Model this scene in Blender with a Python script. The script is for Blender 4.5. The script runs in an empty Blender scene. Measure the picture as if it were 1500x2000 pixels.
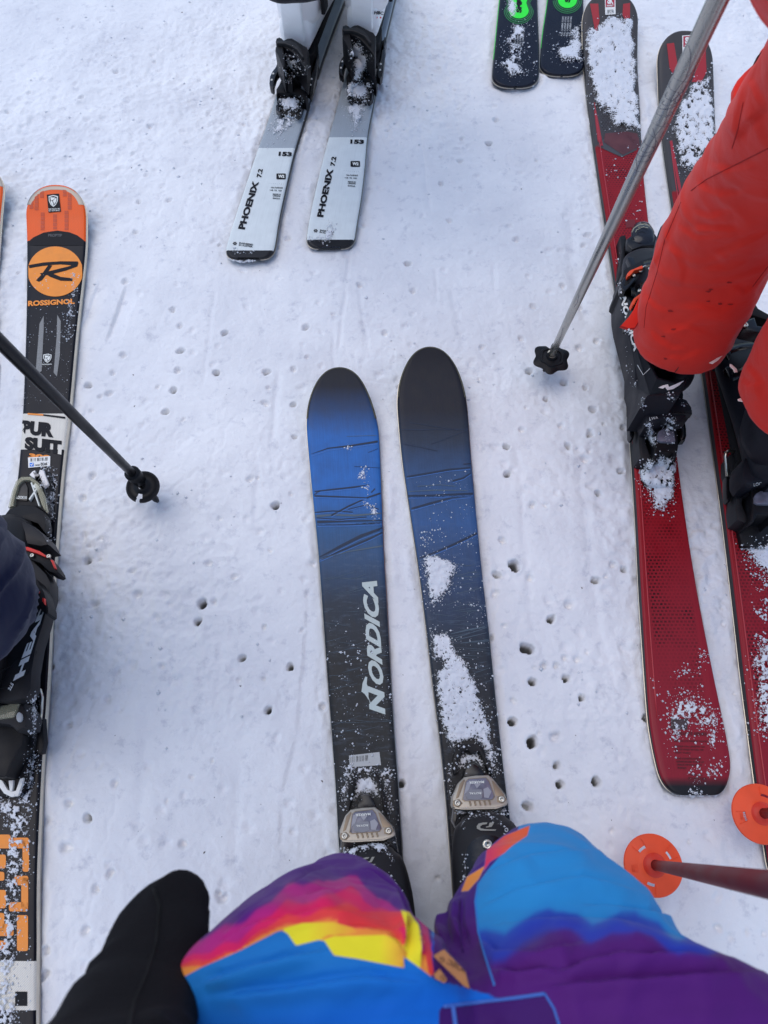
import bpy, bmesh, math, random
import numpy as np
from mathutils import Vector, Matrix, noise as mnoise
from mathutils.bvhtree import BVHTree

random.seed(7)
rng = np.random.RandomState(11)
S = bpy.context.scene
COL = S.collection

# ---------------------------------------------------------------- camera, sky, sun, exposure
H = 1.17                      # height of the phone above the snow (m)
TH = math.radians(24.0)       # tilt forward from straight down
F = 1500.0                    # focal length in photo pixels (photo 1500 x 2000)
cam_d = bpy.data.cameras.new('camera')
cam = bpy.data.objects.new('camera', cam_d); COL.objects.link(cam)
cam.location = (0, 0, H); cam.rotation_euler = (TH, 0, 0)
cam_d.sensor_fit = 'VERTICAL'; cam_d.sensor_height = 24.0; cam_d.lens = 18.0
cam_d.clip_start = 0.02; cam_d.clip_end = 2000
cam_d.dof.use_dof = True; cam_d.dof.focus_distance = 1.25; cam_d.dof.aperture_fstop = 6.0
S.camera = cam

W = bpy.data.worlds.new('World'); S.world = W; W.use_nodes = True
wn = W.node_tree.nodes; wl = W.node_tree.links
bg = wn['Background']; bg.inputs[1].default_value = 0.15
sky = wn.new('ShaderNodeTexSky'); sky.sky_type = 'NISHITA'; sky.sun_disc = False
SUN_EL, SUN_ROT = math.radians(72), math.radians(-60)
sky.sun_elevation = SUN_EL; sky.sun_rotation = SUN_ROT
sky.air_density = 1.0; sky.dust_density = 1.0; sky.ozone_density = 1.0
wl.new(sky.outputs[0], bg.inputs[0])
sun_d = bpy.data.lights.new('sun', 'SUN'); sun = bpy.data.objects.new('sun', sun_d); COL.objects.link(sun)
sun_d.energy = 0.85; sun_d.angle = math.radians(60); sun_d.color = (1.0, 0.95, 0.90)
# direction from which the light comes (same azimuth as the sky's sun)
sd = Vector((math.sin(SUN_ROT) * math.cos(SUN_EL), math.cos(SUN_ROT) * math.cos(SUN_EL), math.sin(SUN_EL)))
sun.rotation_euler = (-sd).to_track_quat('-Z', 'Y').to_euler()
sun.location = (0, 0, 5)
S.view_settings.view_transform = 'Standard'; S.view_settings.look = 'None'
S.view_settings.exposure = 0.42; S.view_settings.gamma = 1.0; S.view_settings.use_curve_mapping = False
S.render.engine = 'CYCLES'

# ---------------------------------------------------------------- helpers
CT, ST = math.cos(TH), math.sin(TH)
def P(px, py, h=0.0):
    """world point at height h seen at photo pixel (px, py)"""
    u = (px - 750) / F; v = (1000 - py) / F
    d = Vector((u, ST + v * CT, -CT + v * ST))
    return Vector((0, 0, H)) + d * ((H - h) / (-d.z))
def ray(px, py):
    u = (px - 750) / F; v = (1000 - py) / F
    return Vector((0, 0, H)), Vector((u, ST + v * CT, -CT + v * ST)).normalized()
def px_of(co):
    """photo pixels of an (n,3) array"""
    x = co[:, 0]; y = co[:, 1]; z = co[:, 2] - H
    dep = y * ST - z * CT; up = y * CT + z * ST
    dep = np.maximum(dep, 1e-4)
    return 750 + F * x / dep, 1000 - F * up / dep

def lin(c):
    c = c / 255.0
    return c / 12.92 if c <= 0.04045 else ((c + 0.055) / 1.055) ** 2.4
LIGHT = (0.69, 0.75, 0.97)
def C(r, g, b):
    return tuple(min(0.9, lin(v) / l) for v, l in zip((r, g, b), LIGHT)) + (1.0,)

def zc(x0, y0, s):
    return lambda *pts: [(x0 + x / s, y0 + y / s) for x, y in pts]
Z_PH = zc(400, 0, 3.7025); Z_RS = zc(0, 320, 2.942); Z_HD = zc(0, 880, 2.778); Z_RT = zc(0, 1450, 3.3333)
Z_BT = zc(560, 650, 3.3333); Z_BL = zc(600, 1100, 2.941); Z_TR = zc(940, 0, 2.679); Z_RB = zc(1160, 400, 4.4118)
Z_RH = zc(1180, 680, 4.6875); Z_RE = zc(1200, 1050, 3.6364); Z_OB = zc(1180, 1500, 4.6875)
Z_MK = zc(640, 1440, 3.947); Z_PB = zc(500, 0, 5.357); Z_LP = zc(820, 1580, 2.206); Z_LT = zc(340, 1580, 2.4194)

# materials
def mat(name, col, rough=0.5, metal=0.0, bump=0.0, bscale=200.0, var=0.0, vscale=30.0, coat=0.0, spec=0.3, stretch=None):
    m = bpy.data.materials.new(name); m.use_nodes = True
    n = m.node_tree.nodes; l = m.node_tree.links; b = n['Principled BSDF']
    b.inputs['Base Color'].default_value = col; b.inputs['Roughness'].default_value = rough
    b.inputs['Metallic'].default_value = metal; b.inputs['Coat Weight'].default_value = coat
    b.inputs['Coat Roughness'].default_value = 0.15
    b.inputs['Specular IOR Level'].default_value = spec
    tc = n.new('ShaderNodeTexCoord'); src = tc.outputs['Object']
    if stretch:
        mp = n.new('ShaderNodeMapping'); mp.inputs['Scale'].default_value = stretch
        l.new(src, mp.inputs[0]); src = mp.outputs[0]
    if var > 0:
        nz = n.new('ShaderNodeTexNoise'); nz.inputs['Scale'].default_value = vscale; nz.inputs['Detail'].default_value = 5
        l.new(src, nz.inputs['Vector'])
        mr = n.new('ShaderNodeMapRange'); mr.inputs[1].default_value = 0.3; mr.inputs[2].default_value = 0.7
        mr.inputs[3].default_value = 1 - var; mr.inputs[4].default_value = 1 + var
        l.new(nz.outputs[0], mr.inputs[0])
        mx = n.new('ShaderNodeVectorMath'); mx.operation = 'SCALE'; mx.inputs[0].default_value = col[:3]
        l.new(mr.outputs[0], mx.inputs['Scale']); l.new(mx.outputs[0], b.inputs['Base Color'])
        r2 = n.new('ShaderNodeMapRange'); r2.inputs[1].default_value = 0.3; r2.inputs[2].default_value = 0.7
        r2.inputs[3].default_value = max(0.05, rough - 0.12); r2.inputs[4].default_value = min(1, rough + 0.12)
        l.new(nz.outputs[0], r2.inputs[0]); l.new(r2.outputs[0], b.inputs['Roughness'])
    if bump > 0:
        nb = n.new('ShaderNodeTexNoise'); nb.inputs['Scale'].default_value = bscale; nb.inputs['Detail'].default_value = 4
        l.new(src, nb.inputs['Vector'])
        bp = n.new('ShaderNodeBump'); bp.inputs['Strength'].default_value = bump; bp.inputs['Distance'].default_value = 0.001
        l.new(nb.outputs[0], bp.inputs['Height']); l.new(bp.outputs[0], b.inputs['Normal'])
    return m

def snow_material(name, fine=True):
    m = bpy.data.materials.new(name); m.use_nodes = True
    n = m.node_tree.nodes; l = m.node_tree.links; b = n['Principled BSDF']
    b.inputs['Roughness'].default_value = 0.75; b.inputs['Specular IOR Level'].default_value = 0.25
    tc = n.new('ShaderNodeTexCoord')
    def nz(sc, det=5, rough=0.6):
        t = n.new('ShaderNodeTexNoise'); t.inputs['Scale'].default_value = sc
        t.inputs['Detail'].default_value = det; t.inputs['Roughness'].default_value = rough
        l.new(tc.outputs['Object'], t.inputs['Vector']); return t
    a = nz(5.5, 6)
    cr = n.new('ShaderNodeValToRGB'); e = cr.color_ramp.elements
    e[0].position = 0.30; e[0].color = (0.75, 0.75, 0.765, 1) if fine else (0.64, 0.67, 0.72, 1)
    e[1].position = 0.62; e[1].color = (0.875, 0.872, 0.868, 1) if fine else (.76, .77, .79, 1)
    l.new(a.outputs[0], cr.inputs[0])
    # small grey specks and translucent wetter spots
    g = nz(38, 5, 0.7); cg = n.new('ShaderNodeValToRGB'); e = cg.color_ramp.elements
    e[0].position = 0.30; e[0].color = (0.80, 0.805, 0.84, 1); e[1].position = 0.44; e[1].color = (1, 1, 1, 1)
    l.new(g.outputs[0], cg.inputs[0])
    mx = n.new('ShaderNodeMix'); mx.data_type = 'RGBA'; mx.blend_type = 'MULTIPLY'; mx.inputs[0].default_value = 1.0 if fine else 0.3
    l.new(cr.outputs[0], mx.inputs[6]); l.new(cg.outputs[0], mx.inputs[7])
    out = mx.outputs[2]
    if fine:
        # grey mixed in with depth: icy layer, plus painted shade inside the pole holes
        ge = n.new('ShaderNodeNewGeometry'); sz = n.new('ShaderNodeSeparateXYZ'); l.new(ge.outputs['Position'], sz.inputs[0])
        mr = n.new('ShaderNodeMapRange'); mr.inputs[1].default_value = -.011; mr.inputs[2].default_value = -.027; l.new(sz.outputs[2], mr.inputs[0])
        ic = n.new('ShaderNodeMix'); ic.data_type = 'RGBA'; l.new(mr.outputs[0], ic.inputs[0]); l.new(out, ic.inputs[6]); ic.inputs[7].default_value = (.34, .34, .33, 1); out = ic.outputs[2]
    l.new(out, b.inputs['Base Color'])
    prev = None
    for sc, st, dist in ((60, 0.4, 0.003), (210, 0.5, 0.0014), (620, 0.6, 0.0006)):
        t = nz(sc, 3); bp = n.new('ShaderNodeBump'); bp.inputs['Strength'].default_value = st
        bp.inputs['Distance'].default_value = dist
        l.new(t.outputs[0], bp.inputs['Height'])
        if prev: l.new(prev.outputs[0], bp.inputs['Normal'])
        prev = bp
    l.new(prev.outputs[0], b.inputs['Normal'])
    return m

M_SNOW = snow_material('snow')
M_CRUST = snow_material('snow_crust', False)
def _powder(m):
    n = m.node_tree.nodes; l = m.node_tree.links; b = n['Principled BSDF']; b.inputs['Roughness'].default_value = .9
    at = n.new('ShaderNodeAttribute'); at.attribute_name = 'cover'; tc = n.new('ShaderNodeTexCoord')
    t = n.new('ShaderNodeTexNoise'); t.inputs['Scale'].default_value = 330; t.inputs['Detail'].default_value = 5; t.inputs['Roughness'].default_value = .7; l.new(tc.outputs['Object'], t.inputs['Vector'])
    m1 = n.new('ShaderNodeMath'); m1.operation = 'MULTIPLY_ADD'; l.new(t.outputs[0], m1.inputs[0]); m1.inputs[1].default_value = 4.4; m1.inputs[2].default_value = -2.62
    m2 = n.new('ShaderNodeMath'); m2.operation = 'ADD'; l.new(m1.outputs[0], m2.inputs[0]); l.new(at.outputs['Fac'], m2.inputs[1])
    m3 = n.new('ShaderNodeMath'); m3.operation = 'MULTIPLY'; m3.inputs[1].default_value = 3.2; m3.use_clamp = True; l.new(m2.outputs[0], m3.inputs[0]); l.new(m3.outputs[0], b.inputs['Alpha'])
_powder(M_CRUST)
M_CRUMB = snow_material('snow_crumb', False)
M_BLACK = mat('black_plastic', C(10, 11, 18), 0.5, bump=0.2, bscale=900, var=0.3, spec=.25)
M_BLACKGLOSS = mat('black_gloss', C(13, 14, 20), 0.25, coat=0.12, spec=.35)
M_DARK = mat('dark_rubber', C(15, 16, 22), 0.75, bump=0.3, bscale=700)
M_CHAR = mat('charcoal_plastic', C(24, 26, 34), 0.5, bump=0.15, bscale=900, var=0.25, vscale=18, spec=.3)
M_STEEL = mat('steel', C(176, 178, 186), 0.28, 1.0)
M_EDGE = mat('steel_edge', C(150, 150, 156), 0.35, 0.9)
M_BASE = mat('ski_base', C(30, 30, 36), 0.6)
M_GOLD = mat('champagne_metal', C(150, 148, 152), 0.42, 0.6, bump=0.1, bscale=1500)
M_GOLD2 = mat('champagne_recess', C(122, 112, 106), 0.45, 0.6)
M_WHITEP = mat('white_plastic', C(205, 208, 228), 0.35, var=0.05, vscale=12)
M_WHITEPRINT = mat('white_print', C(196, 204, 220), 0.4)
M_INK = mat('black_ink', C(15, 16, 25), 0.55, spec=.2)
M_GREYPRINT = mat('grey_print', C(150, 158, 178), 0.45, var=0.12, vscale=90)
M_SILVERPRINT = mat('silver_print', C(150, 165, 182), 0.4, 0.1, var=0.12, vscale=60)
M_ORANGEP = mat('orange_print', C(222, 128, 54), 0.4, var=0.08, vscale=60)
M_REDP = mat('red_plastic', C(190, 40, 38), 0.35)
M_NEON = mat('neon_orange', C(255, 72, 42), 0.4)
M_GREENP = mat('green_print', C(40, 225, 60), 0.4)
def clear_mat(name, tint, a=0.35):
    m = mat(name, tint, 0.08, spec=0.6); m.node_tree.nodes['Principled BSDF'].inputs['Alpha'].default_value = a
    return m
M_CLEAR = clear_mat('clear_plastic', C(170, 172, 160), 0.42)
M_SMOKE = mat('smoked_window', C(92, 94, 118), 0.12, coat=0.6, var=0.35, vscale=70)

# object helpers
def root(name, loc, label, cat, group=None):
    o = bpy.data.objects.new(name, None); COL.objects.link(o); o.location = loc
    o.empty_display_size = 0.05
    o['label'] = label; o['category'] = cat
    if group: o['group'] = group
    return o
def obj(name, verts, faces, m, parent=None, smooth=True, kind=None, mats=None, fm=None, uvs=None):
    me = bpy.data.meshes.new(name)
    off = Vector((0, 0, 0))
    q = parent
    while q is not None: off += q.location; q = q.parent
    if len(verts) and not isinstance(verts, np.ndarray): verts = np.array([tuple(v) for v in verts], dtype=float)
    if len(verts): verts = verts - np.array(off)
    me.from_pydata(verts.tolist() if len(verts) else [], [], [tuple(f) for f in faces])
    for mm in (mats or [m]): me.materials.append(mm)
    if fm is not None: me.polygons.foreach_set('material_index', fm)
    if uvs is not None:
        ul = me.uv_layers.new(name='UVMap'); li = np.zeros(len(me.loops), dtype=int)
        me.loops.foreach_get('vertex_index', li)
        ul.data.foreach_set('uv', np.array(uvs)[li].astype(float).ravel())
    if smooth: me.polygons.foreach_set('use_smooth', [True] * len(me.polygons))
    me.update()
    o = bpy.data.objects.new(name, me); COL.objects.link(o)
    if parent is not None: o.parent = parent
    if kind: o['kind'] = kind
    return o
def wverts(o):
    off = Vector((0, 0, 0)); q = o
    while q is not None: off += q.location; q = q.parent
    co = np.zeros(len(o.data.vertices) * 3); o.data.vertices.foreach_get('co', co)
    return co.reshape(-1, 3) + np.array(off)
def bvh(objs):
    vs = []; fs = []; k = 0
    for o in objs:
        co = wverts(o); vs += co.tolist()
        fs += [tuple(i + k for i in p.vertices) for p in o.data.polygons]; k += len(co)
    return BVHTree.FromPolygons(vs, fs)
def cast(tree, px, py):
    o, d = ray(px, py); loc, nrm, i, dist = tree.ray_cast(o, d)
    if loc is None: return None, None
    if nrm.dot(d) > 0: nrm = -nrm
    return loc, nrm

def tube(name, pts, rad, m, parent, seg=14, cap=True):
    pts = [Vector(p) for p in pts]; n = len(pts)
    if not hasattr(rad, '__len__'): rad = [rad] * n
    vs = []; fs = []; up = None
    for i, p in enumerate(pts):
        t = (pts[min(i + 1, n - 1)] - pts[max(i - 1, 0)]).normalized()
        if up is None:
            up = Vector((0, 0, 1)) if abs(t.z) < 0.9 else Vector((1, 0, 0))
        a = (up - t * up.dot(t)).normalized(); b = t.cross(a); up = a
        for k in range(seg):
            an = 2 * math.pi * k / seg
            vs.append(p + (a * math.cos(an) + b * math.sin(an)) * rad[i])
    for i in range(n - 1):
        for k in range(seg):
            k2 = (k + 1) % seg
            fs.append((i * seg + k, i * seg + k2, (i + 1) * seg + k2, (i + 1) * seg + k))
    if cap:
        fs.append(tuple(range(seg))[::-1]); fs.append(tuple((n - 1) * seg + k for k in range(seg)))
    return obj(name, vs, fs, m, parent)

def finish_bm(name, bm, m, parent, smooth=True, angle=40):
    bmesh.ops.recalc_face_normals(bm, faces=bm.faces)
    bm.verts.index_update()
    vs = [v.co.copy() for v in bm.verts]; fs = [[v.index for v in f.verts] for f in bm.faces]
    bm.free()
    o = obj(name, vs, fs, m, parent, smooth)
    if smooth and hasattr(o.data, 'set_sharp_from_angle'): o.data.set_sharp_from_angle(angle=math.radians(angle))
    return o
def prism(name, poly, h1, h0, m, parent, bevel=0.0015, slope=None, smooth=True):
    """solid with the outline poly (photo pixels) at height h1, going down to h0.
    slope=(dh per point) list gives each outline point its own height"""
    bm = bmesh.new(); n = len(poly)
    hs = slope if slope else [h1] * n
    top = [bm.verts.new(P(x, y, hh)) for (x, y), hh in zip(poly, hs)]
    f = bm.faces.new(top)
    r = bmesh.ops.extrude_face_region(bm, geom=[f])
    nv = [e for e in r['geom'] if isinstance(e, bmesh.types.BMVert)]
    for v in nv: v.co.z = h0
    if bevel:
        es = [e for e in bm.edges if all(v in top for v in e.verts)]
        try: bmesh.ops.bevel(bm, geom=es, offset=bevel, segments=2, profile=0.6, affect='EDGES', clamp_overlap=True)
        except Exception: pass
    return finish_bm(name, bm, m, parent, smooth)

def flatmesh_px(poly, maxlen=14):
    bm = bmesh.new()
    vs = [bm.verts.new((x, y, 0)) for x, y in poly]
    for i in range(len(vs)): bm.edges.new((vs[i], vs[(i + 1) % len(vs)]))
    bmesh.ops.triangle_fill(bm, use_beauty=True, edges=bm.edges[:])
    return refine(bm, maxlen)
def refine(bm, maxlen):
    for _ in range(7):
        es = [e for e in bm.edges if (e.verts[0].co - e.verts[1].co).length > maxlen]
        if not es: break
        bmesh.ops.subdivide_edges(bm, edges=es, cuts=1)
        bmesh.ops.triangulate(bm, faces=bm.faces[:])
    return bm
def drape(name, bm, tree, m, parent, off=0.0007):
    bm.verts.index_update(); ok = {}; vs = []
    for v in bm.verts:
        loc, nrm = cast(tree, v.co.x, v.co.y)
        if loc is None: continue
        ok[v.index] = len(vs); vs.append(loc + nrm * off)
    fs = []
    for f in bm.faces:
        ids = [v.index for v in f.verts]
        if all(i in ok for i in ids):
            q = [vs[ok[i]] for i in ids]
            if max((q[a] - q[a - 1]).length for a in range(len(q))) < 0.05: fs.append([ok[i] for i in ids])
    bm.free()
    if not fs: return None
    # faces towards the camera
    out = []
    cp = Vector((0, 0, H))
    for f in fs:
        a, b, c = vs[f[0]], vs[f[1]], vs[f[2]]
        if (b - a).cross(c - a).dot(cp - a) < 0: f = f[::-1]
        out.append(f)
    return obj(name, vs, out, m, parent, smooth=True)
def decal(name, poly, tree, m, parent, off=0.0007, maxlen=14):
    return drape(name, flatmesh_px(poly, maxlen), tree, m, parent, off)

_txt = {}
def text_px(name, s, quad, tree, m, parent, bold=0.02, shear=0.0, off=0.0009, space=1.0, maxlen=10):
    """flat print: word s stretched into the pixel quad (bottom-left, bottom-right, top-right, top-left)"""
    cu = bpy.data.curves.new('text', 'FONT'); cu.body = s; cu.offset = bold; cu.shear = shear; cu.space_character = space
    cu.resolution_u = 3
    o = bpy.data.objects.new('text', cu); COL.objects.link(o)
    dg = bpy.context.evaluated_depsgraph_get(); me = o.evaluated_get(dg).to_mesh()
    bm = bmesh.new(); bm.from_mesh(me); o.evaluated_get(dg).to_mesh_clear()
    bpy.data.objects.remove(o); bpy.data.curves.remove(cu)
    xs = [v.co.x for v in bm.verts]; ys = [v.co.y for v in bm.verts]
    if not xs: return None
    x0, x1, y0, y1 = min(xs), max(xs), min(ys), max(ys)
    bl, br, tr, tl = [Vector((a, b)) for a, b in quad]
    for v in bm.verts:
        a = (v.co.x - x0) / (x1 - x0); b = (v.co.y - y0) / (y1 - y0)
        p = (bl * (1 - a) + br * a) * (1 - b) + (tl * (1 - a) + tr * a) * b
        v.co = (p.x, p.y, 0)
    bmesh.ops.remove_doubles(bm, verts=bm.verts, dist=0.01)
    return drape(name, refine(bm, maxlen), tree, m, parent, off)

def circ(cx, cy, rx, ry=None, n=20, a0=0, a1=360):
    ry = ry or rx
    return [(cx + rx * math.cos(math.radians(a0 + (a1 - a0) * k / n)), cy + ry * math.sin(math.radians(a0 + (a1 - a0) * k / n)))
            for k in range(n if abs(a1 - a0) >= 360 else n + 1)]
def stroke(pts, w):
    """outline polygon of a polyline with width w (pixels)"""
    L = []; R = []
    for i, p in enumerate(pts):
        a = Vector(pts[max(i - 1, 0)]); b = Vector(pts[min(i + 1, len(pts) - 1)])
        t = (b - a).normalized(); nn = Vector((-t.y, t.x)) * (w[i] if hasattr(w, '__len__') else w) / 2
        L.append(tuple(Vector(p) + nn)); R.append(tuple(Vector(p) - nn))
    return L + R[::-1]

# numpy value noise
def vnoise(x, y, seed=0):
    xi = np.floor(x).astype(np.int64); yi = np.floor(y).astype(np.int64); xf = x - xi; yf = y - yi
    def h(a, b):
        n = (a * 374761393 + b * 668265263 + seed * 974634777) & 0x7fffffff
        n = ((n ^ (n >> 13)) * 1274126177) & 0x7fffffff
        return ((n ^ (n >> 16)) & 0xffff) / 65535.0
    u = xf * xf * (3 - 2 * xf); v = yf * yf * (3 - 2 * yf)
    return (h(xi, yi) * (1 - u) + h(xi + 1, yi) * u) * (1 - v) + (h(xi, yi + 1) * (1 - u) + h(xi + 1, yi + 1) * u) * v
def fbm(x, y, o=4, seed=0, g=0.5):
    s = 0; a = 1; t = 0
    for k in range(o):
        s = s + a * vnoise(x * 2 ** k + 17.3 * k, y * 2 ** k - 9.1 * k, seed + k); t += a; a *= g
    return s / t
def inpoly(x, y, poly):
    c = np.zeros(np.shape(x), dtype=bool); j = len(poly) - 1
    for i in range(len(poly)):
        xi, yi = poly[i]; xj, yj = poly[j]
        if yi != yj:
            c ^= ((yi > y) != (yj > y)) & (x < (xj - xi) * (y - yi) / (yj - yi) + xi)
        j = i
    return c
def sdist(x, y, poly):
    d = np.full(np.shape(x), 1e9); n = len(poly)
    for i in range(n):
        ax, ay = poly[i]; bx, by = poly[(i + 1) % n]
        dx, dy = bx - ax, by - ay; L = dx * dx + dy * dy + 1e-9
        t = np.clip(((x - ax) * dx + (y - ay) * dy) / L, 0, 1)
        d = np.minimum(d, np.hypot(x - ax - t * dx, y - ay - t * dy))
    return np.where(inpoly(x, y, poly), d, -d)

def snow_patch(poly, tree, parent, hmax=0.006, rag=10, cov=0.0, step=2.2, seed=1, crumbs=60, spread=22, grow=9, ns=9.0, holes=0.0, name='snow_crust'):
    """ragged crust of snow lying on whatever is in tree, inside the pixel outline"""
    xs = [p[0] for p in poly]; ys = [p[1] for p in poly]
    gx = np.arange(min(xs) - rag, max(xs) + rag, step); gy = np.arange(min(ys) - rag, max(ys) + rag, step)
    X, Y = np.meshgrid(gx, gy)
    X = X + (vnoise(X * 0.9, Y * 0.9, seed + 50) - 0.5) * step * 0.8; Y = Y + (vnoise(X * 0.9, Y * 0.9, seed + 51) - 0.5) * step * 0.8
    d = sdist(X, Y, poly) + (fbm(X / ns, Y / ns, 5, seed, 0.62) - 0.5) * 2.6 * rag + cov
    if holes: d = np.minimum(d, (fbm(X / 6.0, Y / 6.0, 4, seed + 9, 0.6) - holes) * 60)
    hh = hmax * np.clip(d / grow, 0, 1) ** 0.6 * (0.35 + 0.9 * fbm(X / 7.0, Y / 7.0, 4, seed + 5, 0.6))
    idx = -np.ones(X.shape, dtype=int); vs = []; cov_ = []
    thin = fbm(X / 16.0, Y / 16.0, 4, seed + 31, .6)
    keep = d > -step
    for i, j in zip(*np.nonzero(keep)):
        loc, nrm = cast(tree, X[i, j], Y[i, j])
        if loc is None: continue
        e = hh[i, j] if d[i, j] > 0 else -0.0006
        cov_.append(min(1.35, d[i, j] / (grow * 1.1)) * (.45 + 1.1 * thin[i, j]) + .02)
        idx[i, j] = len(vs); vs.append(tuple(loc + (nrm * 0.5 + Vector((0, 0, 0.5))) * (e + 0.0003)))
    V = np.array(vs) if vs else np.zeros((0, 3)); fs = []
    a = idx[:-1, :-1]; b = idx[:-1, 1:]; c = idx[1:, 1:]; e = idx[1:, :-1]
    okm = (a >= 0) & (b >= 0) & (c >= 0) & (e >= 0)
    Q = np.stack([a[okm], e[okm], c[okm], b[okm]], 1)
    if len(Q):
        ml = np.zeros(len(Q))
        for k in range(4): ml = np.maximum(ml, np.linalg.norm(V[Q[:, k]] - V[Q[:, (k + 1) % 4]], axis=1))
        Q = Q[ml < 0.02]; fs = Q.tolist()
    vs = list(vs)
    # loose crumbs round it
    r = random.Random(seed)
    for _ in range(crumbs):
        i = r.randrange(len(poly)); ax, ay = poly[i]; bx, by = poly[(i + 1) % len(poly)]; t = r.random()
        x = ax + (bx - ax) * t + r.gauss(0, spread * 0.5); y = ay + (by - ay) * t + r.gauss(0, spread * 0.5)
        add_crumb(vs, fs, tree, x, y, r)
    o = obj(name, vs, fs, M_CRUST, parent, smooth=True, kind='stuff')
    cov_ += [3.0] * (len(vs) - len(cov_)); o.data.attributes.new('cover', 'FLOAT', 'POINT').data.foreach_set('value', np.array(cov_, dtype=float))
    return o
def add_crumb(vs, fs, tree, x, y, r, smin=0.0005, smax=0.0022):
    loc, nrm = cast(tree, x, y)
    if loc is None: return
    s = smin + (smax - smin) * r.random() ** 3; k = len(vs)
    for dx, dy, dz in ((1, 0, 0), (-1, 0, 0), (0, 1, 0), (0, -1, 0), (0, 0, 1), (0, 0, -1)):
        q = 0.6 + 0.8 * r.random(); vs.append(tuple(loc + Vector((dx, dy, dz)) * s * q + nrm * s * 0.4))
    fs += [(k + a, k + b, k + c) for a, b, c in ((0, 2, 4), (2, 1, 4), (1, 3, 4), (3, 0, 4), (2, 0, 5), (1, 2, 5), (3, 1, 5), (0, 3, 5))]
def sprinkle(poly, tree, parent, n, seed=3, smin=0.0004, smax=0.0018):
    xs = [p[0] for p in poly]; ys = [p[1] for p in poly]; r = random.Random(seed); vs = []; fs = []; c = 0
    while c < n:
        x = r.uniform(min(xs), max(xs)); y = r.uniform(min(ys), max(ys))
        if inpoly(np.array([x]), np.array([y]), poly)[0]:
            if fbm(np.array([x / 18.0]), np.array([y / 18.0]), 3, seed)[0] > 0.35 + 0.3 * r.random(): add_crumb(vs, fs, tree, x, y, r, smin, smax)
            c += 1
    if vs: obj('snow_crumbs', vs, fs, M_CRUMB, parent, smooth=False, kind='stuff')

# ---------------------------------------------------------------- ski
def catmull(A, per):
    A = np.array(A, dtype=float); n = len(A); out = []
    for i in range(n - 1):
        p0 = A[max(i - 1, 0)]; p1 = A[i]; p2 = A[i + 1]; p3 = A[min(i + 2, n - 1)]
        if i == 0: p0 = 2 * p1 - p2
        if i == n - 2: p3 = 2 * p2 - p1
        for k in range(per):
            t = k / per
            out.append(0.5 * ((2 * p1) + (-p0 + p2) * t + (2 * p0 - 5 * p1 + 4 * p2 - p3) * t * t + (-p0 + 3 * p1 - 3 * p2 + p3) * t ** 3))
    out.append(A[-1]); return np.array(out)

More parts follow.
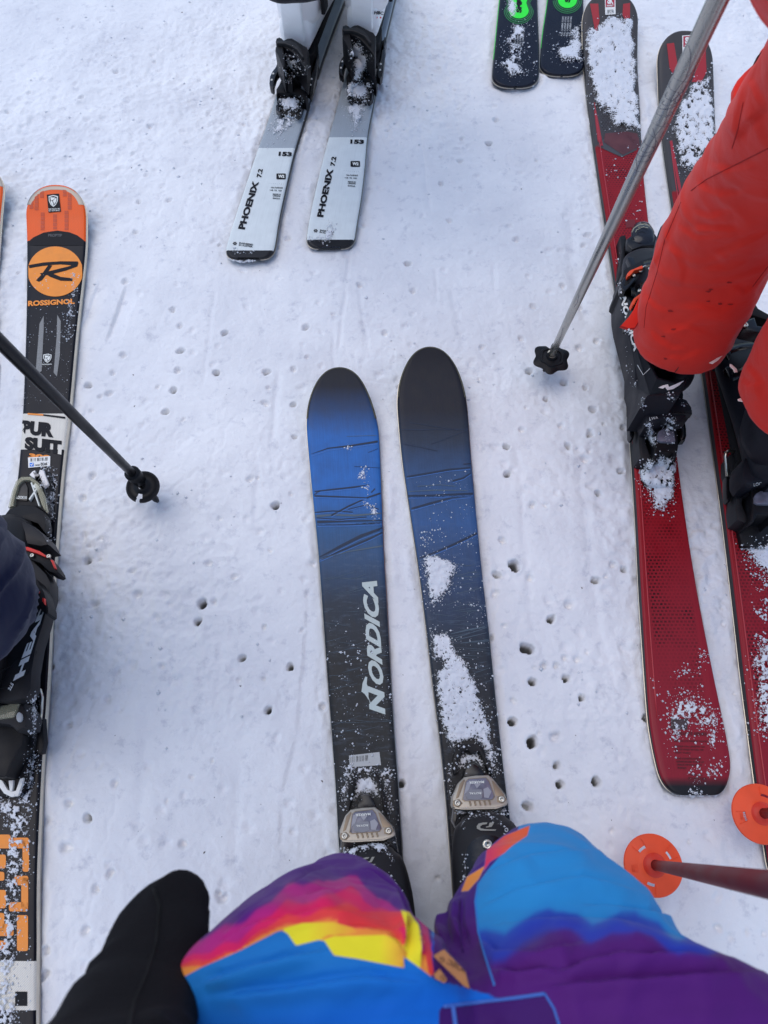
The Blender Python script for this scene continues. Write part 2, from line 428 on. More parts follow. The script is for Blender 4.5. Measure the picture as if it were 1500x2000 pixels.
FOOT = []
class Ski:
    def __init__(s, label, group, stations, topmat_fn, side, capf=None, capb=None, extf=None, extb=None, thick=0.014, n_per=24, lift=None):
        L = []; R = []
        for a in stations:
            L.append(P(a[0], a[1], a[4])); R.append(P(a[2], a[3], a[4]))
        LR = [list(l) + list(r) for l, r in zip(L, R)]
        def extend(end, prev, dist, wid, hts):
            c = (Vector(end[:3]) + Vector(end[3:])) / 2; c0 = (Vector(prev[:3]) + Vector(prev[3:])) / 2
            d = c - c0; d.z = 0; d.normalize(); r = Vector(end[3:]) - Vector(end[:3]); r.z = 0; r.normalize()
            # exact across direction
            nn = Vector((d.y, -d.x, 0)); nn = nn if nn.dot(r) > 0 else -nn
            q = c + d * dist; q.z = hts
            return list(q - nn * wid / 2) + list(q + nn * wid / 2)
        if extf:
            for (dist, wid, hz) in extf: LR.insert(0, extend(LR[0], LR[1], dist, wid, hz))
        if extb:
            for (dist, wid, hz) in extb: LR.append(extend(LR[-1], LR[-2], dist, wid, hz))
        G = catmull(LR, n_per)
        cl = (G[:, :3] + G[:, 3:]) / 2
        ds = np.r_[0, np.cumsum(np.linalg.norm(np.diff(cl, axis=0), axis=1))]
        tot = ds[-1]
        # resample: fine at the ends for the round caps
        sv = np.unique(np.r_[0, np.geomspace(0.0004, 0.06, 26), np.arange(0.065, tot - 0.065, 0.009), tot - np.geomspace(0.06, 0.0004, 22), tot])
        GG = np.array([[np.interp(q, ds, G[:, k]) for k in range(6)] for q in sv])
        s.s = sv; s.G = GG; s.tot = tot
        def cap(q, c):
            if c is None: return 1.0
            a, p, w0 = c
            if q >= a: return 1.0
            t = 1 - q / a
            return w0 + (1 - w0) * max(0.0, 1 - t ** p) ** (1.0 / p)
        cf = np.array([min(cap(q, capf), cap(tot - q, capb)) for q in sv])
        cf = np.maximum(cf, 0.02)
        s.cf = cf
        V = np.array([-1, -0.975, -0.93, -0.8, -0.6, -0.4, -0.2, 0, 0.2, 0.4, 0.6, 0.8, 0.93, 0.975, 1.0])
        dz = np.array([-0.0028, -0.0009, 0, 0, 0, 0, 0, 0, 0, 0, 0, 0, 0, -0.0009, -0.0028])
        mid = (GG[:, :3] + GG[:, 3:]) / 2; half = (GG[:, 3:] - GG[:, :3]) / 2
        wid = np.linalg.norm(half, axis=1)
        c0 = Vector(mid[len(mid) // 2]); c0.z = 0
        s.root = root('ski', c0, label, 'ski', group)
        n = len(sv); m = len(V)
        top = mid[:, None, :] + half[:, None, :] * (V[None, :] * cf[:, None])[:, :, None]
        top[:, :, 2] += dz[None, :]
        uv = np.stack([np.repeat(sv[:, None], m, 1), (V[None, :] * cf[:, None]) * wid[:, None]], 2)
        I = np.arange(n * m).reshape(n, m)
        fs = np.stack([I[:-1, :-1], I[1:, :-1], I[1:, 1:], I[:-1, 1:]], -1).reshape(-1, 4).tolist()
        s.mid = mid
        s.top = obj('top_sheet', top.reshape(-1, 3), fs, topmat_fn(s), s.root, True, uvs=uv.reshape(-1, 2))
        # sidewall, steel edge and base
        th = np.array([thick * (0.42 + 0.58 * min(1, max(0, min(q, tot - q) - 0.0) / 0.30)) for q in sv])
        rings = []
        for sgn in (-1, 1):
            e0 = top[:, 0 if sgn < 0 else m - 1, :].copy()
            hn = half / wid[:, None] * sgn
            e1 = e0 + hn * 0.0006; e1[:, 2] -= (th - 0.0028) * 0.82
            e2 = e0 + hn * 0.0016; e2[:, 2] -= (th - 0.0028) * 0.86
            e3 = e2.copy(); e3[:, 2] -= 0.0018
            rings.append((e0, e1, e2, e3))
        vs = []; fs = []; fm = []
        cols = [rings[0][0], rings[0][1], rings[0][2], rings[0][3], rings[1][3], rings[1][2], rings[1][1], rings[1][0]]
        arr = np.stack(cols, 1); k = arr.shape[1]; I = np.arange(n * k).reshape(n, k)
        for j in range(k - 1):
            q = np.stack([I[:-1, j], I[:-1, j + 1], I[1:, j + 1], I[1:, j]], -1).tolist(); fs += q
            fm += [{0: 0, 1: 1, 2: 1, 3: 2, 4: 1, 5: 1, 6: 0}[j]] * len(q)
        fs.append(I[0].tolist()[::-1]); fm.append(0); fs.append(I[-1].tolist()); fm.append(0)
        s.side = obj('sidewall', arr.reshape(-1, 3), fs, None, s.root, True, mats=[side, M_EDGE, M_BASE], fm=fm)
        s.side.data.set_sharp_from_angle(angle=math.radians(30))
        s.tree = bvh([s.top])
        # footprint (for pressing the snow down)
        flat = mid[:, 2] < 0.03
        o = top[:, 0, :2] ; p = top[:, -1, :2]
        FOOT.append((np.r_[o[flat], p[flat][::-1]], mid[flat]))
    def s_of(s, py):
        px, q = px_of(s.mid); o = np.argsort(q)
        return float(np.interp(py, q[o], s.s[o]))
    def frame(s, py):
        """centre, forward, right at photo row py (forward = towards increasing image height)"""
        px, q = px_of(s.mid); o = np.argsort(q)
        c = Vector([float(np.interp(py, q[o], s.mid[o, k])) for k in range(3)])
        c2 = Vector([float(np.interp(py - 60, q[o], s.mid[o, k])) for k in range(3)])
        f = c2 - c; f.z = 0; f.normalize()
        return c, f, Vector((f.y, -f.x, 0))

def ramp_mat(name, stops, rough=0.35, interp='LINEAR', coat=0.15, brushed=True, extra=None, bump=0.15):
    """stops: (metres from the ski's front end, colour)"""
    def fn(ski):
        m = bpy.data.materials.new(name); m.use_nodes = True
        n = m.node_tree.nodes; l = m.node_tree.links; b = n['Principled BSDF']
        st = stops(ski); mx = max(q for q, _ in st) or 1
        uvn = n.new('ShaderNodeUVMap'); sp = n.new('ShaderNodeSeparateXYZ'); l.new(uvn.outputs[0], sp.inputs[0])
        mr = n.new('ShaderNodeMath'); mr.operation = 'DIVIDE'; mr.inputs[1].default_value = mx * 1.001; l.new(sp.outputs[0], mr.inputs[0])
        cr = n.new('ShaderNodeValToRGB'); cr.color_ramp.interpolation = interp; e = cr.color_ramp.elements
        st = sorted(st, key=lambda t: t[0])
        while len(e) < len(st): e.new(0.5)
        for k, (q, c) in enumerate(st): e[k].position = min(1, max(0, q / (mx * 1.001))); 
        for k, (q, c) in enumerate(st): e[k].color = c
        l.new(mr.outputs[0], cr.inputs[0]); out = cr.outputs[0]
        if extra: out = extra(n, l, uvn, sp, out, ski)
        # brushed streaks along the ski and mottling
        mp = n.new('ShaderNodeMapping'); mp.inputs['Scale'].default_value = (14, 700, 1); l.new(uvn.outputs[0], mp.inputs[0])
        nz = n.new('ShaderNodeTexNoise'); nz.inputs['Scale'].default_value = 1.0; nz.inputs['Detail'].default_value = 4; l.new(mp.outputs[0], nz.inputs['Vector'])
        n2 = n.new('ShaderNodeTexNoise'); n2.inputs['Scale'].default_value = 42; n2.inputs['Detail'].default_value = 6; l.new(uvn.outputs[0], n2.inputs['Vector'])
        ad = n.new('ShaderNodeMath'); ad.operation = 'ADD'; l.new(nz.outputs[0], ad.inputs[0]); l.new(n2.outputs[0], ad.inputs[1])
        m2 = n.new('ShaderNodeMapRange'); m2.inputs[1].default_value = 0.7; m2.inputs[2].default_value = 1.3
        a = 0.16 if brushed else 0.06
        m2.inputs[3].default_value = 1 - a; m2.inputs[4].default_value = 1 + a; l.new(ad.outputs[0], m2.inputs[0])
        sc = n.new('ShaderNodeVectorMath'); sc.operation = 'SCALE'; l.new(out, sc.inputs[0]); l.new(m2.outputs[0], sc.inputs['Scale'])
        l.new(sc.outputs[0], b.inputs['Base Color'])
        m3 = n.new('ShaderNodeMapRange'); m3.inputs[1].default_value = 0.7; m3.inputs[2].default_value = 1.3
        m3.inputs[3].default_value = rough - 0.1; m3.inputs[4].default_value = rough + 0.14; l.new(ad.outputs[0], m3.inputs[0]); l.new(m3.outputs[0], b.inputs['Roughness'])
        b.inputs['Coat Weight'].default_value = coat * .4; b.inputs['Coat Roughness'].default_value = 0.2; b.inputs['Specular IOR Level'].default_value = .14
        bp = n.new('ShaderNodeBump'); bp.inputs['Strength'].default_value = bump; bp.inputs['Distance'].default_value = 0.0004
        l.new(nz.outputs[0], bp.inputs['Height']); l.new(bp.outputs[0], b.inputs['Normal'])
        return m
    return fn

# ---------------------------------------------------------------- soft limbs (trousers, sleeves, shells)
def ring_tube_mesh(rings, seg=28, per=5, capr=0.5):
    """rings: (Lx,Ly,Rx,Ry,h,ratio) in photo pixels, or ('w', centre, half vector, half vector2) in world; lofted tube"""
    R = []
    for r in rings:
        if r[0] == 'w': R.append(list(r[1]) + list(r[2]) + list(r[3]))
        else:
            l = P(r[0], r[1], r[4]); q = P(r[2], r[3], r[4]); R.append([*((l + q) / 2), *((q - l) / 2), r[5], 0, 0])
    cen = [Vector(r[:3]) for r in R]
    for i, r in enumerate(rings):
        if r[0] != 'w':
            t = (cen[min(i + 1, len(R) - 1)] - cen[max(i - 1, 0)]).normalized(); w = Vector(R[i][3:6])
            nn = w.cross(t).normalized() * w.length * r[5]; R[i][6:9] = list(nn)
    for i in range(1, len(R)):
        if Vector(R[i][6:9]).dot(Vector(R[i - 1][6:9])) < 0: R[i][6:9] = [-q for q in R[i][6:9]]
    G = catmull(R, per); n = len(G); vs = []; fs = []
    for g in G:
        c, a, b = g[:3], g[3:6], g[6:9]
        for k in range(seg):
            an = 2 * math.pi * k / seg; vs.append(c + a * math.cos(an) + b * math.sin(an))
    for i in range(n - 1):
        for k in range(seg):
            k2 = (k + 1) % seg; fs.append((i * seg + k, i * seg + k2, (i + 1) * seg + k2, (i + 1) * seg + k))
    for i, sg in ((0, 1), (n - 1, -1)):
        g = G[i]; d = G[0][:3] - G[1][:3] if i == 0 else G[-1][:3] - G[-2][:3]
        d = d / (np.linalg.norm(d) + 1e-9) * np.linalg.norm(g[3:6]) * capr
        prev = [i * seg + k for k in range(seg)]
        for q in (0.35, 0.65, 0.9):
            sc = math.sqrt(1 - q * q); base = len(vs)
            for k in range(seg):
                an = 2 * math.pi * k / seg; vs.append(g[:3] + d * q + (g[3:6] * math.cos(an) + g[6:9] * math.sin(an)) * sc)
            for k in range(seg):
                k2 = (k + 1) % seg; f = (prev[k], prev[k2], base + k2, base + k); fs.append(f if sg < 0 else f[::-1])
            prev = [base + k for k in range(seg)]
        vs.append(g[:3] + d); c = len(vs) - 1
        for k in range(seg):
            f = (prev[k], prev[(k + 1) % seg], c); fs.append(f if sg < 0 else f[::-1])
    return np.array(vs), fs
def fuse(name, tubes, m, parent, voxel=0.005, smooth_it=6, wrinkle=0.003, wscale=9.0, aniso=(1, 1, 1), seed=0, colfn=None, sub=0, folds=None):
    vs = []; fs = []; k = 0
    for a, f in tubes:
        vs.append(a); fs += [tuple(i + k for i in q) for q in f]; k += len(a)
    o = obj(name, np.concatenate(vs), fs, m, None)
    if len(tubes) > 0:
        md = o.modifiers.new('r', 'REMESH'); md.mode = 'VOXEL'; md.voxel_size = voxel; md.use_smooth_shade = True
        ms = o.modifiers.new('s', 'SMOOTH'); ms.iterations = smooth_it; ms.factor = 0.5
        dg = bpy.context.evaluated_depsgraph_get(); me = bpy.data.meshes.new_from_object(o.evaluated_get(dg))
        me.name = name; old = o.data; o.modifiers.clear(); o.data = me; bpy.data.meshes.remove(old)
        me.materials.clear(); me.materials.append(m)
    n = len(me.vertices); co = np.zeros(n * 3); no = np.zeros(n * 3)
    me.vertices.foreach_get('co', co); me.vertices.foreach_get('normal', no); co = co.reshape(-1, 3); no = no.reshape(-1, 3)
    if wrinkle:
        d = np.zeros(n); q = co * np.array(aniso) * wscale
        for i in range(n):
            p = Vector(q[i]) + Vector((seed * 3.1, seed, 0)); w = mnoise.noise(p * 0.6 + Vector((5, 1, 2)))
            a = mnoise.noise(p + Vector((w, w, w)) * 1.2)
            b = mnoise.noise(p * 2.3 + Vector((w, -w, w)))
            e = mnoise.noise(Vector((p.x * 1.7 + w, p.y * .8 - w, p.z * 1.5)) + Vector((9, 4, 1)))
            d[i] = (1 - abs(a) * 2.2) * 0.5 + b * 0.35 + max(0, 1 - abs(e) * 5) * .9
        co = co + no * (d * wrinkle)[:, None]
    co2 = co - np.array(parent.location) - (np.array(parent.parent.location) if parent.parent else 0)
    me.vertices.foreach_set('co', co2.ravel())
    if sub:
        o.parent = None; ms = o.modifiers.new('u', 'SUBSURF'); ms.levels = sub; ms.render_levels = sub
        dg = bpy.context.evaluated_depsgraph_get(); m2 = bpy.data.meshes.new_from_object(o.evaluated_get(dg)); m2.name = name
        o.modifiers.clear(); old = o.data; o.data = m2; bpy.data.meshes.remove(old); me = m2
        n = len(me.vertices); co = np.zeros(n * 3); me.vertices.foreach_get('co', co); co = co.reshape(-1, 3) + np.array(parent.location)
    if folds:
        wc = co if sub else co
        no = np.zeros(n * 3); me.vertices.foreach_get('normal', no); no = no.reshape(-1, 3); X, Y = px_of(wc); dd = np.zeros(n)
        for pts, amp, w in folds:
            best = np.full(n, 1e9); sg = np.zeros(n); tt = np.zeros(n); m = len(pts) - 1
            for q in range(m):
                (ax, ay), (bx, by) = pts[q], pts[q + 1]; dx, dy = bx - ax, by - ay; L = math.hypot(dx, dy)
                t = np.clip(((X - ax) * dx + (Y - ay) * dy) / (L * L), 0, 1); ex = X - ax - t * dx; ey = Y - ay - t * dy; dist = np.hypot(ex, ey)
                s_ = np.sign(dx * ey - dy * ex); u = dist < best; best = np.where(u, dist, best); sg = np.where(u, s_, sg); tt = np.where(u, (q + t) / m, tt)
            fade = np.clip(np.sin(np.pi * np.clip(tt, 0.02, .98)) * 1.6, 0, 1)
            wv = w * (.8 + .5 * fbm(X / 40, Y / 40, 2, 7)); z = best / wv
            dd += amp * fade * (np.where(sg > 0, np.exp(-(z / 1.8) ** 2), -.75 * (z * 2.0) * np.exp(-(z * 1.1) ** 2) + np.exp(-(z * 3.0) ** 2)))
        co = co + no * dd[:, None]; me.vertices.foreach_set('co', (co - np.array(parent.location)).ravel())
    if colfn is not None:
        X, Y = px_of(co)
        for nm, arr in colfn(X, Y, co).items():
            if arr.ndim == 2: me.attributes.new(nm, 'FLOAT_COLOR', 'POINT').data.foreach_set('color', arr.ravel())
            else: me.attributes.new(nm, 'FLOAT', 'POINT').data.foreach_set('value', arr)
    me.polygons.foreach_set('use_smooth', [True] * len(me.polygons)); me.update()
    o.parent = parent
    return o
# ---------------------------------------------------------------- where the skis lie (left edge, right edge, height)
T = 0.018
STN = {
 'orange': [(49,361,168,361,.058),(49,400,167,400,.044),(51,440,167,440,.030),(52,500,165,500,.020),(50,640,149,640,T),(44,800,134,800,T),(37,900,122,900,T),(26,1000,113,1000,T),(12,1180,100,1180,T),(-10,1340,91,1340,T),(-24,1500,80,1500,T),(-42,1700,71,1700,T),(-62,1850,70,1850,T),(-80,2000,69,2000,T)],
 'orange2': [(-115,318,7,318,.058),(-115,350,7,350,.046),(-112,420,0,420,.030),(-114,520,-8,520,T),(-124,700,-20,700,T),(-136,850,-40,850,T)],
 'phx1': [(437,503,532,503,T),(445,470,538,470,T),(460,420,546,420,T),(480,360,559,360,T),(500,300,573,300,T),(523,235,592,237,T),(548,160,614,162,T),(574,90,637,92,T),(608,0,672,0,T)],
 'phx2': [(597,482,690,482,T),(602,440,696,440,T),(613,385,705,385,T),(627,325,712,325,T),(644,260,718,260,T),(664,185,732,185,T),(682,110,745,110,T),(705,0,770,0,T)],
 'grn1': [(961,168,1052,168,T),(963,130,1053,130,T),(968,80,1053,80,T),(976,0,1050,0,T),(985,-80,1050,-80,T)],
 'grn2': [(1054,145,1142,145,T),(1056,110,1141,110,T),(1061,60,1141,60,T),(1070,0,1140,0,T),(1078,-80,1140,-80,T)],
 'red1': [(1139,-14,1247,-14,.060),(1139,30,1247,30,.044),(1140,80,1246,80,.030),(1143,130,1246,130,.021),(1151,200,1250,200,T),(1168,320,1256,320,T),(1185,430,1267,430,T),(1205,560,1283,560,T),(1222,700,1300,700,T),(1234,840,1317,840,T),(1245,1000,1338,1000,T),(1253,1150,1362,1150,T),(1262,1300,1391,1300,T),(1269,1400,1412,1400,T),(1276,1450,1422,1450,T),(1284,1490,1428,1490,T),(1292,1530,1428,1530,T),(1300,1553,1428,1553,T)],
 'red2': [(1285,60,1392,60,.060),(1286,105,1393,105,.042),(1288,160,1395,160,.026),(1292,220,1397,220,T),(1305,320,1402,320,T),(1322,430,1410,430,T),(1345,560,1426,560,T),(1370,680,1448,680,T),(1386,780,1466,780,T),(1412,968,1497,968,T),(1427,1085,1520,1085,T),(1443,1220,1548,1220,T),(1458,1350,1578,1350,T),(1474,1480,1610,1480,T),(1488,1590,1640,1590,T),(1502,1690,1655,1690,T)],
 'blue1': [(597,717,729,717,.052),(597,760,730,760,.040),(597,800,734,800,.030),(600,850,740,850,.021),(608,940,744,940,T),(621,1070,749,1070,T),(630,1190,756,1190,T),(638,1300,762,1300,T),(647,1420,769,1420,T),(655,1530,777,1530,T),(661,1640,784,1640,T),(667,1740,792,1740,T)],
 'blue2': [(775,677,905,677,.056),(775,715,907,715,.043),(775,760,910,760,.032),(779,820,915,820,.022),(787,900,921,900,T),(802,1000,930,1000,T),(820,1120,942,1120,T),(834,1230,955,1230,T),(847,1340,966,1340,T),(861,1450,978,1450,T),(872,1560,991,1560,T),(880,1660,1004,1660,T),(888,1760,1016,1760,T)],
}

# ---------------------------------------------------------------- the snow
HOLES = """227,142,2 194,38,1 86,158,1 147,167,1 160,192,2 197,184,1 57,184,2 107,193,1 17,222,1 57,222,1 44,248,1 171,236,1 230,240,1 293,249,2 358,260,1 367,282,1 458,293,1
216,280,1 255,304,1 286,332,1 318,365,1 331,392,2 271,395,2 50,349,1 54,363,1 76,301,1 265,452,2 310,138,1 313,98,1 392,158,1 147,295,1 431,250,1
854,135,2 934,138,1 884,178,1 775,176,1 968,235,2 902,272,2 954,281,4 891,292,1 898,315,2 811,340,1 765,349,1 794,356,1 862,357,2 903,369,1 931,343,1 1052,346,1 1146,307,1 1166,344,1
1137,390,1 826,422,1 878,430,2 707,441,1 995,442,1 1008,468,2 1071,490,1 1097,490,1 1149,458,2 1139,478,2 1031,540,1 1098,559,2 1073,571,1 797,517,3 867,528,1 807,570,2 703,559,2
244,549,2 272,571,1 337,602,2 351,634,2 438,649,3 240,692,2 352,684,3 219,727,2 347,724,2 422,726,4 172,754,3 213,767,2 338,761,3 323,805,3 219,840,1 216,880,1 252,881,1 180,930,2
489,935,2 520,727,3 574,724,2 518,787,2 573,793,3 576,855,3 562,465,2 555,933,1 589,761,1 597,640,2 345,555,1 162,973,2 402,952,1 538,988,4 324,997,1 164,1047,2 171,1095,3 481,1014,1
408,1101,2 258,1116,2 458,1128,2 267,1161,2 182,1181,2 395,1179,5 419,1176,2 386,1213,4 333,1180,1 473,1285,3 566,1303,4 524,1388,4 631,1379,2 234,1307,1 187,1339,1 140,1373,1 232,1386,1
135,1416,2 598,1017,1 605,1103,1 551,1156,1 1042,598,2 1135,600,2 1019,658,2 1166,667,2 1133,680,2 1034,724,3 1102,748,3 1142,758,3 1067,779,3 1158,801,3 953,711,1 1097,831,2 1019,838,2
1152,848,3 989,872,4 1110,871,3 1217,837,3 1143,896,2 1213,920,3 990,927,4 1168,963,3 1030,957,1 1040,985,2 936,869,1 982,1055,2 1003,1102,5 1007,1111,4 970,1123,3 1036,1128,2 966,1158,2
1218,1112,3 1165,1132,3 1184,1153,1 1111,1181,2 1077,1210,4 1133,1236,1 1028,1267,5 1104,1285,2 1064,1300,2 1086,1300,2 1128,1288,2 1106,1325,4 1040,1332,4 1136,1362,4 1000,1410,4
1039,1449,5 1084,1439,2 1087,1495,3 1094,1533,4 1164,1527,4 1030,1576,3 1211,1478,1 1262,1405,4 957,1245,2 1198,1102,2 1217,1265,1 225,1528,2 135,1514,1 135,1568,2 172,1597,3 128,1655,2
358,1649,2 217,1705,2 189,1737,2 429,1745,2 436,1755,2 170,1818,2 93,1857,2 90,1900,2 283,1642,1 89,1603,1 598,641,2 627,651,1 652,557,1 805,615,1 752,652,2 802,675,1 820,693,1 943,678,2
674,499,1 921,495,1 783,1532,4 1190,1655,1 1400,1752,1"""
def build_ground():
    fx = np.arange(-1.0, 1.0, 0.0023); fy = np.arange(-0.26, 1.95, 0.0023)
    g = 0.006 * 1.3 ** np.arange(1, 42); gc = np.cumsum(g)
    xs = np.r_[-1.0 - gc[::-1], fx, 1.0 + gc]; ys = np.r_[-0.26 - gc[::-1], fy, 1.95 + gc]
    X, Y = np.meshgrid(xs, ys)
    wx = X + 0.02 * fbm(X * 9, Y * 9, 3, 91); wy = Y + 0.02 * fbm(X * 9, Y * 9, 3, 92)
    Z = 0.012 * (fbm(wx * 3.2, wy * 3.2, 3, 1) - 0.5) + 0.007 * (fbm(wx * 13, wy * 10, 4, 2) - 0.5)
    churn = np.clip((fbm(X * 2.6 + 3, Y * 2.6, 3, 3) - 0.47) * 5 + 0.35 * np.clip(Y - 0.6, 0, 1), 0.10, 1)
    lump = np.abs(fbm(wx * 24, wy * 24, 4, 4, 0.6) - 0.5) * 2
    Z += churn * (0.0075 * (0.35 - lump) + 0.0040 * (fbm(X * 75, Y * 75, 3, 5) - 0.5))
    Z += 0.0010 * (fbm(X * 150, Y * 150, 2, 6) - 0.5)
    rid = np.clip(1 - np.abs(fbm(wx * 17, wy * 11, 4, 41, .6) - .5) * 16, 0, 1)
    Z -= .0016 * rid * np.clip(fbm(X * 5, Y * 5, 2, 43) * 2.4 - .9, 0, 1)
    # granular crusts
    Z += 0.0018 * np.clip(fbm(X * 60, Y * 60, 3, 8) - 0.60, 0, 1) * 6 * churn
    # old ski tracks
    def groove(pts, w, d, step=False):
        nonlocal Z
        d = d * 1.5
        for (a, b) in zip(pts[:-1], pts[1:]):
            A = P(*a); B = P(*b); dx, dy = B.x - A.x, B.y - A.y; L = math.hypot(dx, dy)
            t = ((X - A.x) * dx + (Y - A.y) * dy) / (L * L); q = ((X - A.x) * dy - (Y - A.y) * dx) / L
            q = q + 0.004 * (fbm(X * 30, Y * 30, 3, 21) - 0.5)
            m = np.clip(np.minimum(t, 1 - t) * L / 0.03 + 0.2, 0, 1)
            Z += (-d * np.clip((w - q) / 0.004, 0, 1) * np.clip((q + w) / 0.03, 0, 1) if step else -d * np.exp(-(q / w) ** 2)) * m
    groove([(690, 400), (676, 560), (660, 690)], 0.004, 0.0018)
    groove([(650, 640), (655, 800)], 0.004, 0.0010)
    groove([(545, 720), (530, 870)], 0.006, 0.0022)
    groove([(506, 900), (496, 1030)], 0.006, 0.0020)
    groove([(437, 1250), (420, 1390)], 0.007, 0.0022)
    groove([(612, 1180), (592, 1440), (562, 1560), (560, 1660)], 0.012, 0.0022, True)
    groove([(258, 560), (220, 670)], 0.016, 0.0045, True)
    groove([(205, 545), (170, 640)], 0.014, 0.0035, True)
    groove([(180, 790), (150, 880)], 0.012, 0.003, True)
    groove([(1115, 400), (1118, 520), (1150, 640)], 0.012, 0.003)
    groove([(965, 515), (967, 570)], 0.004, 0.002)
    groove([(850, 520), (852, 600)], 0.003, 0.001)
    groove([(500, 330), (470, 460)], 0.006, 0.001)
    groove([(1228, 760), (1235, 960)], 0.012, 0.002)
    for pts in ([(330, 20), (300, 330)], [(880, 560), (905, 680)], [(1010, 860), (1040, 1240)], [(700, 560), (720, 690)], [(300, 1250), (270, 1640)], [(470, 1480), (455, 1700)], [(1130, 900), (1180, 1300)], [(820, 250), (840, 420)], [(420, 560), (395, 760)], [(1080, 1560), (1100, 1700)]):
        groove(pts, rng.uniform(.004, .009), rng.uniform(.0008, .0016))
    # holes left by pole tips
    hl = [tuple(float(q) for q in ln.split(',')) for ln in HOLES.split()]
    for _ in range(330):
        hl.append((rng.uniform(0, 1500), rng.uniform(0, 1950), 1 if rng.rand() < .72 else 0))
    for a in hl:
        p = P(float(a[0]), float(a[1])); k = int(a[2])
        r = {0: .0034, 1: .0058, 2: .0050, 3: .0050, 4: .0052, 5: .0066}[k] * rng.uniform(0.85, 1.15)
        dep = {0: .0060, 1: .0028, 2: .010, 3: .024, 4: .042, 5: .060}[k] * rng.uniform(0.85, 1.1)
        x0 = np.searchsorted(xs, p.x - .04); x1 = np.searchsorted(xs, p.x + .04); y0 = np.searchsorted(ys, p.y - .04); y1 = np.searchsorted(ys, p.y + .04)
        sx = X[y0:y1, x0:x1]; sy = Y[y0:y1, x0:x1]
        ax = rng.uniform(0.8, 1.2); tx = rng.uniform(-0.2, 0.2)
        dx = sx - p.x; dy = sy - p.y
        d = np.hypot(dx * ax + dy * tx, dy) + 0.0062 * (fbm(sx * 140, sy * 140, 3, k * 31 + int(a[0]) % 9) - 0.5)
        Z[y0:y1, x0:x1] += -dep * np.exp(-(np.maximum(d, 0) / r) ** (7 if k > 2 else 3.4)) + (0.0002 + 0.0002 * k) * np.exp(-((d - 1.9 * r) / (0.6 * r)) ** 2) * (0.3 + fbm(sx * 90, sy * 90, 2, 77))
    # pressed flat under the skis, with a small lip beside them
    for nm, st in STN.items():
        L = [P(a[0], a[1], .008) for a in st if a[4] < .025]; R = [P(a[2], a[3], .008) for a in st if a[4] < .025]
        for e, e2 in ((0, 1), (-1, -2)):          # rounded ends
            m_ = (L[e] + R[e]) / 2; L[e] = L[e] * .55 + m_ * .45; R[e] = R[e] * .55 + m_ * .45
            m2 = (L[e2] + R[e2]) / 2 * .25 + (L[e] + R[e]) / 2 * .75; hw = (R[e2] - L[e2]) * .47
            k_ = 1 if e == 0 else len(L) - 1
            L.insert(k_, m2 - hw); R.insert(k_, m2 + hw)
        poly = [(v.x, v.y) for v in L] + [(v.x, v.y) for v in R[::-1]]
        x0, x1 = min(p[0] for p in poly) - .06, max(p[0] for p in poly) + .06; y0, y1 = min(p[1] for p in poly) - .06, max(p[1] for p in poly) + .06
        i0, i1 = np.searchsorted(xs, x0), np.searchsorted(xs, x1); j0, j1 = np.searchsorted(ys, y0), np.searchsorted(ys, y1)
        sx = X[j0:j1, i0:i1]; sy = Y[j0:j1, i0:i1]; d = sdist(sx, sy, poly)
        z = Z[j0:j1, i0:i1]; w = np.clip((d + 0.000 + 0.004 * fbm(sx * 60, sy * 60, 2, 14)) / 0.006, 0, 1)
        z = z * (1 - w) + np.minimum(z, -0.004) * w
        z += 0.0035 * np.exp(-((d + 0.014) / 0.008) ** 2) * np.clip(fbm(sx * 25, sy * 25, 3, 15) - 0.38, 0, 1) * 3
        Z[j0:j1, i0:i1] = z
    ny, nx = X.shape
    V = np.stack([X, Y, Z], -1).reshape(-1, 3)
    I = np.arange(nx * ny).reshape(ny, nx)
    Q = np.stack([I[:-1, :-1], I[:-1, 1:], I[1:, 1:], I[1:, :-1]], -1).reshape(-1, 4)
    me = bpy.data.meshes.new('snow_ground')
    me.vertices.add(len(V)); me.vertices.foreach_set('co', V.ravel())
    me.loops.add(Q.size); me.loops.foreach_set('vertex_index', Q.ravel())
    me.polygons.add(len(Q)); me.polygons.foreach_set('loop_start', np.arange(0, Q.size, 4)); me.polygons.foreach_set('loop_total', np.full(len(Q), 4))
    me.update(calc_edges=True); me.polygons.foreach_set('use_smooth', np.ones(len(Q), dtype=bool))
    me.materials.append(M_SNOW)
    o = bpy.data.objects.new('snow_ground', me); COL.objects.link(o); o['kind'] = 'structure'
    return o
GROUND = build_ground()
GTREE = BVHTree.FromPolygons([(-2, -1, 0), (2, -1, 0), (2, 3, 0), (-2, 3, 0)], [(0, 1, 2, 3)])
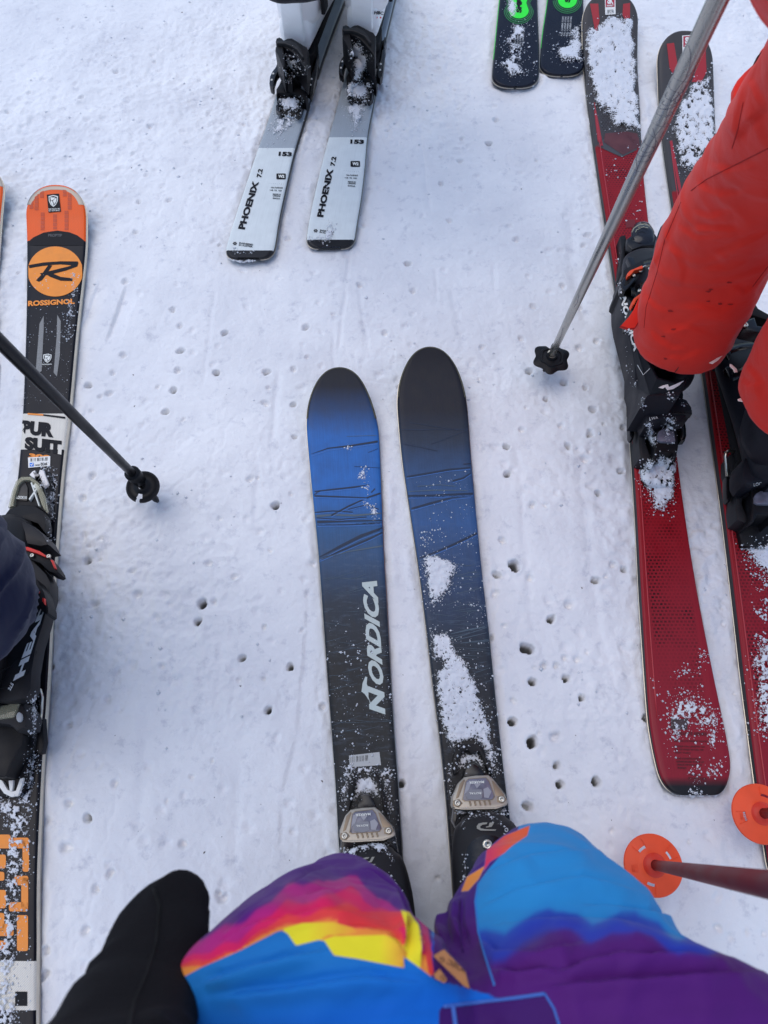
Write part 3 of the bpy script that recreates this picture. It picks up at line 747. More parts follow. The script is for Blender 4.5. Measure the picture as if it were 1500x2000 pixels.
# tiny dark specks of bark and grit on the snow
def grit():
    r = random.Random(5); vs = []; fs = []
    spots = [(356, 27), (257, 327), (259, 730), (1018, 369), (262, 792), (629, 1526), (1226, 1745), (1424, 1905), (1137, 1148), (400, 1665), (470, 1340), (605, 160), (733, 133)]
    spots += [(r.uniform(0, 1500), r.uniform(0, 1700)) for _ in range(70)]
    for i, (x, y) in enumerate(spots):
        s = 0.0016 if i < 13 else r.uniform(0.0004, 0.0010)
        c = P(x, y, 0.0); hit = None
        k = len(vs)
        ln = Vector((r.gauss(0, 1), r.gauss(0, 1), 0)).normalized(); sd = Vector((-ln.y, ln.x, 0))
        z = 0.003
        for a, b, h in ((1.6, .3, 0), (-1.4, .4, 0), (0, -.9, 0), (0.2, .1, 1.0)):
            p = c + ln * a * s + sd * b * s; vs.append((p.x, p.y, 0.0 + z + h * s))
        fs += [(k, k + 1, k + 3), (k + 1, k + 2, k + 3), (k + 2, k, k + 3), (k, k + 2, k + 1)]
    # drop every speck on to the snow
    nx = GROUND.data
    tree = BVHTree.FromPolygons([(0, 0, 0)], []) if False else None
    dg = bpy.context.evaluated_depsgraph_get()
    out = []
    for k in range(0, len(vs), 4):
        cx = sum(v[0] for v in vs[k:k + 4]) / 4; cy = sum(v[1] for v in vs[k:k + 4]) / 4
        ok, loc, nrm, idx = GROUND.ray_cast(Vector((cx, cy, 1)), Vector((0, 0, -1)))
        dz = (loc.z if ok else 0) - 0.003
        out += [(v[0], v[1], v[2] + dz) for v in vs[k:k + 4]]
    obj('grit_specks', out, fs, mat('grit', C(60, 50, 50), 0.8), None, False, kind='stuff')
grit()
def loose_crumbs():
    """small loose lumps of snow lying about, thicker where the snow is churned"""
    r = random.Random(8); vs = []; fs = []; n = 0
    while n < 5200:
        x = r.uniform(-.98, .98); y = r.uniform(-.24, 1.92)
        dn = fbm(np.array([x * 2.6 + 3]), np.array([y * 2.6]), 3, 3)[0] + .12 * y; cl = fbm(np.array([x * 14]), np.array([y * 14]), 3, 66)[0]
        n += 1
        if dn + cl * .9 < 1.0 + .25 * r.random(): continue
        ok, loc, nrm, i = GROUND.ray_cast(Vector((x, y, .2)), Vector((0, 0, -1)))
        if not ok or loc.z < -.008: continue
        s = .0006 + .0032 * r.random() ** 4; k = len(vs)
        for dx, dy, dz in ((1, 0, 0), (-1, 0, 0), (0, 1, 0), (0, -1, 0), (0, 0, 1), (0, 0, -1)):
            q = r.uniform(.6, 1.3); vs.append((loc.x + dx * s * q, loc.y + dy * s * q, loc.z + dz * s * q * .8 + s * .2))
        fs += [(k + a, k + b, k + c) for a, b, c in ((0, 2, 4), (2, 1, 4), (1, 3, 4), (3, 0, 4), (2, 0, 5), (1, 2, 5), (3, 1, 5), (0, 3, 5))]
    obj('loose_snow_crumbs', vs, fs, M_CRUMB, None, True, kind='stuff')
loose_crumbs()

# ---------------------------------------------------------------- the skis
SIDE_BLACK = mat('black_sidewall', C(24, 26, 34), 0.45)
SIDE_WHITE = mat('white_sidewall', C(205, 200, 200), 0.5, var=0.08, vscale=60)
def cst(c): return lambda s: [(0, c), (1, c)]

# ---- blue skis of the photographer
def blue_extra(scl):
    def ex(n, l, uvn, sp, out, ski):
        # scuffed web of fine scratches over the dark half
        mp = n.new('ShaderNodeMapping'); mp.inputs['Scale'].default_value = (160, 45, 1); mp.inputs['Rotation'].default_value = (0, 0, 0.25); l.new(uvn.outputs[0], mp.inputs[0])
        vz = n.new('ShaderNodeTexNoise'); vz.inputs['Scale'].default_value = 1; vz.inputs['Detail'].default_value = 6; vz.inputs['Roughness'].default_value = 0.75; l.new(mp.outputs[0], vz.inputs['Vector'])
        cr = n.new('ShaderNodeMapRange'); cr.inputs[1].default_value = 0.52; cr.inputs[2].default_value = 0.72; cr.inputs[4].default_value = 0.30; l.new(vz.outputs[0], cr.inputs[0])
        g = n.new('ShaderNodeMapRange'); g.inputs[1].default_value = 0.28; g.inputs[2].default_value = 0.36; l.new(sp.outputs[0], g.inputs[0])
        mu = n.new('ShaderNodeMath'); mu.operation = 'MULTIPLY'; l.new(cr.outputs[0], mu.inputs[0]); l.new(g.outputs[0], mu.inputs[1])
        mx = n.new('ShaderNodeMix'); mx.data_type = 'RGBA'; l.new(mu.outputs[0], mx.inputs[0]); l.new(out, mx.inputs[6]); mx.inputs[7].default_value = C(96, 112, 142)
        return mx.outputs[2]
    return ex
def b1(s):
    q = s.s_of
    return [(0, C(24, 27, 38)), (q(755), C(27, 32, 48)), (q(800), C(38, 60, 104)), (q(850), C(40, 90, 168)), (q(960), C(42, 92, 170)), (q(1040), C(44, 78, 128)), (q(1080), C(48, 74, 116)), (q(1180), C(40, 49, 67)), (q(1290), C(35, 38, 46)), (q(1500), C(33, 36, 43)), (q(1700), C(27, 28, 35))]
def b2(s):
    q = s.s_of
    return [(0, C(24, 26, 37)), (q(800), C(27, 30, 44)), (q(860), C(40, 50, 72)), (q(920), C(46, 70, 114)), (q(1020), C(46, 78, 134)), (q(1070), C(46, 70, 116)), (q(1160), C(44, 60, 94)), (q(1260), C(38, 46, 62)), (q(1400), C(32, 34, 42)), (q(1700), C(27, 28, 35))]
BL1 = Ski('blue ski with silver lettering and a barcode sticker, left of the pair near the knees', 'pair of blue skis', STN['blue1'], ramp_mat('blue_topsheet', b1, 0.40, extra=blue_extra(1), bump=0.3), SIDE_BLACK, capf=(0.118, 2.2, 0.0), extb=[(0.35, .100, T), (0.70, .116, T), (0.88, .112, .030)], capb=(0.03, 2.5, 0))
BL2 = Ski('dark blue ski with black tip and two big snow patches, beside the lettered blue ski', 'pair of blue skis', STN['blue2'], ramp_mat('dark_blue_topsheet', b2, 0.40, extra=blue_extra(1), bump=0.3), SIDE_BLACK, capf=(0.118, 2.2, 0.0), extb=[(0.35, .100, T), (0.70, .116, T), (0.88, .112, .030)], capb=(0.03, 2.5, 0))
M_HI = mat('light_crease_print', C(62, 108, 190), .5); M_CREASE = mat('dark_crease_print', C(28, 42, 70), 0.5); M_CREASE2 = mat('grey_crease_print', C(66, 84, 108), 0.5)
def line(ski, pts, w, m=None): decal('crease_print', stroke(pts, w), ski.tree, m or M_CREASE, ski.root, 0.0005, 6)
for pts, w, m in (
    (Z_BT((145, 795), (270, 752), (420, 735), (592, 708)), [0.4, 2, 3, 4], None), (Z_BT((165, 1035), (300, 1020), (440, 1005), (540, 988)), [2, 2.5, 3, .4], None),
    (Z_BT((170, 1058), (220, 1028)), 2, None), (Z_BT((180, 1062), (350, 1068), (520, 1074)), [3, 2.5, 1.5], None), (Z_BT((520, 1075), (610, 1045)), 3, None),
    (Z_BT((290, 1190), (400, 1130), (500, 1085)), [3, 3, 2], None), (Z_BT((185, 1195), (300, 1186), (450, 1190), (615, 1175)), [5, 3, 4, 2], M_CREASE2),
    (Z_BT((185, 1170), (300, 1160), (430, 1168)), 2, None), (Z_BT((183, 1205), (350, 1215), (520, 1200)), 1.5, None),
    (Z_BT((185, 1232), (400, 1226), (618, 1222)), [5, 2.5, 2], None), (Z_BT((187, 1250), (400, 1248), (618, 1238)), [1.5, 1.5, 3], None),
    (Z_BT((205, 1465), (350, 1390), (480, 1325), (622, 1272)), [1.5, 5, 6, 4], None), (Z_BT((212, 1478), (400, 1400), (540, 1340), (622, 1300)), [1, 3, 3.5, 2], None),
    (Z_BT((215, 1475), (400, 1425), (625, 1388)), [1, 2, 3], M_CREASE2), (Z_BT((400, 1150), (520, 1120), (600, 1150)), 1.5, None), (Z_BT((550, 1040), (575, 1015)), 2, None),
    (Z_BT((390, 675), (585, 668)), .8, M_CREASE2), (Z_BT((530, 780), (595, 755)), .8, None), (Z_BT((440, 870), (605, 880)), .8, None)):
    line(BL1, pts, w, m)
    if not m and len(pts) > 2: line(BL1, [(x, y + (max(w) if isinstance(w, list) else w) * .9 + .8) for x, y in pts], .9, M_HI)  # pale line painted below each dark crease as its highlight
for pts, w, m in (
    (Z_BT((735, 630), (870, 632), (960, 630), (1178, 628)), [1, 2, 1, 2], None), (Z_BT((940, 725), (1060, 680), (1178, 632)), 1.5, None), (Z_BT((800, 585), (900, 600), (1120, 635)), 1, None),
    (Z_BT((740, 720), (850, 740), (980, 770)), 2, None), (Z_BT((765, 940), (900, 918), (1060, 890), (1195, 878)), [2.5, 3, 3, 2], None), (Z_BT((1150, 856), (1200, 852)), 2.5, None),
    (Z_BT((1080, 965), (1150, 945), (1200, 912)), [3, 3, 1], None), (Z_BT((780, 1062), (950, 1058), (1212, 1046)), [3, 2.5, 3], None), (Z_BT((782, 1072), (980, 1068), (1212, 1056)), 1.2, None),
    (Z_BT((795, 1150), (930, 1112), (1080, 1072), (1200, 1060)), [3, 4, 2.5, 1], None), (Z_BT((780, 1035), (960, 1025), (1180, 1028)), [1, 2, 1], M_CREASE2), (Z_BT((850, 1000), (1000, 990), (1100, 1000)), 1.2, M_CREASE2),
    (Z_BT((838, 1478), (960, 1432), (1100, 1372), (1238, 1305)), [2, 2.5, 4, 4], None), (Z_BT((845, 1490), (1000, 1440)), 1.5, M_CREASE2),
    (Z_BT((1100, 1700), (1280, 1660)), 1, M_CREASE2), (Z_BT((850, 1640), (900, 1648)), 1.5, None), (Z_BT((1070, 1960), (1180, 1935), (1290, 1915)), [1, 3, 2], M_CREASE2),
    (Z_BL((860, 440), (1030, 400)), 1.2, M_CREASE2), (Z_BL((850, 430), (1030, 370)), 1.2, M_CREASE2), (Z_BL((880, 460), (1040, 440)), 1.2, M_CREASE2), (Z_BL((690, 560), (750, 545)), 1, M_CREASE2)):
    line(BL2, pts, w, m)
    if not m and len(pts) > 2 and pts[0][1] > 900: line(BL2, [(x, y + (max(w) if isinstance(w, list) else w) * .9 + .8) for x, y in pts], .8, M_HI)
r = random.Random(2)
for sk, xa, xb, ya, yb in ((BL1, 625, 765, 1120, 1440), (BL2, 850, 950, 1100, 1330)):
    for _ in range(46):
        y = r.uniform(ya, yb); x = r.uniform(xa, xb) + (y - 1120) * 0.06; L = r.uniform(8, 40); sl = r.uniform(-.35, .15)
        if sk is BL2: x += (y - 1100) * 0.08
        line(sk, [(x - L, y - L * sl), (x, y), (x + L, y + L * sl * 1.2)], [.3, .7, .3], M_CREASE2)
text_px('brand_print', 'ORDICA', Z_BL((441, 703), (402, 102), (313, 100), (356, 690)), BL1.tree, M_SILVERPRINT, BL1.root, bold=0.045, shear=0.35)
text_px('brand_print', 'N', Z_BL((449, 870), (443, 742), (350, 706), (357, 838)), BL1.tree, M_SILVERPRINT, BL1.root, bold=0.05)
decal('brand_print', Z_BL((357, 838), (364, 800), (330, 752), (312, 738), (318, 690), (334, 652), (345, 655), (342, 695), (352, 716), (352, 770), (362, 812)), BL1.tree, M_SILVERPRINT, BL1.root, 0.0011)
decal('barcode_sticker', Z_BL((240, 1105), (415, 1085), (424, 1160), (245, 1172)), BL1.tree, mat('clear_label', C(150, 158, 176), 0.3), BL1.root, 0.0008)
for k in range(22):
    x = 250 + k * 4.6 + r.uniform(-.8, .8)
    if r.random() < .82: decal('barcode_line', Z_BL((x, 1112 - k * .5), (x + r.uniform(1.2, 2.6), 1112 - k * .5), (x + 2, 1145 - k * .5), (x + .4, 1145 - k * .5)), BL1.tree, M_CHAR, BL1.root, 0.0012, 40)
for k, nm in enumerate(('rim',) * 1):
    pass
# protective rim round the blue tips
def tip_rim(ski, m, inset=3.0, smax=0.10, name='tip_rim'):
    n = ski.s.searchsorted(smax); mid = ski.mid[:n]; half = (ski.G[:n, 3:] - ski.G[:n, :3]) / 2; cf = ski.cf[:n]
    w = np.linalg.norm(half, axis=1)
    vs = []; fs = []
    L = [mid[i] - half[i] * cf[i] for i in range(n)][::-1] + [mid[i] + half[i] * cf[i] for i in range(n)]
    cen = mid[n - 1]
    for p in L:
        d = cen - p; d = d / np.linalg.norm(d); vs += [tuple(p + np.array([0, 0, -0.001]) - d * 0.0004), tuple(p + d * inset * 0.001 * 0.5 + np.array([0, 0, .0008])), tuple(p + d * inset * 0.001 + np.array([0, 0, .0004]))]
    for i in range(len(L) - 1):
        for j in (0, 1): a = i * 3 + j; fs.append((a, a + 3, a + 4, a + 1))
    return obj(name, vs, fs, m, ski.root)
tip_rim(BL1, mat('worn_dark_edge', C(62, 64, 60), 0.5, var=0.4, vscale=150), 2.6)
tip_rim(BL2, bpy.data.materials['worn_dark_edge'], 2.6)

# ---- black and orange skis of the left skier
def o1(s):
    q = s.s_of; K = C(15, 16, 26); Wt = C(188, 190, 200); O = C(206, 84, 34)
    return [(0, O), (q(468), K), (q(803), Wt), (q(876), K), (q(1876), Wt), (q(1972), K), (q(1983), Wt), (q(1990), K)]
def weave(n, l, uvn, sp, out, ski):
    w = n.new('ShaderNodeTexWave'); w.inputs['Scale'].default_value = 210; w.bands_direction = 'DIAGONAL'; l.new(uvn.outputs[0], w.inputs['Vector'])
    m = n.new('ShaderNodeMapRange'); m.inputs[3].default_value = 0.86; m.inputs[4].default_value = 1.1; l.new(w.outputs[1], m.inputs[0])
    s = n.new('ShaderNodeVectorMath'); s.operation = 'SCALE'; l.new(out, s.inputs[0]); l.new(m.outputs[0], s.inputs['Scale']); return s.outputs[0]
OR1 = Ski('black ski with orange tip, orange oval emblem and white panel, crossed by a black pole', 'pair of black and orange skis', STN['orange'], ramp_mat('orange_black_topsheet', o1, 0.34, 'CONSTANT', 0.4, False, extra=weave), SIDE_WHITE, capf=(0.066, 2.3, 0.0), extb=[(0.25, .122, T)], capb=(0.04, 2.5, 0))
OR2 = Ski('orange ski tip at the very left edge, mostly outside the picture', 'pair of black and orange skis', STN['orange2'], ramp_mat('orange_black_topsheet', lambda s: [(0, C(206, 84, 34)), (s.s_of(430), C(30, 32, 44)), (s.tot, C(30, 32, 44))], 0.34, 'CONSTANT', 0.4, False), SIDE_WHITE, capf=(0.066, 2.3, 0.0), extb=[(0.3, .085, T), (0.7, .09, T), (1.05, .12, T)], capb=(0.04, 2.5, 0))
t = OR1.tree; R_ = OR1.root
decal('black_band_print', Z_RS((161, 452), (190, 425), (250, 396), (330, 384), (400, 394), (445, 412), (482, 440), (480, 470), (160, 470)), t, M_INK, R_, 0.0006)
M_DKOR = mat('dark_orange_print', C(168, 62, 30), 0.35)
for x, ys in ((180, (190, 270)), (210, (160, 270)), (240, (150, 200)), (372, (150, 190)), (400, (170, 270)), (245, (280, 385)), (316, (290, 380)), (382, (270, 385))):
    yy = ys[0]
    while yy < ys[1] - 8:
        e = min(yy + 24, ys[1]); decal('stripe_print', Z_RS((x - 11, yy), (x + 11, yy), (x + 12, e - 3), (x - 10, e - 3)), t, M_DKOR, R_, 0.0005, 20); yy = e
decal('oval_emblem_print', Z_RS(*([(max(164, min(472, x)), y) for x, y in circ(318, 620, 158, 144, 48)])), t, M_ORANGEP, R_, 0.0008)
for pl in (((166, 584), (250, 569), (350, 562), (448, 563), (452, 575), (446, 588), (350, 580), (300, 583), (240, 590), (170, 602)),
           ((452, 568), (446, 592), (380, 616), (300, 636), (245, 646), (230, 632), (320, 610), (400, 590)),
           ((278, 585), (302, 586), (272, 632), (242, 672), (224, 680), (208, 672), (238, 640)),
           ((262, 634), (300, 630), (350, 652), (420, 660), (416, 676), (350, 674), (290, 652))):
    decal('letter_print', Z_RS(*pl), t, M_INK, R_, 0.0012)
text_px('brand_print', 'ROSSIGNOL', Z_RS((162, 820), (430, 806), (430, 776), (162, 789)), t, M_ORANGEP, R_, bold=0.045)
text_px('brand_print', 'PROPTIP', Z_RS((278, 420), (358, 420), (358, 404), (278, 404)), t, mat('faint_print', C(64, 68, 82), .4), R_, bold=0.03)
M_GMESH = mat('mesh_grey_print', C(112, 116, 128), 0.5, var=0.3, vscale=900)
decal('stripe_print', Z_RS((252, 874), (252, 950), (240, 1192), (208, 1214), (206, 1195), (228, 920)), t, M_GMESH, R_)
decal('stripe_print', Z_RS((330, 868), (350, 905), (345, 1100), (328, 1224), (309, 1200), (326, 1000)), t, M_GMESH, R_)
def badge(cx, cy, w, h, zf, tree, rt, box=None):
    if box: decal('badge_print', zf(*box), tree, M_INK, rt, 0.0010)
    sh = [(-1, -.8), (0, -1), (1, -.8), (.95, 0), (.55, .65), (0, 1), (-.55, .65), (-.95, 0)]
    decal('shield_print', zf(*[(cx + a * w, cy + b * h) for a, b in sh]), tree, M_WHITEPRINT, rt, 0.0014, 30)
    decal('shield_print', zf(*[(cx + a * w * .8, cy + b * h * .82) for a, b in sh]), tree, M_INK if box else M_CHAR, rt, 0.0017, 30)
    for pl in (((-.6, -.6), (.5, -.55), (.1, -.2), (-.5, 0)), ((-.55, .05), (-.2, .02), (.1, .7), (0, .8), (-.5, .4)), ((.5, -.45), (.7, -.5), (.65, .1), (.2, .6), (-.05, 0))):
        decal('shield_print', zf(*[(cx + a * w, cy + b * h) for a, b in pl]), tree, M_WHITEPRINT, rt, 0.0020, 30)
badge(308, 215, 27, 34, Z_RS, t, R_, box=((270, 178), (340, 172), (351, 275), (280, 281)))
text_px('badge_print', 'PRECISION SKI', Z_RS((280, 266), (346, 263), (346, 256), (280, 259)), t, M_WHITEPRINT, R_, off=.0014)
text_px('badge_print', 'SKI REPUBLIC', Z_RS((281, 275), (347, 272), (347, 266), (281, 269)), t, M_WHITEPRINT, R_, off=.0014)
badge(274, 1120, 24, 26, Z_RS, t, R_, box=((250, 1097), (298, 1095), (296, 1130), (274, 1148), (252, 1130)))
text_px('badge_print', 'ROSSIGNOL', Z_RS((243, 1158), (300, 1156), (300, 1149), (243, 1151)), t, M_WHITEPRINT, R_)
decal('stripe_print', Z_RS((130, 1431), (250, 1440), (250, 1449), (130, 1440)), t, M_ORANGEP, R_, .001)
decal('stripe_print', Z_RS((250, 1440), (376, 1455), (376, 1466), (250, 1449)), t, M_INK, R_, .001)
text_px('model_print', 'PUR', Z_RS((122, 1553), (308, 1575), (312, 1492), (132, 1474)), t, M_INK, R_, bold=0.07)
text_px('model_print', 'SUIT', Z_RS((142, 1640), (352, 1672), (356, 1592), (145, 1568)), t, M_INK, R_, bold=0.07)
decal('white_panel_print', Z_RS((335, 1638), (356, 1640), (353, 1672), (333, 1668)), t, mat('panel_white', C(188, 190, 200), .4), R_, .0008)
text_px('model_print', '300', Z_RS((165, 1694), (288, 1704), (292, 1676), (169, 1664)), t, M_ORANGEP, R_, bold=0.06)
M_LABEL = mat('white_label', C(198, 204, 222), .35)
decal('barcode_sticker', Z_RS((163, 1690), (291, 1682), (290, 1738), (165, 1749)), t, M_LABEL, R_, .0016)
for k in range(26):
    x = 178 + k * 3.8
    if r.random() < .85: decal('barcode_line', Z_RS((x, 1695 - k * .25), (x + r.uniform(1.2, 3), 1695 - k * .25), (x + 2, 1714 - k * .25), (x + .4, 1714 - k * .25)), t, M_INK, R_, .0020, 40)
decal('check_mark_print', Z_RS((173, 1722), (196, 1720), (197, 1741), (174, 1743)), t, mat('blue_print', C(40, 110, 220), .4), R_, .0020)
decal('check_mark_print', Z_RS((177, 1731), (180, 1728), (184, 1733), (192, 1723), (195, 1726), (185, 1739)), t, M_LABEL, R_, .0024)
text_px('label_print', '036', Z_RS((236, 1738), (274, 1734), (274, 1718), (236, 1721)), t, M_INK, R_, off=.002, bold=.03)
text_px('label_print', 'rental', Z_RS((203, 1739), (230, 1737), (230, 1726), (203, 1728)), t, M_CHAR, R_, off=.002)
# bright metal tip protector
M_TIP = mat('worn_metal', C(120, 120, 128), .38, .7, var=.2, vscale=60)
tip_rim(OR1, M_TIP, 10, .046, 'tip_protector'); tip_rim(OR2, M_TIP, 8.5, .052, 'tip_protector')
# tail lettering: orange blocks, partly under snow
def rrect(x0, y0, x1, y1, r_): return circ(x1 - r_, y1 - r_, r_, n=4, a0=0, a1=90) + circ(x0 + r_, y1 - r_, r_, n=4, a0=90, a1=180) + circ(x0 + r_, y0 + r_, r_, n=4, a0=180, a1=270) + circ(x1 - r_, y0 + r_, r_, n=4, a0=270, a1=360)
for b in ((60, 620, 190, 690), (-90, 600, 70, 690), (148, 640, 190, 842), (-90, 730, 40, 820), (-90, 842, 30, 900), (95, 868, 186, 930), (140, 880, 185, 1102), (-90, 960, 40, 1080), (60, 1040, 184, 1100), (-90, 1110, 30, 1230), (112, 1124, 184, 1358), (-90, 1290, 40, 1350), (-20, 1180, 90, 1260)):
    decal('letter_print', Z_RT(*rrect(*b, 14)), t, M_ORANGEP, R_, .0008)
decal('stripe_print', Z_RT((100, 1622), (178, 1622), (178, 1715), (100, 1715)), t, M_INK, R_, .0008)

# ---- light grey skis of the skier in white boots
def p1(yband):
    def f(s):
        q = s.s_of; A = C(186, 198, 220); B_ = C(138, 150, 174)
        return [(0, C(30, 32, 40)), (0.017, A), (q(yband), B_), (q(yband - 280), C(134, 146, 170))]
    return f
PH1 = Ski('light grey ski with clean black model name, left of two under the white boots', 'pair of light grey skis', STN['phx1'], ramp_mat('grey_topsheet', p1(291), 0.35, 'CONSTANT', .3, False), SIDE_BLACK, capf=(0.03, 2.4, 0.45), extb=[(0.30, .095, T), (0.62, .112, .03), (0.76, .112, .07)], capb=(.07, 2.2, 0), thick=.016)
PH2 = Ski('light grey ski with snow dusting its tail, right of two under the white boots', 'pair of light grey skis', STN['phx2'], ramp_mat('grey_topsheet', p1(269), 0.35, 'CONSTANT', .3, False), SIDE_BLACK, capf=(0.03, 2.4, 0.45), extb=[(0.30, .095, T), (0.62, .112, .03), (0.76, .112, .07)], capb=(.07, 2.2, 0), thick=.016)
for sk, A in ((PH1, dict(n=((290, 1662), (393, 1317), (347, 1308), (240, 1655)), v=((409, 1287), (421, 1226), (388, 1220), (374, 1283)), s=((533, 1129), (628, 1134), (631, 1102), (536, 1098)), w=(552, 1277), dx=0, st=(218, 1762))),
              (PH2, dict(n=((857, 1573), (931, 1227), (884, 1219), (810, 1568)), v=((940, 1205), (953, 1137), (918, 1131), (907, 1200)), s=((1052, 1041), (1150, 1043), (1153, 1013), (1053, 1010)), w=(1088, 1187), dx=1, st=(802, 1670)))):
    t = sk.tree; R_ = sk.root
    text_px('model_print', 'PHOENIX', Z_PH(*A['n']), t, M_INK, R_, bold=.05)
    text_px('model_print', '7.2', Z_PH(*A['v']), t, M_INK, R_, bold=.04)
    text_px('length_print', '153', Z_PH(*A['s']), t, M_INK, R_, bold=.055)
    cx, cy = A['w']
    decal('badge_print', Z_PH(*rrect(cx - 34, cy - 21, cx + 34, cy + 21, 6)), t, M_INK, R_)
    text_px('badge_print', 'W2', Z_PH((cx - 22, cy + 11), (cx + 24, cy + 13), (cx + 25, cy - 9), (cx - 20, cy - 11)), t, M_WHITEPRINT, R_, off=.0013, bold=.06)
    x0, y0 = (475, 1362) if not A['dx'] else (1018, 1272)
    for s_, a, b, c in (('16m RADIUS', 5, 0, 84), ('118  72  103', -4, 20, 84), ('MADE IN', 18, 48, 56), ('UKRAINE', 16, 60, 56), ('85932A', 16, 78, 54)):
        text_px('small_print', s_, Z_PH((x0 + a, y0 + b), (x0 + a + c, y0 + b + 4), (x0 + a + c, y0 + b - 6), (x0 + a, y0 + b - 10)), t, M_CHAR, R_, bold=.03)
    for k in range(8): decal('small_print', Z_PH(*circ(x0 - 10 + k * 15, y0 - 36 + k * 1.1, 1.6, n=4)), t, M_CHAR, R_)
    sx, sy = A['st']
    for k in range(6):
        an = k * 60; decal('star_print', Z_PH(*stroke([(sx + 4 * math.cos(math.radians(an)), sy + 3 * math.sin(math.radians(an))), (sx + 15 * math.cos(math.radians(an)), sy + 13 * math.sin(math.radians(an)))], 7)), t, M_INK, R_)
    text_px('small_print', 'ENGINEERED', Z_PH((sx + 30, sy + 2), (sx + 130, sy + 16), (sx + 132, sy + 4), (sx + 32, sy - 9)), t, M_INK, R_, bold=.03)
    text_px('small_print', 'IN AUSTRIA', Z_PH((sx + 28, sy + 16), (sx + 127, sy + 30), (sx + 129, sy + 18), (sx + 30, sy + 5)), t, M_INK, R_, bold=.03)

# ---- dark skis with green print
def g1(s): return [(0, C(12, 15, 32)), (0.3, C(12, 15, 32))]
GR1 = Ski('dark navy ski tail with a neon green print, left of its pair', 'pair of dark skis with green print', STN['grn1'], ramp_mat('navy_topsheet', g1, .3, 'CONSTANT', .4, False), SIDE_BLACK, capf=(.045, 2.6, .0), extb=[(.45, .07, T), (.95, .1, T), (1.2, .12, .06)], capb=(.07, 2.2, 0))
GR2 = Ski('dark navy ski tail with a neon green print, touching the snowy red ski', 'pair of dark skis with green print', STN['grn2'], ramp_mat('navy_topsheet', g1, .3, 'CONSTANT', .4, False), SIDE_BLACK, capf=(.045, 2.6, .0), extb=[(.45, .07, T), (.95, .1, T), (1.2, .12, .06)], capb=(.07, 2.2, 0))
M_GEDGE = mat('green_edge', C(60, 200, 90), .4)
for sk in (GR1, GR2):
    tube('green_edge', [Vector(sk.mid[i] - (sk.G[i, 3:] - sk.G[i, :3]) / 2 * 1.01) - Vector((0, 0, .004)) for i in range(30, len(sk.s) - 26, 4) if sk.s[i] < .5 * sk.tot or True][: -12 if sk is GR1 else -9], .0011, M_GEDGE, sk.root, 6)
M_GLINE = mat('dark_green_line', C(40, 110, 70), .4)
for sk, cx, yb, w in ((GR1, 196, 98, 52), (GR2, 450, 44, 50)):
    pill = lambda k: [(cx - w - k, -260)] + [(cx - w - k, yb - 40)] + circ(cx, yb - 40, w + k, 42 + k, n=14, a0=180, a1=0) + [(cx + w + k, -260)]
    for k, m, o_ in ((26, M_GLINE, .0005), (22, M_INK, .0007), (18, M_GLINE, .0009), (13, M_INK, .0011), (9, M_GLINE, .0013), (4, M_INK, .0015), (0, M_GREENP, .0017)):
        decal('pill_print', Z_TR(*pill(k)), sk.tree, m, sk.root, o_, 30)
    text_px('model_print', 'SHAPE', Z_TR((cx + 14, yb - 26), (cx + 20, yb - 150), (cx - 10, yb - 152), (cx - 14, yb - 28)), sk.tree, M_INK, sk.root, bold=.06, off=.0022)
for k in range(4):
    text_px('small_print', 'FULL CAMBER CORE', Z_TR((424 + k * 14, 190), (432 + k * 14, 88), (423 + k * 14, 88), (415 + k * 14, 190)), GR2.tree, M_GREYPRINT, GR2.root)
    text_px('small_print', 'FULL CAMBER CORE', Z_TR((178 + k * 14, 240), (184 + k * 14, 145), (175 + k * 14, 145), (169 + k * 14, 240)), GR1.tree, M_GREYPRINT, GR1.root)

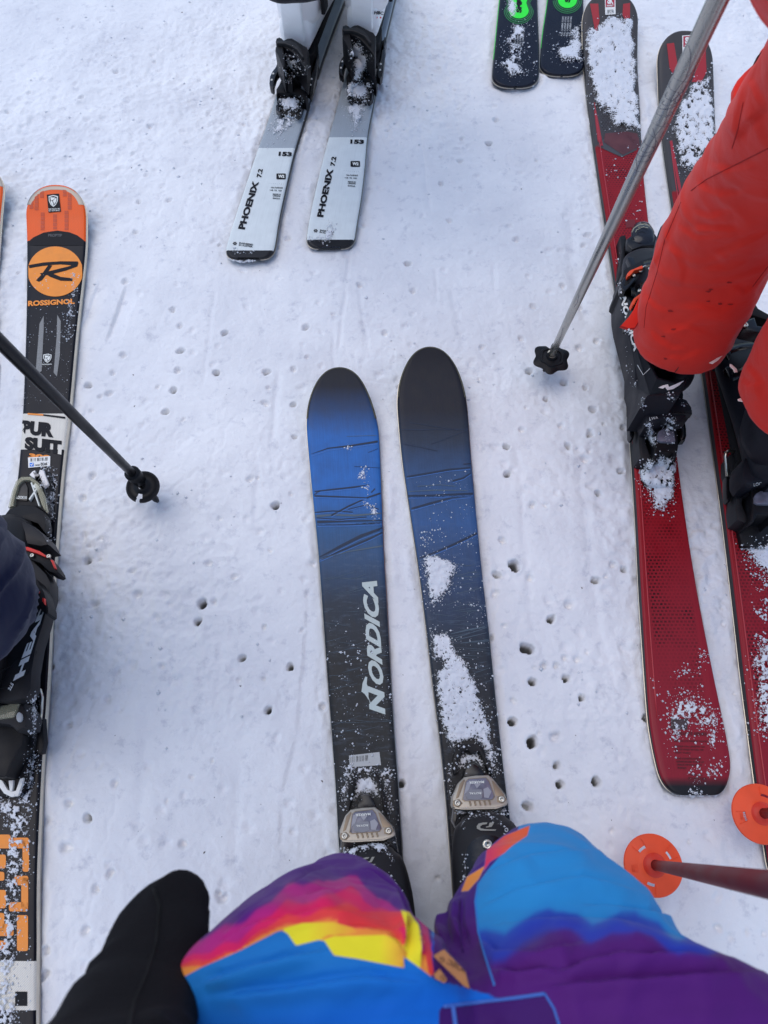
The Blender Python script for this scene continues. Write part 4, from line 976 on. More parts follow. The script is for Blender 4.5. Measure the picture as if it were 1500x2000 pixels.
# ---- red skis
def r1(ya, yb):
    def f(s):
        q = s.s_of; G = C(58, 58, 66)
        return [(0, G), (q(ya), G), (q(ya) + .001, C(118, 18, 28)), (q(yb) - .02, C(124, 20, 32)), (q(900), C(128, 20, 32)), (s.tot - .019, C(118, 28, 46)), (s.tot - .018, C(24, 26, 34)), (s.tot, C(24, 26, 34))]
    return f
def dots(n, l, uvn, sp, out, ski):
    br = n.new('ShaderNodeTexBrick'); br.offset = .5; br.inputs['Color1'].default_value = (1, 1, 1, 1); br.inputs['Color2'].default_value = (.6, .6, .6, 1); br.inputs['Mortar'].default_value = (0, 0, 0, 1)
    br.inputs['Scale'].default_value = 1; br.inputs['Brick Width'].default_value = .0062; br.inputs['Row Height'].default_value = .0056; br.inputs['Mortar Size'].default_value = .0015; br.inputs['Mortar Smooth'].default_value = .4
    mp = n.new('ShaderNodeMapping'); mp.inputs['Rotation'].default_value = (0, 0, math.pi / 2); l.new(uvn.outputs[0], mp.inputs[0]); l.new(mp.outputs[0], br.inputs['Vector'])
    nz = n.new('ShaderNodeTexNoise'); nz.inputs['Scale'].default_value = 11; nz.inputs['Detail'].default_value = 2; l.new(uvn.outputs[0], nz.inputs['Vector'])
    mr = n.new('ShaderNodeMapRange'); mr.inputs[1].default_value = .42; mr.inputs[2].default_value = .58; mr.inputs[3].default_value = .25; mr.inputs[4].default_value = 1.0; l.new(nz.outputs[0], mr.inputs[0])
    ab = n.new('ShaderNodeMath'); ab.operation = 'ABSOLUTE'; l.new(sp.outputs[1], ab.inputs[0])
    e = n.new('ShaderNodeMapRange'); e.inputs[1].default_value = .030; e.inputs[2].default_value = .035; e.inputs[3].default_value = 1; e.inputs[4].default_value = 0; l.new(ab.outputs[0], e.inputs[0])
    g = n.new('ShaderNodeMapRange'); g.inputs[1].default_value = .33; g.inputs[2].default_value = .36; l.new(sp.outputs[0], g.inputs[0])
    g2 = n.new('ShaderNodeMapRange'); g2.inputs[1].default_value = ski.tot - .22; g2.inputs[2].default_value = ski.tot - .10; g2.inputs[3].default_value = 1; g2.inputs[4].default_value = 0; l.new(sp.outputs[0], g2.inputs[0])
    cur = br.outputs[0]
    for q in (mr, e, g, g2):
        m = n.new('ShaderNodeMath'); m.operation = 'MULTIPLY'; l.new(cur, m.inputs[0]); l.new(q.outputs[0], m.inputs[1]); cur = m.outputs[0]
    mx = n.new('ShaderNodeMix'); mx.data_type = 'RGBA'; l.new(cur, mx.inputs[0]); l.new(out, mx.inputs[6]); mx.inputs[7].default_value = C(26, 10, 16)
    return mx.outputs[2]
RD1 = Ski('red ski seen whole, from its snowy grey tip to its rounded black-ended tail', 'pair of red skis', STN['red1'], ramp_mat('red_topsheet', r1(286, 330), .36, 'LINEAR', .3, False, extra=dots), SIDE_BLACK, capf=(.075, 2.4, .0), capb=(.050, 2.6, .42), thick=.017)
RD2 = Ski('red ski with a dark tip, partly hidden behind the red trouser leg', 'pair of red skis', STN['red2'], ramp_mat('red_topsheet', r1(375, 420), .36, 'LINEAR', .3, False, extra=dots), SIDE_BLACK, capf=(.075, 2.4, .0), extb=[(.03, .118, T)], capb=(.04, 2.3, .3), thick=.017)
M_DGREY = mat('dark_grey_print', C(58, 58, 66), .36, coat=.3); M_MAROON = mat('maroon_print', C(86, 34, 44), .36, coat=.3); M_REDST = mat('red_stripe_print', C(140, 30, 42), .36, coat=.3)
t = RD1.tree; R_ = RD1.root
decal('chevron_print', Z_TR((614, 770), (606, 730), (845, 730), (842, 772), (735, 824)), t, M_DGREY, R_)
decal('maroon_print', Z_TR((640, 745), (648, 700), (760, 690), (836, 706), (838, 765), (740, 812)), t, mat('maroon_fade', C(78, 42, 50), .36, var=.2, vscale=40), R_, .0011)
decal('stripe_print', Z_TR((568, 20), (612, 20), (618, 110), (600, 190), (585, 110)), t, M_REDST, R_)
decal('stripe_print', Z_TR((742, 22), (778, 16), (778, 95), (752, 102), (738, 80)), t, M_REDST, R_)
decal('stripe_print', Z_TR((590, 580), (600, 575), (640, 780), (612, 770)), t, M_REDST, R_)
decal('stripe_print', Z_RB((270, 130), (352, 128), (355, 195), (275, 200)), t, mat('dull_red_print', C(96, 28, 36), .4), R_)
def skiset(tree, rt, box, q):
    decal('rental_label', Z_TR(*box), tree, M_LABEL, rt, .0012)
    (x0, y0), (x1, y1) = q
    decal('rental_label', Z_TR((x0, y0), (x1, y0 - 2), (x1, y1 - 2), (x0, y1)), tree, mat('maroon_label', C(150, 36, 66), .4), rt, .0015)
    text_px('label_print', 'S', Z_TR((x0 + 8, y1 - 16), (x0 + 26, y1 - 16), (x0 + 26, y0 + 5), (x0 + 8, y0 + 5)), tree, M_LABEL, rt, off=.002, bold=.06)
    text_px('label_print', 'K', Z_TR((x0 + 22, y1 - 16), (x1 - 6, y1 - 16), (x1 - 6, y0 + 5), (x0 + 22, y0 + 5)), tree, M_LABEL, rt, off=.002, bold=.06)
    text_px('label_print', 'SKISET', Z_TR((x0 + 6, y1 - 3), (x1 - 5, y1 - 4), (x1 - 5, y1 - 12), (x0 + 6, y1 - 11)), tree, M_LABEL, rt, off=.002, bold=.04)
skiset(t, R_, ((644, -60), (700, -62), (702, 76), (648, 80)), ((650, -18), (696, 40)))
for k, s_ in enumerate(('RENTAL', 'SKI 148', '08 12 17')): text_px('label_print', s_, Z_TR((658, 60 + k * 7), (692, 58 + k * 7), (692, 53 + k * 7), (658, 55 + k * 7)), t, M_CHAR, R_, off=.002)
skiset(RD2.tree, RD2.root, ((1050, 188), (1110, 184), (1112, 285), (1052, 288)), ((1056, 192), (1104, 248)))
decal('stripe_print', Z_TR((970, 230), (1008, 225), (1030, 360), (1012, 400), (985, 360)), RD2.tree, M_REDST, RD2.root)
decal('stripe_print', Z_TR((1140, 330), (1172, 230), (1178, 380), (1150, 430), (1100, 430)), RD2.tree, M_REDST, RD2.root)
decal('stripe_print', Z_TR((985, 740), (998, 735), (1050, 1010), (1036, 1020)), RD2.tree, M_REDST, RD2.root)
M_DPR = mat('dark_red_ink', C(66, 24, 34), .45)
for s_, a, b, c, d in (('VIVIDATE SERIES', 412, 655, 1402, 22), ('VECTOR LITE WEIGHT WOOD', 420, 660, 1450, 12), ('RADIUS 15m LENGTH 165', 424, 640, 1488, 12), ('TIP 129 WAIST 80 TAIL 120', 426, 630, 1510, 12), ('EASY TURN', 430, 540, 1532, 12),
                       ('VWS CONSTRUCTION', 436, 615, 1575, 13), ('REINFORCED SHAPE UP', 440, 636, 1597, 13), ('SPACE TIP SOLUTION', 444, 618, 1619, 13), ('848457', 448, 512, 1641, 13), ('HANDMADE', 535, 625, 1690, 10), ('SKI CONSTRUCTION', 522, 655, 1718, 18)):
    text_px('small_print', s_, Z_RE((a, c), (b, c + 4), (b, c + 4 - d), (a, c - d)), t, M_DPR, R_, bold=.03)
decal('emblem_print', Z_RE((398, 1290), (440, 1290), (520, 1285), (518, 1365), (400, 1362)), t, mat('emblem_ink', C(60, 50, 58), .4), R_)
# thin raised edge line along the left side of both red skis
for sk in (RD1, RD2):
    n0 = sk.s.searchsorted(.30); idx = range(n0, len(sk.s) - 26, 4)
    pts = []
    for i in idx:
        h2 = (sk.G[i, 3:] - sk.G[i, :3]) / 2; pts.append(Vector(sk.mid[i] - h2 * .80) + Vector((0, 0, .0002)))
    tube('edge_ridge', pts, .0011, mat('red_ridge', C(150, 40, 54), .3, coat=.3), sk.root, 6)
# ---------------------------------------------------------------- bindings and boots
def LF(c, f, r, yaw=0.0):
    if yaw:
        f = Matrix.Rotation(yaw, 3, 'Z') @ f; r = Matrix.Rotation(yaw, 3, 'Z') @ r
    return lambda x, y, z: c + r * x + f * y + Vector((0, 0, z))
def lprism(name, fr, pts, z0, z1, m, parent, bevel=.0015, taper=1.0):
    """pts (x, y) in the ski's own frame (metres, x right, y forward), between heights z0 and z1 above the ski"""
    bm = bmesh.new(); cx = sum(p[0] for p in pts) / len(pts); cy = sum(p[1] for p in pts) / len(pts)
    bot = [bm.verts.new(fr(x, y, z0)) for x, y in pts]
    top = [bm.verts.new(fr(cx + (x - cx) * taper, cy + (y - cy) * taper, z1 if len(p) < 3 else p[2])) for p, (x, y) in ((q, q[:2]) for q in pts)] if False else [bm.verts.new(fr(cx + (x - cx) * taper, cy + (y - cy) * taper, z1)) for x, y in pts]
    n = len(pts); bm.faces.new(top); bm.faces.new(bot[::-1])
    for i in range(n): bm.faces.new((bot[i], bot[(i + 1) % n], top[(i + 1) % n], top[i]))
    if bevel:
        es = [e for e in bm.edges if all(v in top for v in e.verts)]
        bmesh.ops.bevel(bm, geom=es, offset=bevel, segments=2, profile=.6, affect='EDGES', clamp_overlap=True)
    return finish_bm(name, bm, m, parent)
def rr(w, l, r_=.006, cx=0, cy=0, n=4):
    out = []
    for sx, sy, a in ((1, 1, 0), (-1, 1, 90), (-1, -1, 180), (1, -1, 270)):
        for k in range(n + 1):
            an = math.radians(a + 90 * k / n); out.append((cx + sx * (w - r_) + r_ * math.cos(an), cy + sy * (l - r_) + r_ * math.sin(an)))
    return out
UP = Vector((0, 0, 1))
def loft(name, rings, m, parent, seg=28, per=4, capr=.3):
    v, f = ring_tube_mesh([('w', c, a, b) for c, a, b in rings], seg, per, capr)
    return obj(name, v, f, m, parent)
def screw(fr_p, rad, parent, m=None, name='screw'):
    """round metal screw head at world point"""
    vs = []; n = 14; p = Vector(fr_p)
    for rr_, z in ((1, 0), (1, .0012), (.8, .002), (.45, .002), (.4, .0006), (0.02, .0006)):
        for k in range(n): an = 2 * math.pi * k / n; vs.append(p + Vector((math.cos(an) * rad * rr_, math.sin(an) * rad * rr_, z)))
    fs = [(i * n + k, i * n + (k + 1) % n, (i + 1) * n + (k + 1) % n, (i + 1) * n + k) for i in range(5) for k in range(n)]
    return obj(name, vs, fs, m or M_STEEL, parent)
def arcband(name, fr, y, w, hh, zc_, a0, a1, bw, m, parent, th=.002, slant=0.0, off=.0015):
    """strap lying round the shell"""
    vs = []; fs = []; n = 14
    for k in range(n + 1):
        an = math.radians(a0 + (a1 - a0) * k / n)
        for q, t in ((-bw, 0), (-bw * .92, th), (bw * .92, th), (bw, 0)):
            vs.append(fr((w + off + t) * math.cos(an), y + q + slant * math.cos(an), zc_ + (hh + off + t) * math.sin(an)))
    for k in range(n):
        for j in range(3): a = k * 4 + j; fs.append((a, a + 4, a + 5, a + 1))
    return obj(name, vs, fs, m, parent)

def make_boot(parent, fr, shell, cuffm, strapm, sole=M_DARK, cuff_top=.27, lever=None, lean=0.0, size=1.0, side=1, buckles=True):
    b = {}
    rx = fr(1, 0, 0) - fr(0, 0, 0); fx = fr(0, 1, 0) - fr(0, 0, 0)
    bt = bpy.data.objects.new('ski_boot', None)   # placeholder replaced below
    bpy.data.objects.remove(bt)
    prof = [(.150, .060, .030, .020), (.138, .064, .041, .027), (.10, .072, .049, .034), (.05, .083, .050, .043), (0, .092, .047, .050), (-.05, .098, .043, .056), (-.10, .098, .040, .056), (-.140, .090, .035, .047)]
    body = loft('ski_boot', [(fr(0, y * size, z), rx * w * size, UP * hh) for y, z, w, hh in prof], shell, parent, 30, 4, .35)
    B_ = body
    b['body'] = body
    lprism('sole', fr, rr(.036, .030, .014, 0, .128 * size), .020, .046, sole, B_)
    lprism('sole', fr, rr(.035, .032, .014, 0, -.122 * size), .020, .050, sole, B_)
    lprism('sole_bridge', fr, rr(.030, .10, .01, 0, 0), .030, .048, sole, B_)
    cp = [(-.088, .10, .046, .064), (-.084, .15, .053, .070), (-.070, .20, .057, .074), (-.052, cuff_top - .02, .061, .078), (-.046, cuff_top, .060, .077)]
    b['cuff'] = loft('cuff', [(fr(0, (y + (z - .1) * lean) * size, z), rx * w, (fx * l + UP * (-l * .18))) for y, z, w, l in cp], cuffm, B_, 30, 4, .12)
    b['straps'] = []
    if buckles:
        for y, w, hh, zc2 in ((.085, .050, .036, .075), (.030, .049, .046, .087)):
            b['straps'].append(arcband('buckle_strap', fr, y * size, w * size, hh, zc2, 10, 150, .009, strapm, B_, slant=.004))
            s_ = side
            lv = lprism('buckle_lever', LF(fr(s_ * .040, y * size, 0), fx, rx, math.radians(-12 * s_)), rr(.006, .022, .004), .095, .104, lever or strapm, B_)
            b['straps'].append(lv)
        for z in (.165, .225):
            vs = []; fs = []; n = 16; yc = -.080 + (z - .15) * .25
            for k in range(n + 1):
                an = math.radians(-20 + 200 * k / n)
                for q, t in ((-.010, 0), (-.009, .003), (.009, .003), (.010, 0)):
                    p = fr((.056 + t) * math.cos(an), (yc + (z - .1) * lean) * size + (.073 + t) * math.sin(an), z + q - .013 * math.sin(an)); vs.append(p)
            for k in range(n):
                for j in range(3): a = k * 4 + j; fs.append((a, a + 4, a + 5, a + 1))
            b['straps'].append(obj('buckle_strap', vs, fs, strapm, B_))
    return b

# ---- photographer's bindings (traced at their real heights above the ski)
def marker_binding(ski, dx, dy, rot, fork, knob):
    R_ = ski.root
    def tr(*pts):                      # shift/rotate the right ski's cover outline on to this ski
        c, s_ = math.cos(rot), math.sin(rot)
        return Z_MK(*[(1180 + (x - 1180) * c - (y - 430) * s_ + dx, 430 + (x - 1180) * s_ + (y - 430) * c + dy) for x, y in pts])
    for k, f in enumerate(fork):
        prism('toe_frame', Z_MK(*f), .032, T - .001, M_BLACK, R_, .0012)
    c, f, r_ = ski.frame(tr((1180, 640))[0][1]); fr = LF(c, f, r_)
    tp = bpy.data.objects
    body = prism('toe_piece', tr((960, 640), (975, 480), (1030, 330), (1110, 270), (1230, 275), (1290, 330), (1385, 450), (1412, 640), (1395, 700), (1330, 610), (1040, 610), (985, 700)), .050, T + .0005, M_BLACKGLOSS, R_, .004)
    kn = prism('toe_knob', Z_MK(*knob), .056, T + .002, M_BLACKGLOSS, R_, .004)
    out = tr((962, 462), (1008, 352), (1052, 306), (1140, 293), (1240, 291), (1278, 322), (1325, 385), (1370, 442), (1391, 500), (1384, 522), (1345, 538), (1300, 546), (1180, 549), (1060, 552), (1000, 552), (968, 535), (960, 510))
    ys = [p[1] for p in out]; sl = [.060 + .012 * (y - min(ys)) / (max(ys) - min(ys)) for y in ys]
    cov = prism('toe_cover', out, .07, .040, M_GOLD, R_, .0028, slope=sl)
    win = tr((1042, 478), (1066, 342), (1090, 322), (1220, 312), (1243, 340), (1284, 455), (1268, 480), (1060, 490))
    def slz(poly, e): return [.060 + .012 * (y - min(ys)) / (max(ys) - min(ys)) + e for _, y in poly]
    w = prism('indicator_window', win, .07, .055, M_SMOKE, cov, .0008, slope=slz(win, .0014))
    fra = [(1.055 * (x - 1165) + 1165, 1.06 * (y - 400) + 400) for x, y in ((1042, 478), (1066, 342), (1090, 322), (1220, 312), (1243, 340), (1284, 455), (1268, 480), (1060, 490))]
    fp = tr(*fra); prism('window_frame', fp, .07, .055, M_GOLD2, cov, .0006, slope=slz(fp, .0006))
    for pl in (((985, 478), (1012, 462), (1060, 330), (1052, 322), (1018, 356)), ((1262, 330), (1280, 340), (1365, 446), (1340, 452), (1296, 452))):
        q = tr(*pl); prism('cover_facet', q, .07, .06, M_GOLD2, cov, .0006, slope=slz(q, .0004))
    q = tr((975, 540), (1060, 545), (1290, 538), (1372, 516), (1376, 524), (1300, 552), (1060, 558), (985, 552)); prism('cover_lip', q, .07, .055, M_GOLD, cov, .001, slope=slz(q, .0026))
    for k in range(5):
        x = 1088 + k * 38; q = tr((x, 492 - k), (x + 14, 491 - k), (x + 22, 522 - k * 1.2), (x + 10, 526 - k * 1.2)); prism('cover_rib', q, .07, .06, M_GOLD2, cov, .0006, slope=slz(q, .0028))
    for sx, sy in ((1000, 508), (1340, 478)):
        q = tr(*circ(sx, sy, 42, 34, 5)); prism('screw_recess', q, .07, .06, M_GOLD2, cov, .0006, slope=slz(q, .0006))
        a = tr((sx, sy))[0]; screw(P(a[0], a[1], slz([a], .0012)[0]), .0042, cov)
    tree = bvh([cov, w])
    text_px('brand_print', 'MARKER', tr((1205, 336), (1090, 340), (1090, 360), (1205, 356)), tree, M_WHITEPRINT, cov, bold=.02)
    dial = tr((1070, 420), (1100, 405), (1185, 402), (1195, 425), (1190, 470), (1150, 484), (1080, 478), (1066, 450))
    decal('dial_print', dial, tree, mat('dial_grey', C(112, 116, 136), .3), cov, .0008)
    text_px('dial_print', 'ROYAL', tr((1182, 424), (1090, 428), (1090, 444), (1182, 440)), tree, M_WHITEPRINT, cov, off=.0013, bold=.02)
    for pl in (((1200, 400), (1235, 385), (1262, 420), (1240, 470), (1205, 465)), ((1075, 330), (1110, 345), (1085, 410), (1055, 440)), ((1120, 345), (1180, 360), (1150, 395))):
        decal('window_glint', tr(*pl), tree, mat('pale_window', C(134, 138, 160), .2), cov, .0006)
    # side lugs, brake arms and heel piece behind
    lprism('anti_friction_plate', fr, rr(.032, .028, .004, 0, -.045), 0.0003, .018, M_DARK, R_)
    return [body, cov, kn], fr
MB1, FB1 = marker_binding(BL1, -872, 248, -.03,
    [((160, 575), (158, 420), (186, 312), (205, 266), (214, 262), (232, 300), (206, 362), (197, 450), (180, 500)), ((344, 255), (352, 252), (385, 288), (425, 380), (450, 500), (460, 600), (432, 560), (410, 440), (385, 360), (342, 290))],
    ((225, 545), (237, 485), (252, 448), (290, 432), (330, 444), (352, 480), (380, 545), (300, 560)))
MB2, FB2 = marker_binding(BL2, 0, 0, 0,
    [((978, 285), (965, 180), (985, 80), (1003, 44), (1012, 52), (1150, 52), (1156, 30), (1165, 34), (1195, 75), (1230, 170), (1268, 300), (1238, 262), (1205, 175), (1172, 110), (1110, 120), (1085, 100), (1040, 105), (1010, 150), (1000, 220), (1010, 270))],
    ((1050, 300), (1060, 250), (1085, 207), (1130, 200), (1165, 222), (1200, 262), (1215, 300), (1130, 320)))
for sk, y1, y2 in ((BL1, 1560, 1760), (BL2, 1460, 1700)):
    pass

# ---- generic rental bindings
def heel_piece(ski, fr, body=M_BLACK):
    """heel binding behind a boot: track, tower, step-in lever and brake arms. fr origin = boot centre"""
    R_ = ski.root
    lprism('heel_track', fr, rr(.026, .075, .01, 0, -.215), .0003, .012, M_BLACK, R_)
    h = lprism('heel_piece', fr, [(-.030, -.150), (-.034, -.175), (-.028, -.235), (-.018, -.262), (.018, -.262), (.028, -.235), (.034, -.175), (.030, -.150)], .010, .058, body, R_, .004, .86)
    lprism('step_in_lever', fr, [(-.018, -.205), (-.016, -.285), (-.008, -.300), (.008, -.300), (.016, -.285), (.018, -.205)], .052, .068, body, h, .003, .9)
    lprism('heel_cup', fr, [(-.036, -.128), (-.040, -.150), (-.030, -.180), (.030, -.180), (.040, -.150), (.036, -.128), (.028, -.150), (-.028, -.150)], .040, .078, body, h, .003, .97)
    return h
# ---------------------------------------------------------------- people
def cloth(name, col=None, attr=False, weave=2600, bump=.25, rough=.72, var=.05):
    m = mat(name, col or (.5, .5, .5, 1), rough, bump=bump, bscale=weave * .25, var=0 if attr else var, vscale=14, spec=.25)
    n = m.node_tree.nodes; l = m.node_tree.links; b = n['Principled BSDF']
    if attr:
        a = n.new('ShaderNodeAttribute'); a.attribute_name = 'print'; cur = a.outputs[0]
        for q in ('1', '2', '3'):
            e = n.new('ShaderNodeAttribute'); e.attribute_name = 'edge' + q; c = n.new('ShaderNodeAttribute'); c.attribute_name = 'print' + q
            r_ = n.new('ShaderNodeMapRange'); r_.inputs[1].default_value = -1.2; r_.inputs[2].default_value = 1.2; l.new(e.outputs['Fac'], r_.inputs[0])
            x = n.new('ShaderNodeMix'); x.data_type = 'RGBA'; l.new(r_.outputs[0], x.inputs[0]); l.new(cur, x.inputs[6]); l.new(c.outputs[0], x.inputs[7]); cur = x.outputs[2]
        l.new(cur, b.inputs['Base Color'])
    b.inputs['Sheen Weight'].default_value = .12 if not attr else .05
    # soft creases
    tc = n.new('ShaderNodeTexCoord'); nz = n.new('ShaderNodeTexNoise'); nz.inputs['Scale'].default_value = 11; nz.inputs['Detail'].default_value = 3; nz.inputs['Distortion'].default_value = .6
    l.new(tc.outputs['Object'], nz.inputs['Vector']); bp = n.new('ShaderNodeBump'); bp.inputs['Strength'].default_value = .6; bp.inputs['Distance'].default_value = .010
    l.new(nz.outputs[0], bp.inputs['Height'])
    for lk in list(b.inputs['Normal'].links): l.new(bp.outputs[0], lk.from_node.inputs['Normal'])
    return m

def wr(cx, cy, cz, ax, ay, tilt=0.0):
    """horizontal-ish world ring: centre, half width x, half depth y"""
    return ('w', (cx, cy, cz), (ax, 0, 0), (0, ay, -ay * tilt))

# ---- the photographer ---------------------------------------------------------
pc, pf, pr = BL2.frame(1700)
ME = root('person', (0.0, -0.15, 0), 'person in rainbow coloured ski trousers and black mitten, standing on the blue skis', 'person')
fbA = LF(*[FB1(0, 0, 0)] + [FB1(0, 1, 0) - FB1(0, 0, 0), FB1(1, 0, 0) - FB1(0, 0, 0)])
def boot_frame(ski, py_toe, z_up=.0, toe_h=.07):
    """frame whose origin lies so that the boot's toe tip shows at photo row py_toe"""
    c, f, r_ = ski.frame(py_toe)
    # ground row of a point at height toe_h: move along the ski until its toe projects there
    lo, hi = -.6, .3
    for _ in range(40):
        m = (lo + hi) / 2; p = c + f * m + UP * toe_h
        q = px_of(np.array([tuple(p)]))[1][0]
        if q > py_toe: lo = m
        else: hi = m
    o = c + f * (lo - .155); o.z = T
    # keep on the ski's centre line
    i = np.argmin(np.linalg.norm(ski.mid[:, :2] - np.array([o.x, o.y]), axis=1)); o.x, o.y = ski.mid[i][0], ski.mid[i][1]
    return LF(o, f, r_)
FM1 = boot_frame(BL1, 1662); FM2 = boot_frame(BL2, 1597)
M_TOE = mat('dark_boot_shell', C(26, 25, 31), .55, bump=.15, bscale=600, var=.18, vscale=25)
for nm, fr, ski, zfn in (('a', FM1, BL1, 0), ('b', FM2, BL2, 1)):
    bt = make_boot(ME, fr, M_TOE, M_BLACK, M_BLACKGLOSS, buckles=False, cuff_top=.24, lean=.25)
    heel_piece(ski, fr)
    if zfn:
        # recessed black clog panel with a screw, snow caught along its rim
        tr_ = bvh([bt['body']])
        decal('clog_panel', Z_MK((1072, 1090), (1074, 1000), (1062, 930), (1082, 850), (1120, 795), (1200, 756), (1290, 762), (1360, 800), (1420, 900), (1420, 1150), (1250, 1200), (1100, 1180)), tr_, M_BLACKGLOSS, bt['body'], .0012, 10)
        loc, nrm = cast(tr_, *Z_MK((1228, 828))[0]); screw(loc + UP * .0025, .0062, bt['body'])
        for pl in (((1150, 690), (1165, 670), (1200, 662), (1232, 662), (1225, 674), (1195, 678), (1175, 692), (1180, 706), (1215, 712), (1298, 714), (1290, 724), (1180, 722), (1152, 708)), ((1248, 664), (1284, 660), (1262, 695), (1218, 700), (1222, 692), (1240, 690))):
            decal('logo_print', Z_MK(*pl), tr_, mat('silver_grey_print', C(128, 130, 136), .4), bt['body'], .0012, 10)
        text_px('logo_print', '10', Z_MK((1378, 762), (1394, 705), (1366, 695), (1352, 748)), tr_, M_GREYPRINT, bt['body'])
    else:
        tr_ = bvh([bt['body']])
        for pl in (((240, 962), (270, 938), (300, 930), (322, 930), (312, 940), (285, 946), (262, 960)), ((340, 928), (362, 926), (340, 966), (304, 972), (308, 962), (326, 958)), ((300, 978), (370, 980), (358, 994), (322, 994))):
            decal('logo_print', Z_MK(*pl), tr_, mat('silver_grey_print', C(128, 130, 136), .4), bt['body'], .0012, 10)
    ME['b' + nm] = 1; del ME['b' + nm]
    globals()['BOOT_' + nm] = bt

def lerpc(a, b, t):
    t = np.clip(t, 0, 1)[:, None]; return a * (1 - t) + b * t
def LC(r_, g, b): return np.array(C(r_, g, b)[:3])
def rainbow(X, Y, co):
    n = len(X); out = np.zeros((n, 4)); out[:, 3] = 1
    PUR, MAG, CRI, RED, ORG, YEL = LC(66, 18, 118), LC(156, 24, 122), LC(190, 22, 92), LC(198, 56, 62), LC(214, 128, 58), LC(218, 200, 42)
    BLU, BLU2, LBL, ROY, PU2 = LC(16, 104, 190), LC(2, 92, 204), LC(30, 122, 200), LC(30, 52, 170), LC(68, 16, 110)
    f = lambda pts: np.interp(X, [p[0] for p in pts], [p[1] for p in pts])
    tri = lambda q: np.abs((q % 1) * 2 - 1)
    wob = (fbm(X / 90, Y / 30, 3, 5) - .5) * 10 + tri(X / 120 + Y / 300) * 20 + tri(X / 61 + .3) * 8 - 6
    y0 = f([(395, 1815), (480, 1762), (560, 1718), (640, 1692), (700, 1702), (760, 1745), (830, 1815)]) + wob
    y1 = f([(395, 1852), (480, 1796), (560, 1748), (640, 1718), (700, 1726), (760, 1762), (830, 1838)]) + wob
    y2 = f([(395, 1870), (480, 1822), (560, 1776), (640, 1748), (700, 1750), (760, 1780), (830, 1858)]) + wob
    y3 = f([(395, 1882), (480, 1838), (560, 1796), (640, 1782), (700, 1786), (760, 1808), (800, 1856)]) + wob * .5
    y4 = f([(395, 1894), (460, 1858), (550, 1816), (640, 1806), (700, 1822), (760, 1832), (800, 1870)])
    c = np.tile(PUR, (n, 1)).astype(float)
    for a, b, ya, yb in ((PUR, MAG, y0, y1), (MAG, CRI, y1, y2), (CRI, RED, y2, y3), (RED, ORG, y3, y4)):
        t_ = (Y - ya) / np.maximum(yb - ya, 1); t_ = .2 * t_ + .8 * np.clip((t_ - .35) * 4.5, 0, 1)
        m = Y > ya; c[m] = lerpc(a, b, t_)[m]
    left = c.copy()
    m = (X > 660) & (X < 800) & (Y > 1780) & (Y < 1812); left[m] = lerpc(LC(198, 44, 66), RED, (Y - 1780) / 32)[m]
    def layer(regs):
        ed = np.full(n, -1e3); col = np.zeros((n, 4)); col[:, 3] = 1
        for poly, cc in regs:
            s_ = sdist(X, Y, poly); cc = cc if getattr(cc, 'ndim', 1) == 2 else np.tile(cc, (n, 1)); m = s_ > ed
            col[m, :3] = np.clip(cc, .001, .9)[m]; ed = np.maximum(ed, s_)
        return ed, col
    yel = lerpc(YEL, ORG, np.clip((X - 740) / 50, 0, 1) * .8)
    e1, c1 = layer([([(551, 1814), (590, 1803), (650, 1801), (690, 1812), (700, 1822), (640, 1826), (622, 1838), (575, 1850)], lerpc(YEL, ORG, (X - 600) / 110)),
        ([(626, 1838), (650, 1829), (750, 1826), (775, 1834), (800, 1862), (791, 1895), (740, 1882), (690, 1874), (655, 1868)], yel),
        ([(782, 1776), (800, 1782), (818, 1806), (824, 1850), (821, 1893), (788, 1870), (794, 1830), (793, 1808)], YEL),
        ([(804, 1782), (812, 1778), (836, 1812), (848, 1905), (838, 1903), (828, 1850), (822, 1806)], lerpc(MAG, RED, (Y - 1790) / 80)),
        ([(900, 1742), (912, 1712), (948, 1690), (936, 1716), (915, 1740)], ORG),
        ([(945, 1702), (950, 1660), (985, 1632), (1035, 1612), (1030, 1632), (1000, 1652), (985, 1666), (957, 1684)], lerpc(LC(196, 40, 92), LC(206, 84, 50), ((X - 955) / 50)))])
    bl = lerpc(BLU, BLU2, (Y - 1860) / 120 + (X - 700) / 500) * (1 + .18 * (fbm(X / 120 + Y / 60, Y / 26, 3, 8) - .5)[:, None])
    blue = [(300, 1940), (392, 1890), (470, 1856), (540, 1820), (551, 1817), (562, 1824), (578, 1847), (622, 1836), (634, 1838), (652, 1866), (700, 1873), (740, 1881), (790, 1891), (788, 1868), (822, 1892), (840, 1906), (850, 1912), (962, 1945), (990, 1960), (960, 2300), (0, 2300), (0, 2000)]
    # right leg
    wob2 = (fbm(X / 110, Y / 40, 3, 15) - .5) * 16 + tri(X / 170 + .2) * 30 - 15 + tri(X / 83 + Y / 200) * 10
    ya = f([(930, 1795), (1000, 1772), (1100, 1765), (1250, 1772), (1330, 1800)]) + wob2
    yb = f([(930, 1850), (1000, 1822), (1100, 1800), (1250, 1812), (1400, 1850)]) + wob2
    yc = f([(930, 1905), (1000, 1885), (1100, 1840), (1250, 1836), (1400, 1880)]) + wob2
    rt = np.tile(LBL, (n, 1)).astype(float)
    for a, b, p, q in ((LBL, ROY, ya, yb), (ROY, PU2, yb, yc)):
        t_ = (Y - p) / np.maximum(q - p, 1); t_ = .3 * t_ + .7 * np.clip((t_ - .3) * 3.2, 0, 1); m = Y > p; rt[m] = lerpc(a, b, t_)[m]
    rt *= (1 + .14 * (fbm(X / 150, Y / 34, 3, 4) - .5))[:, None]
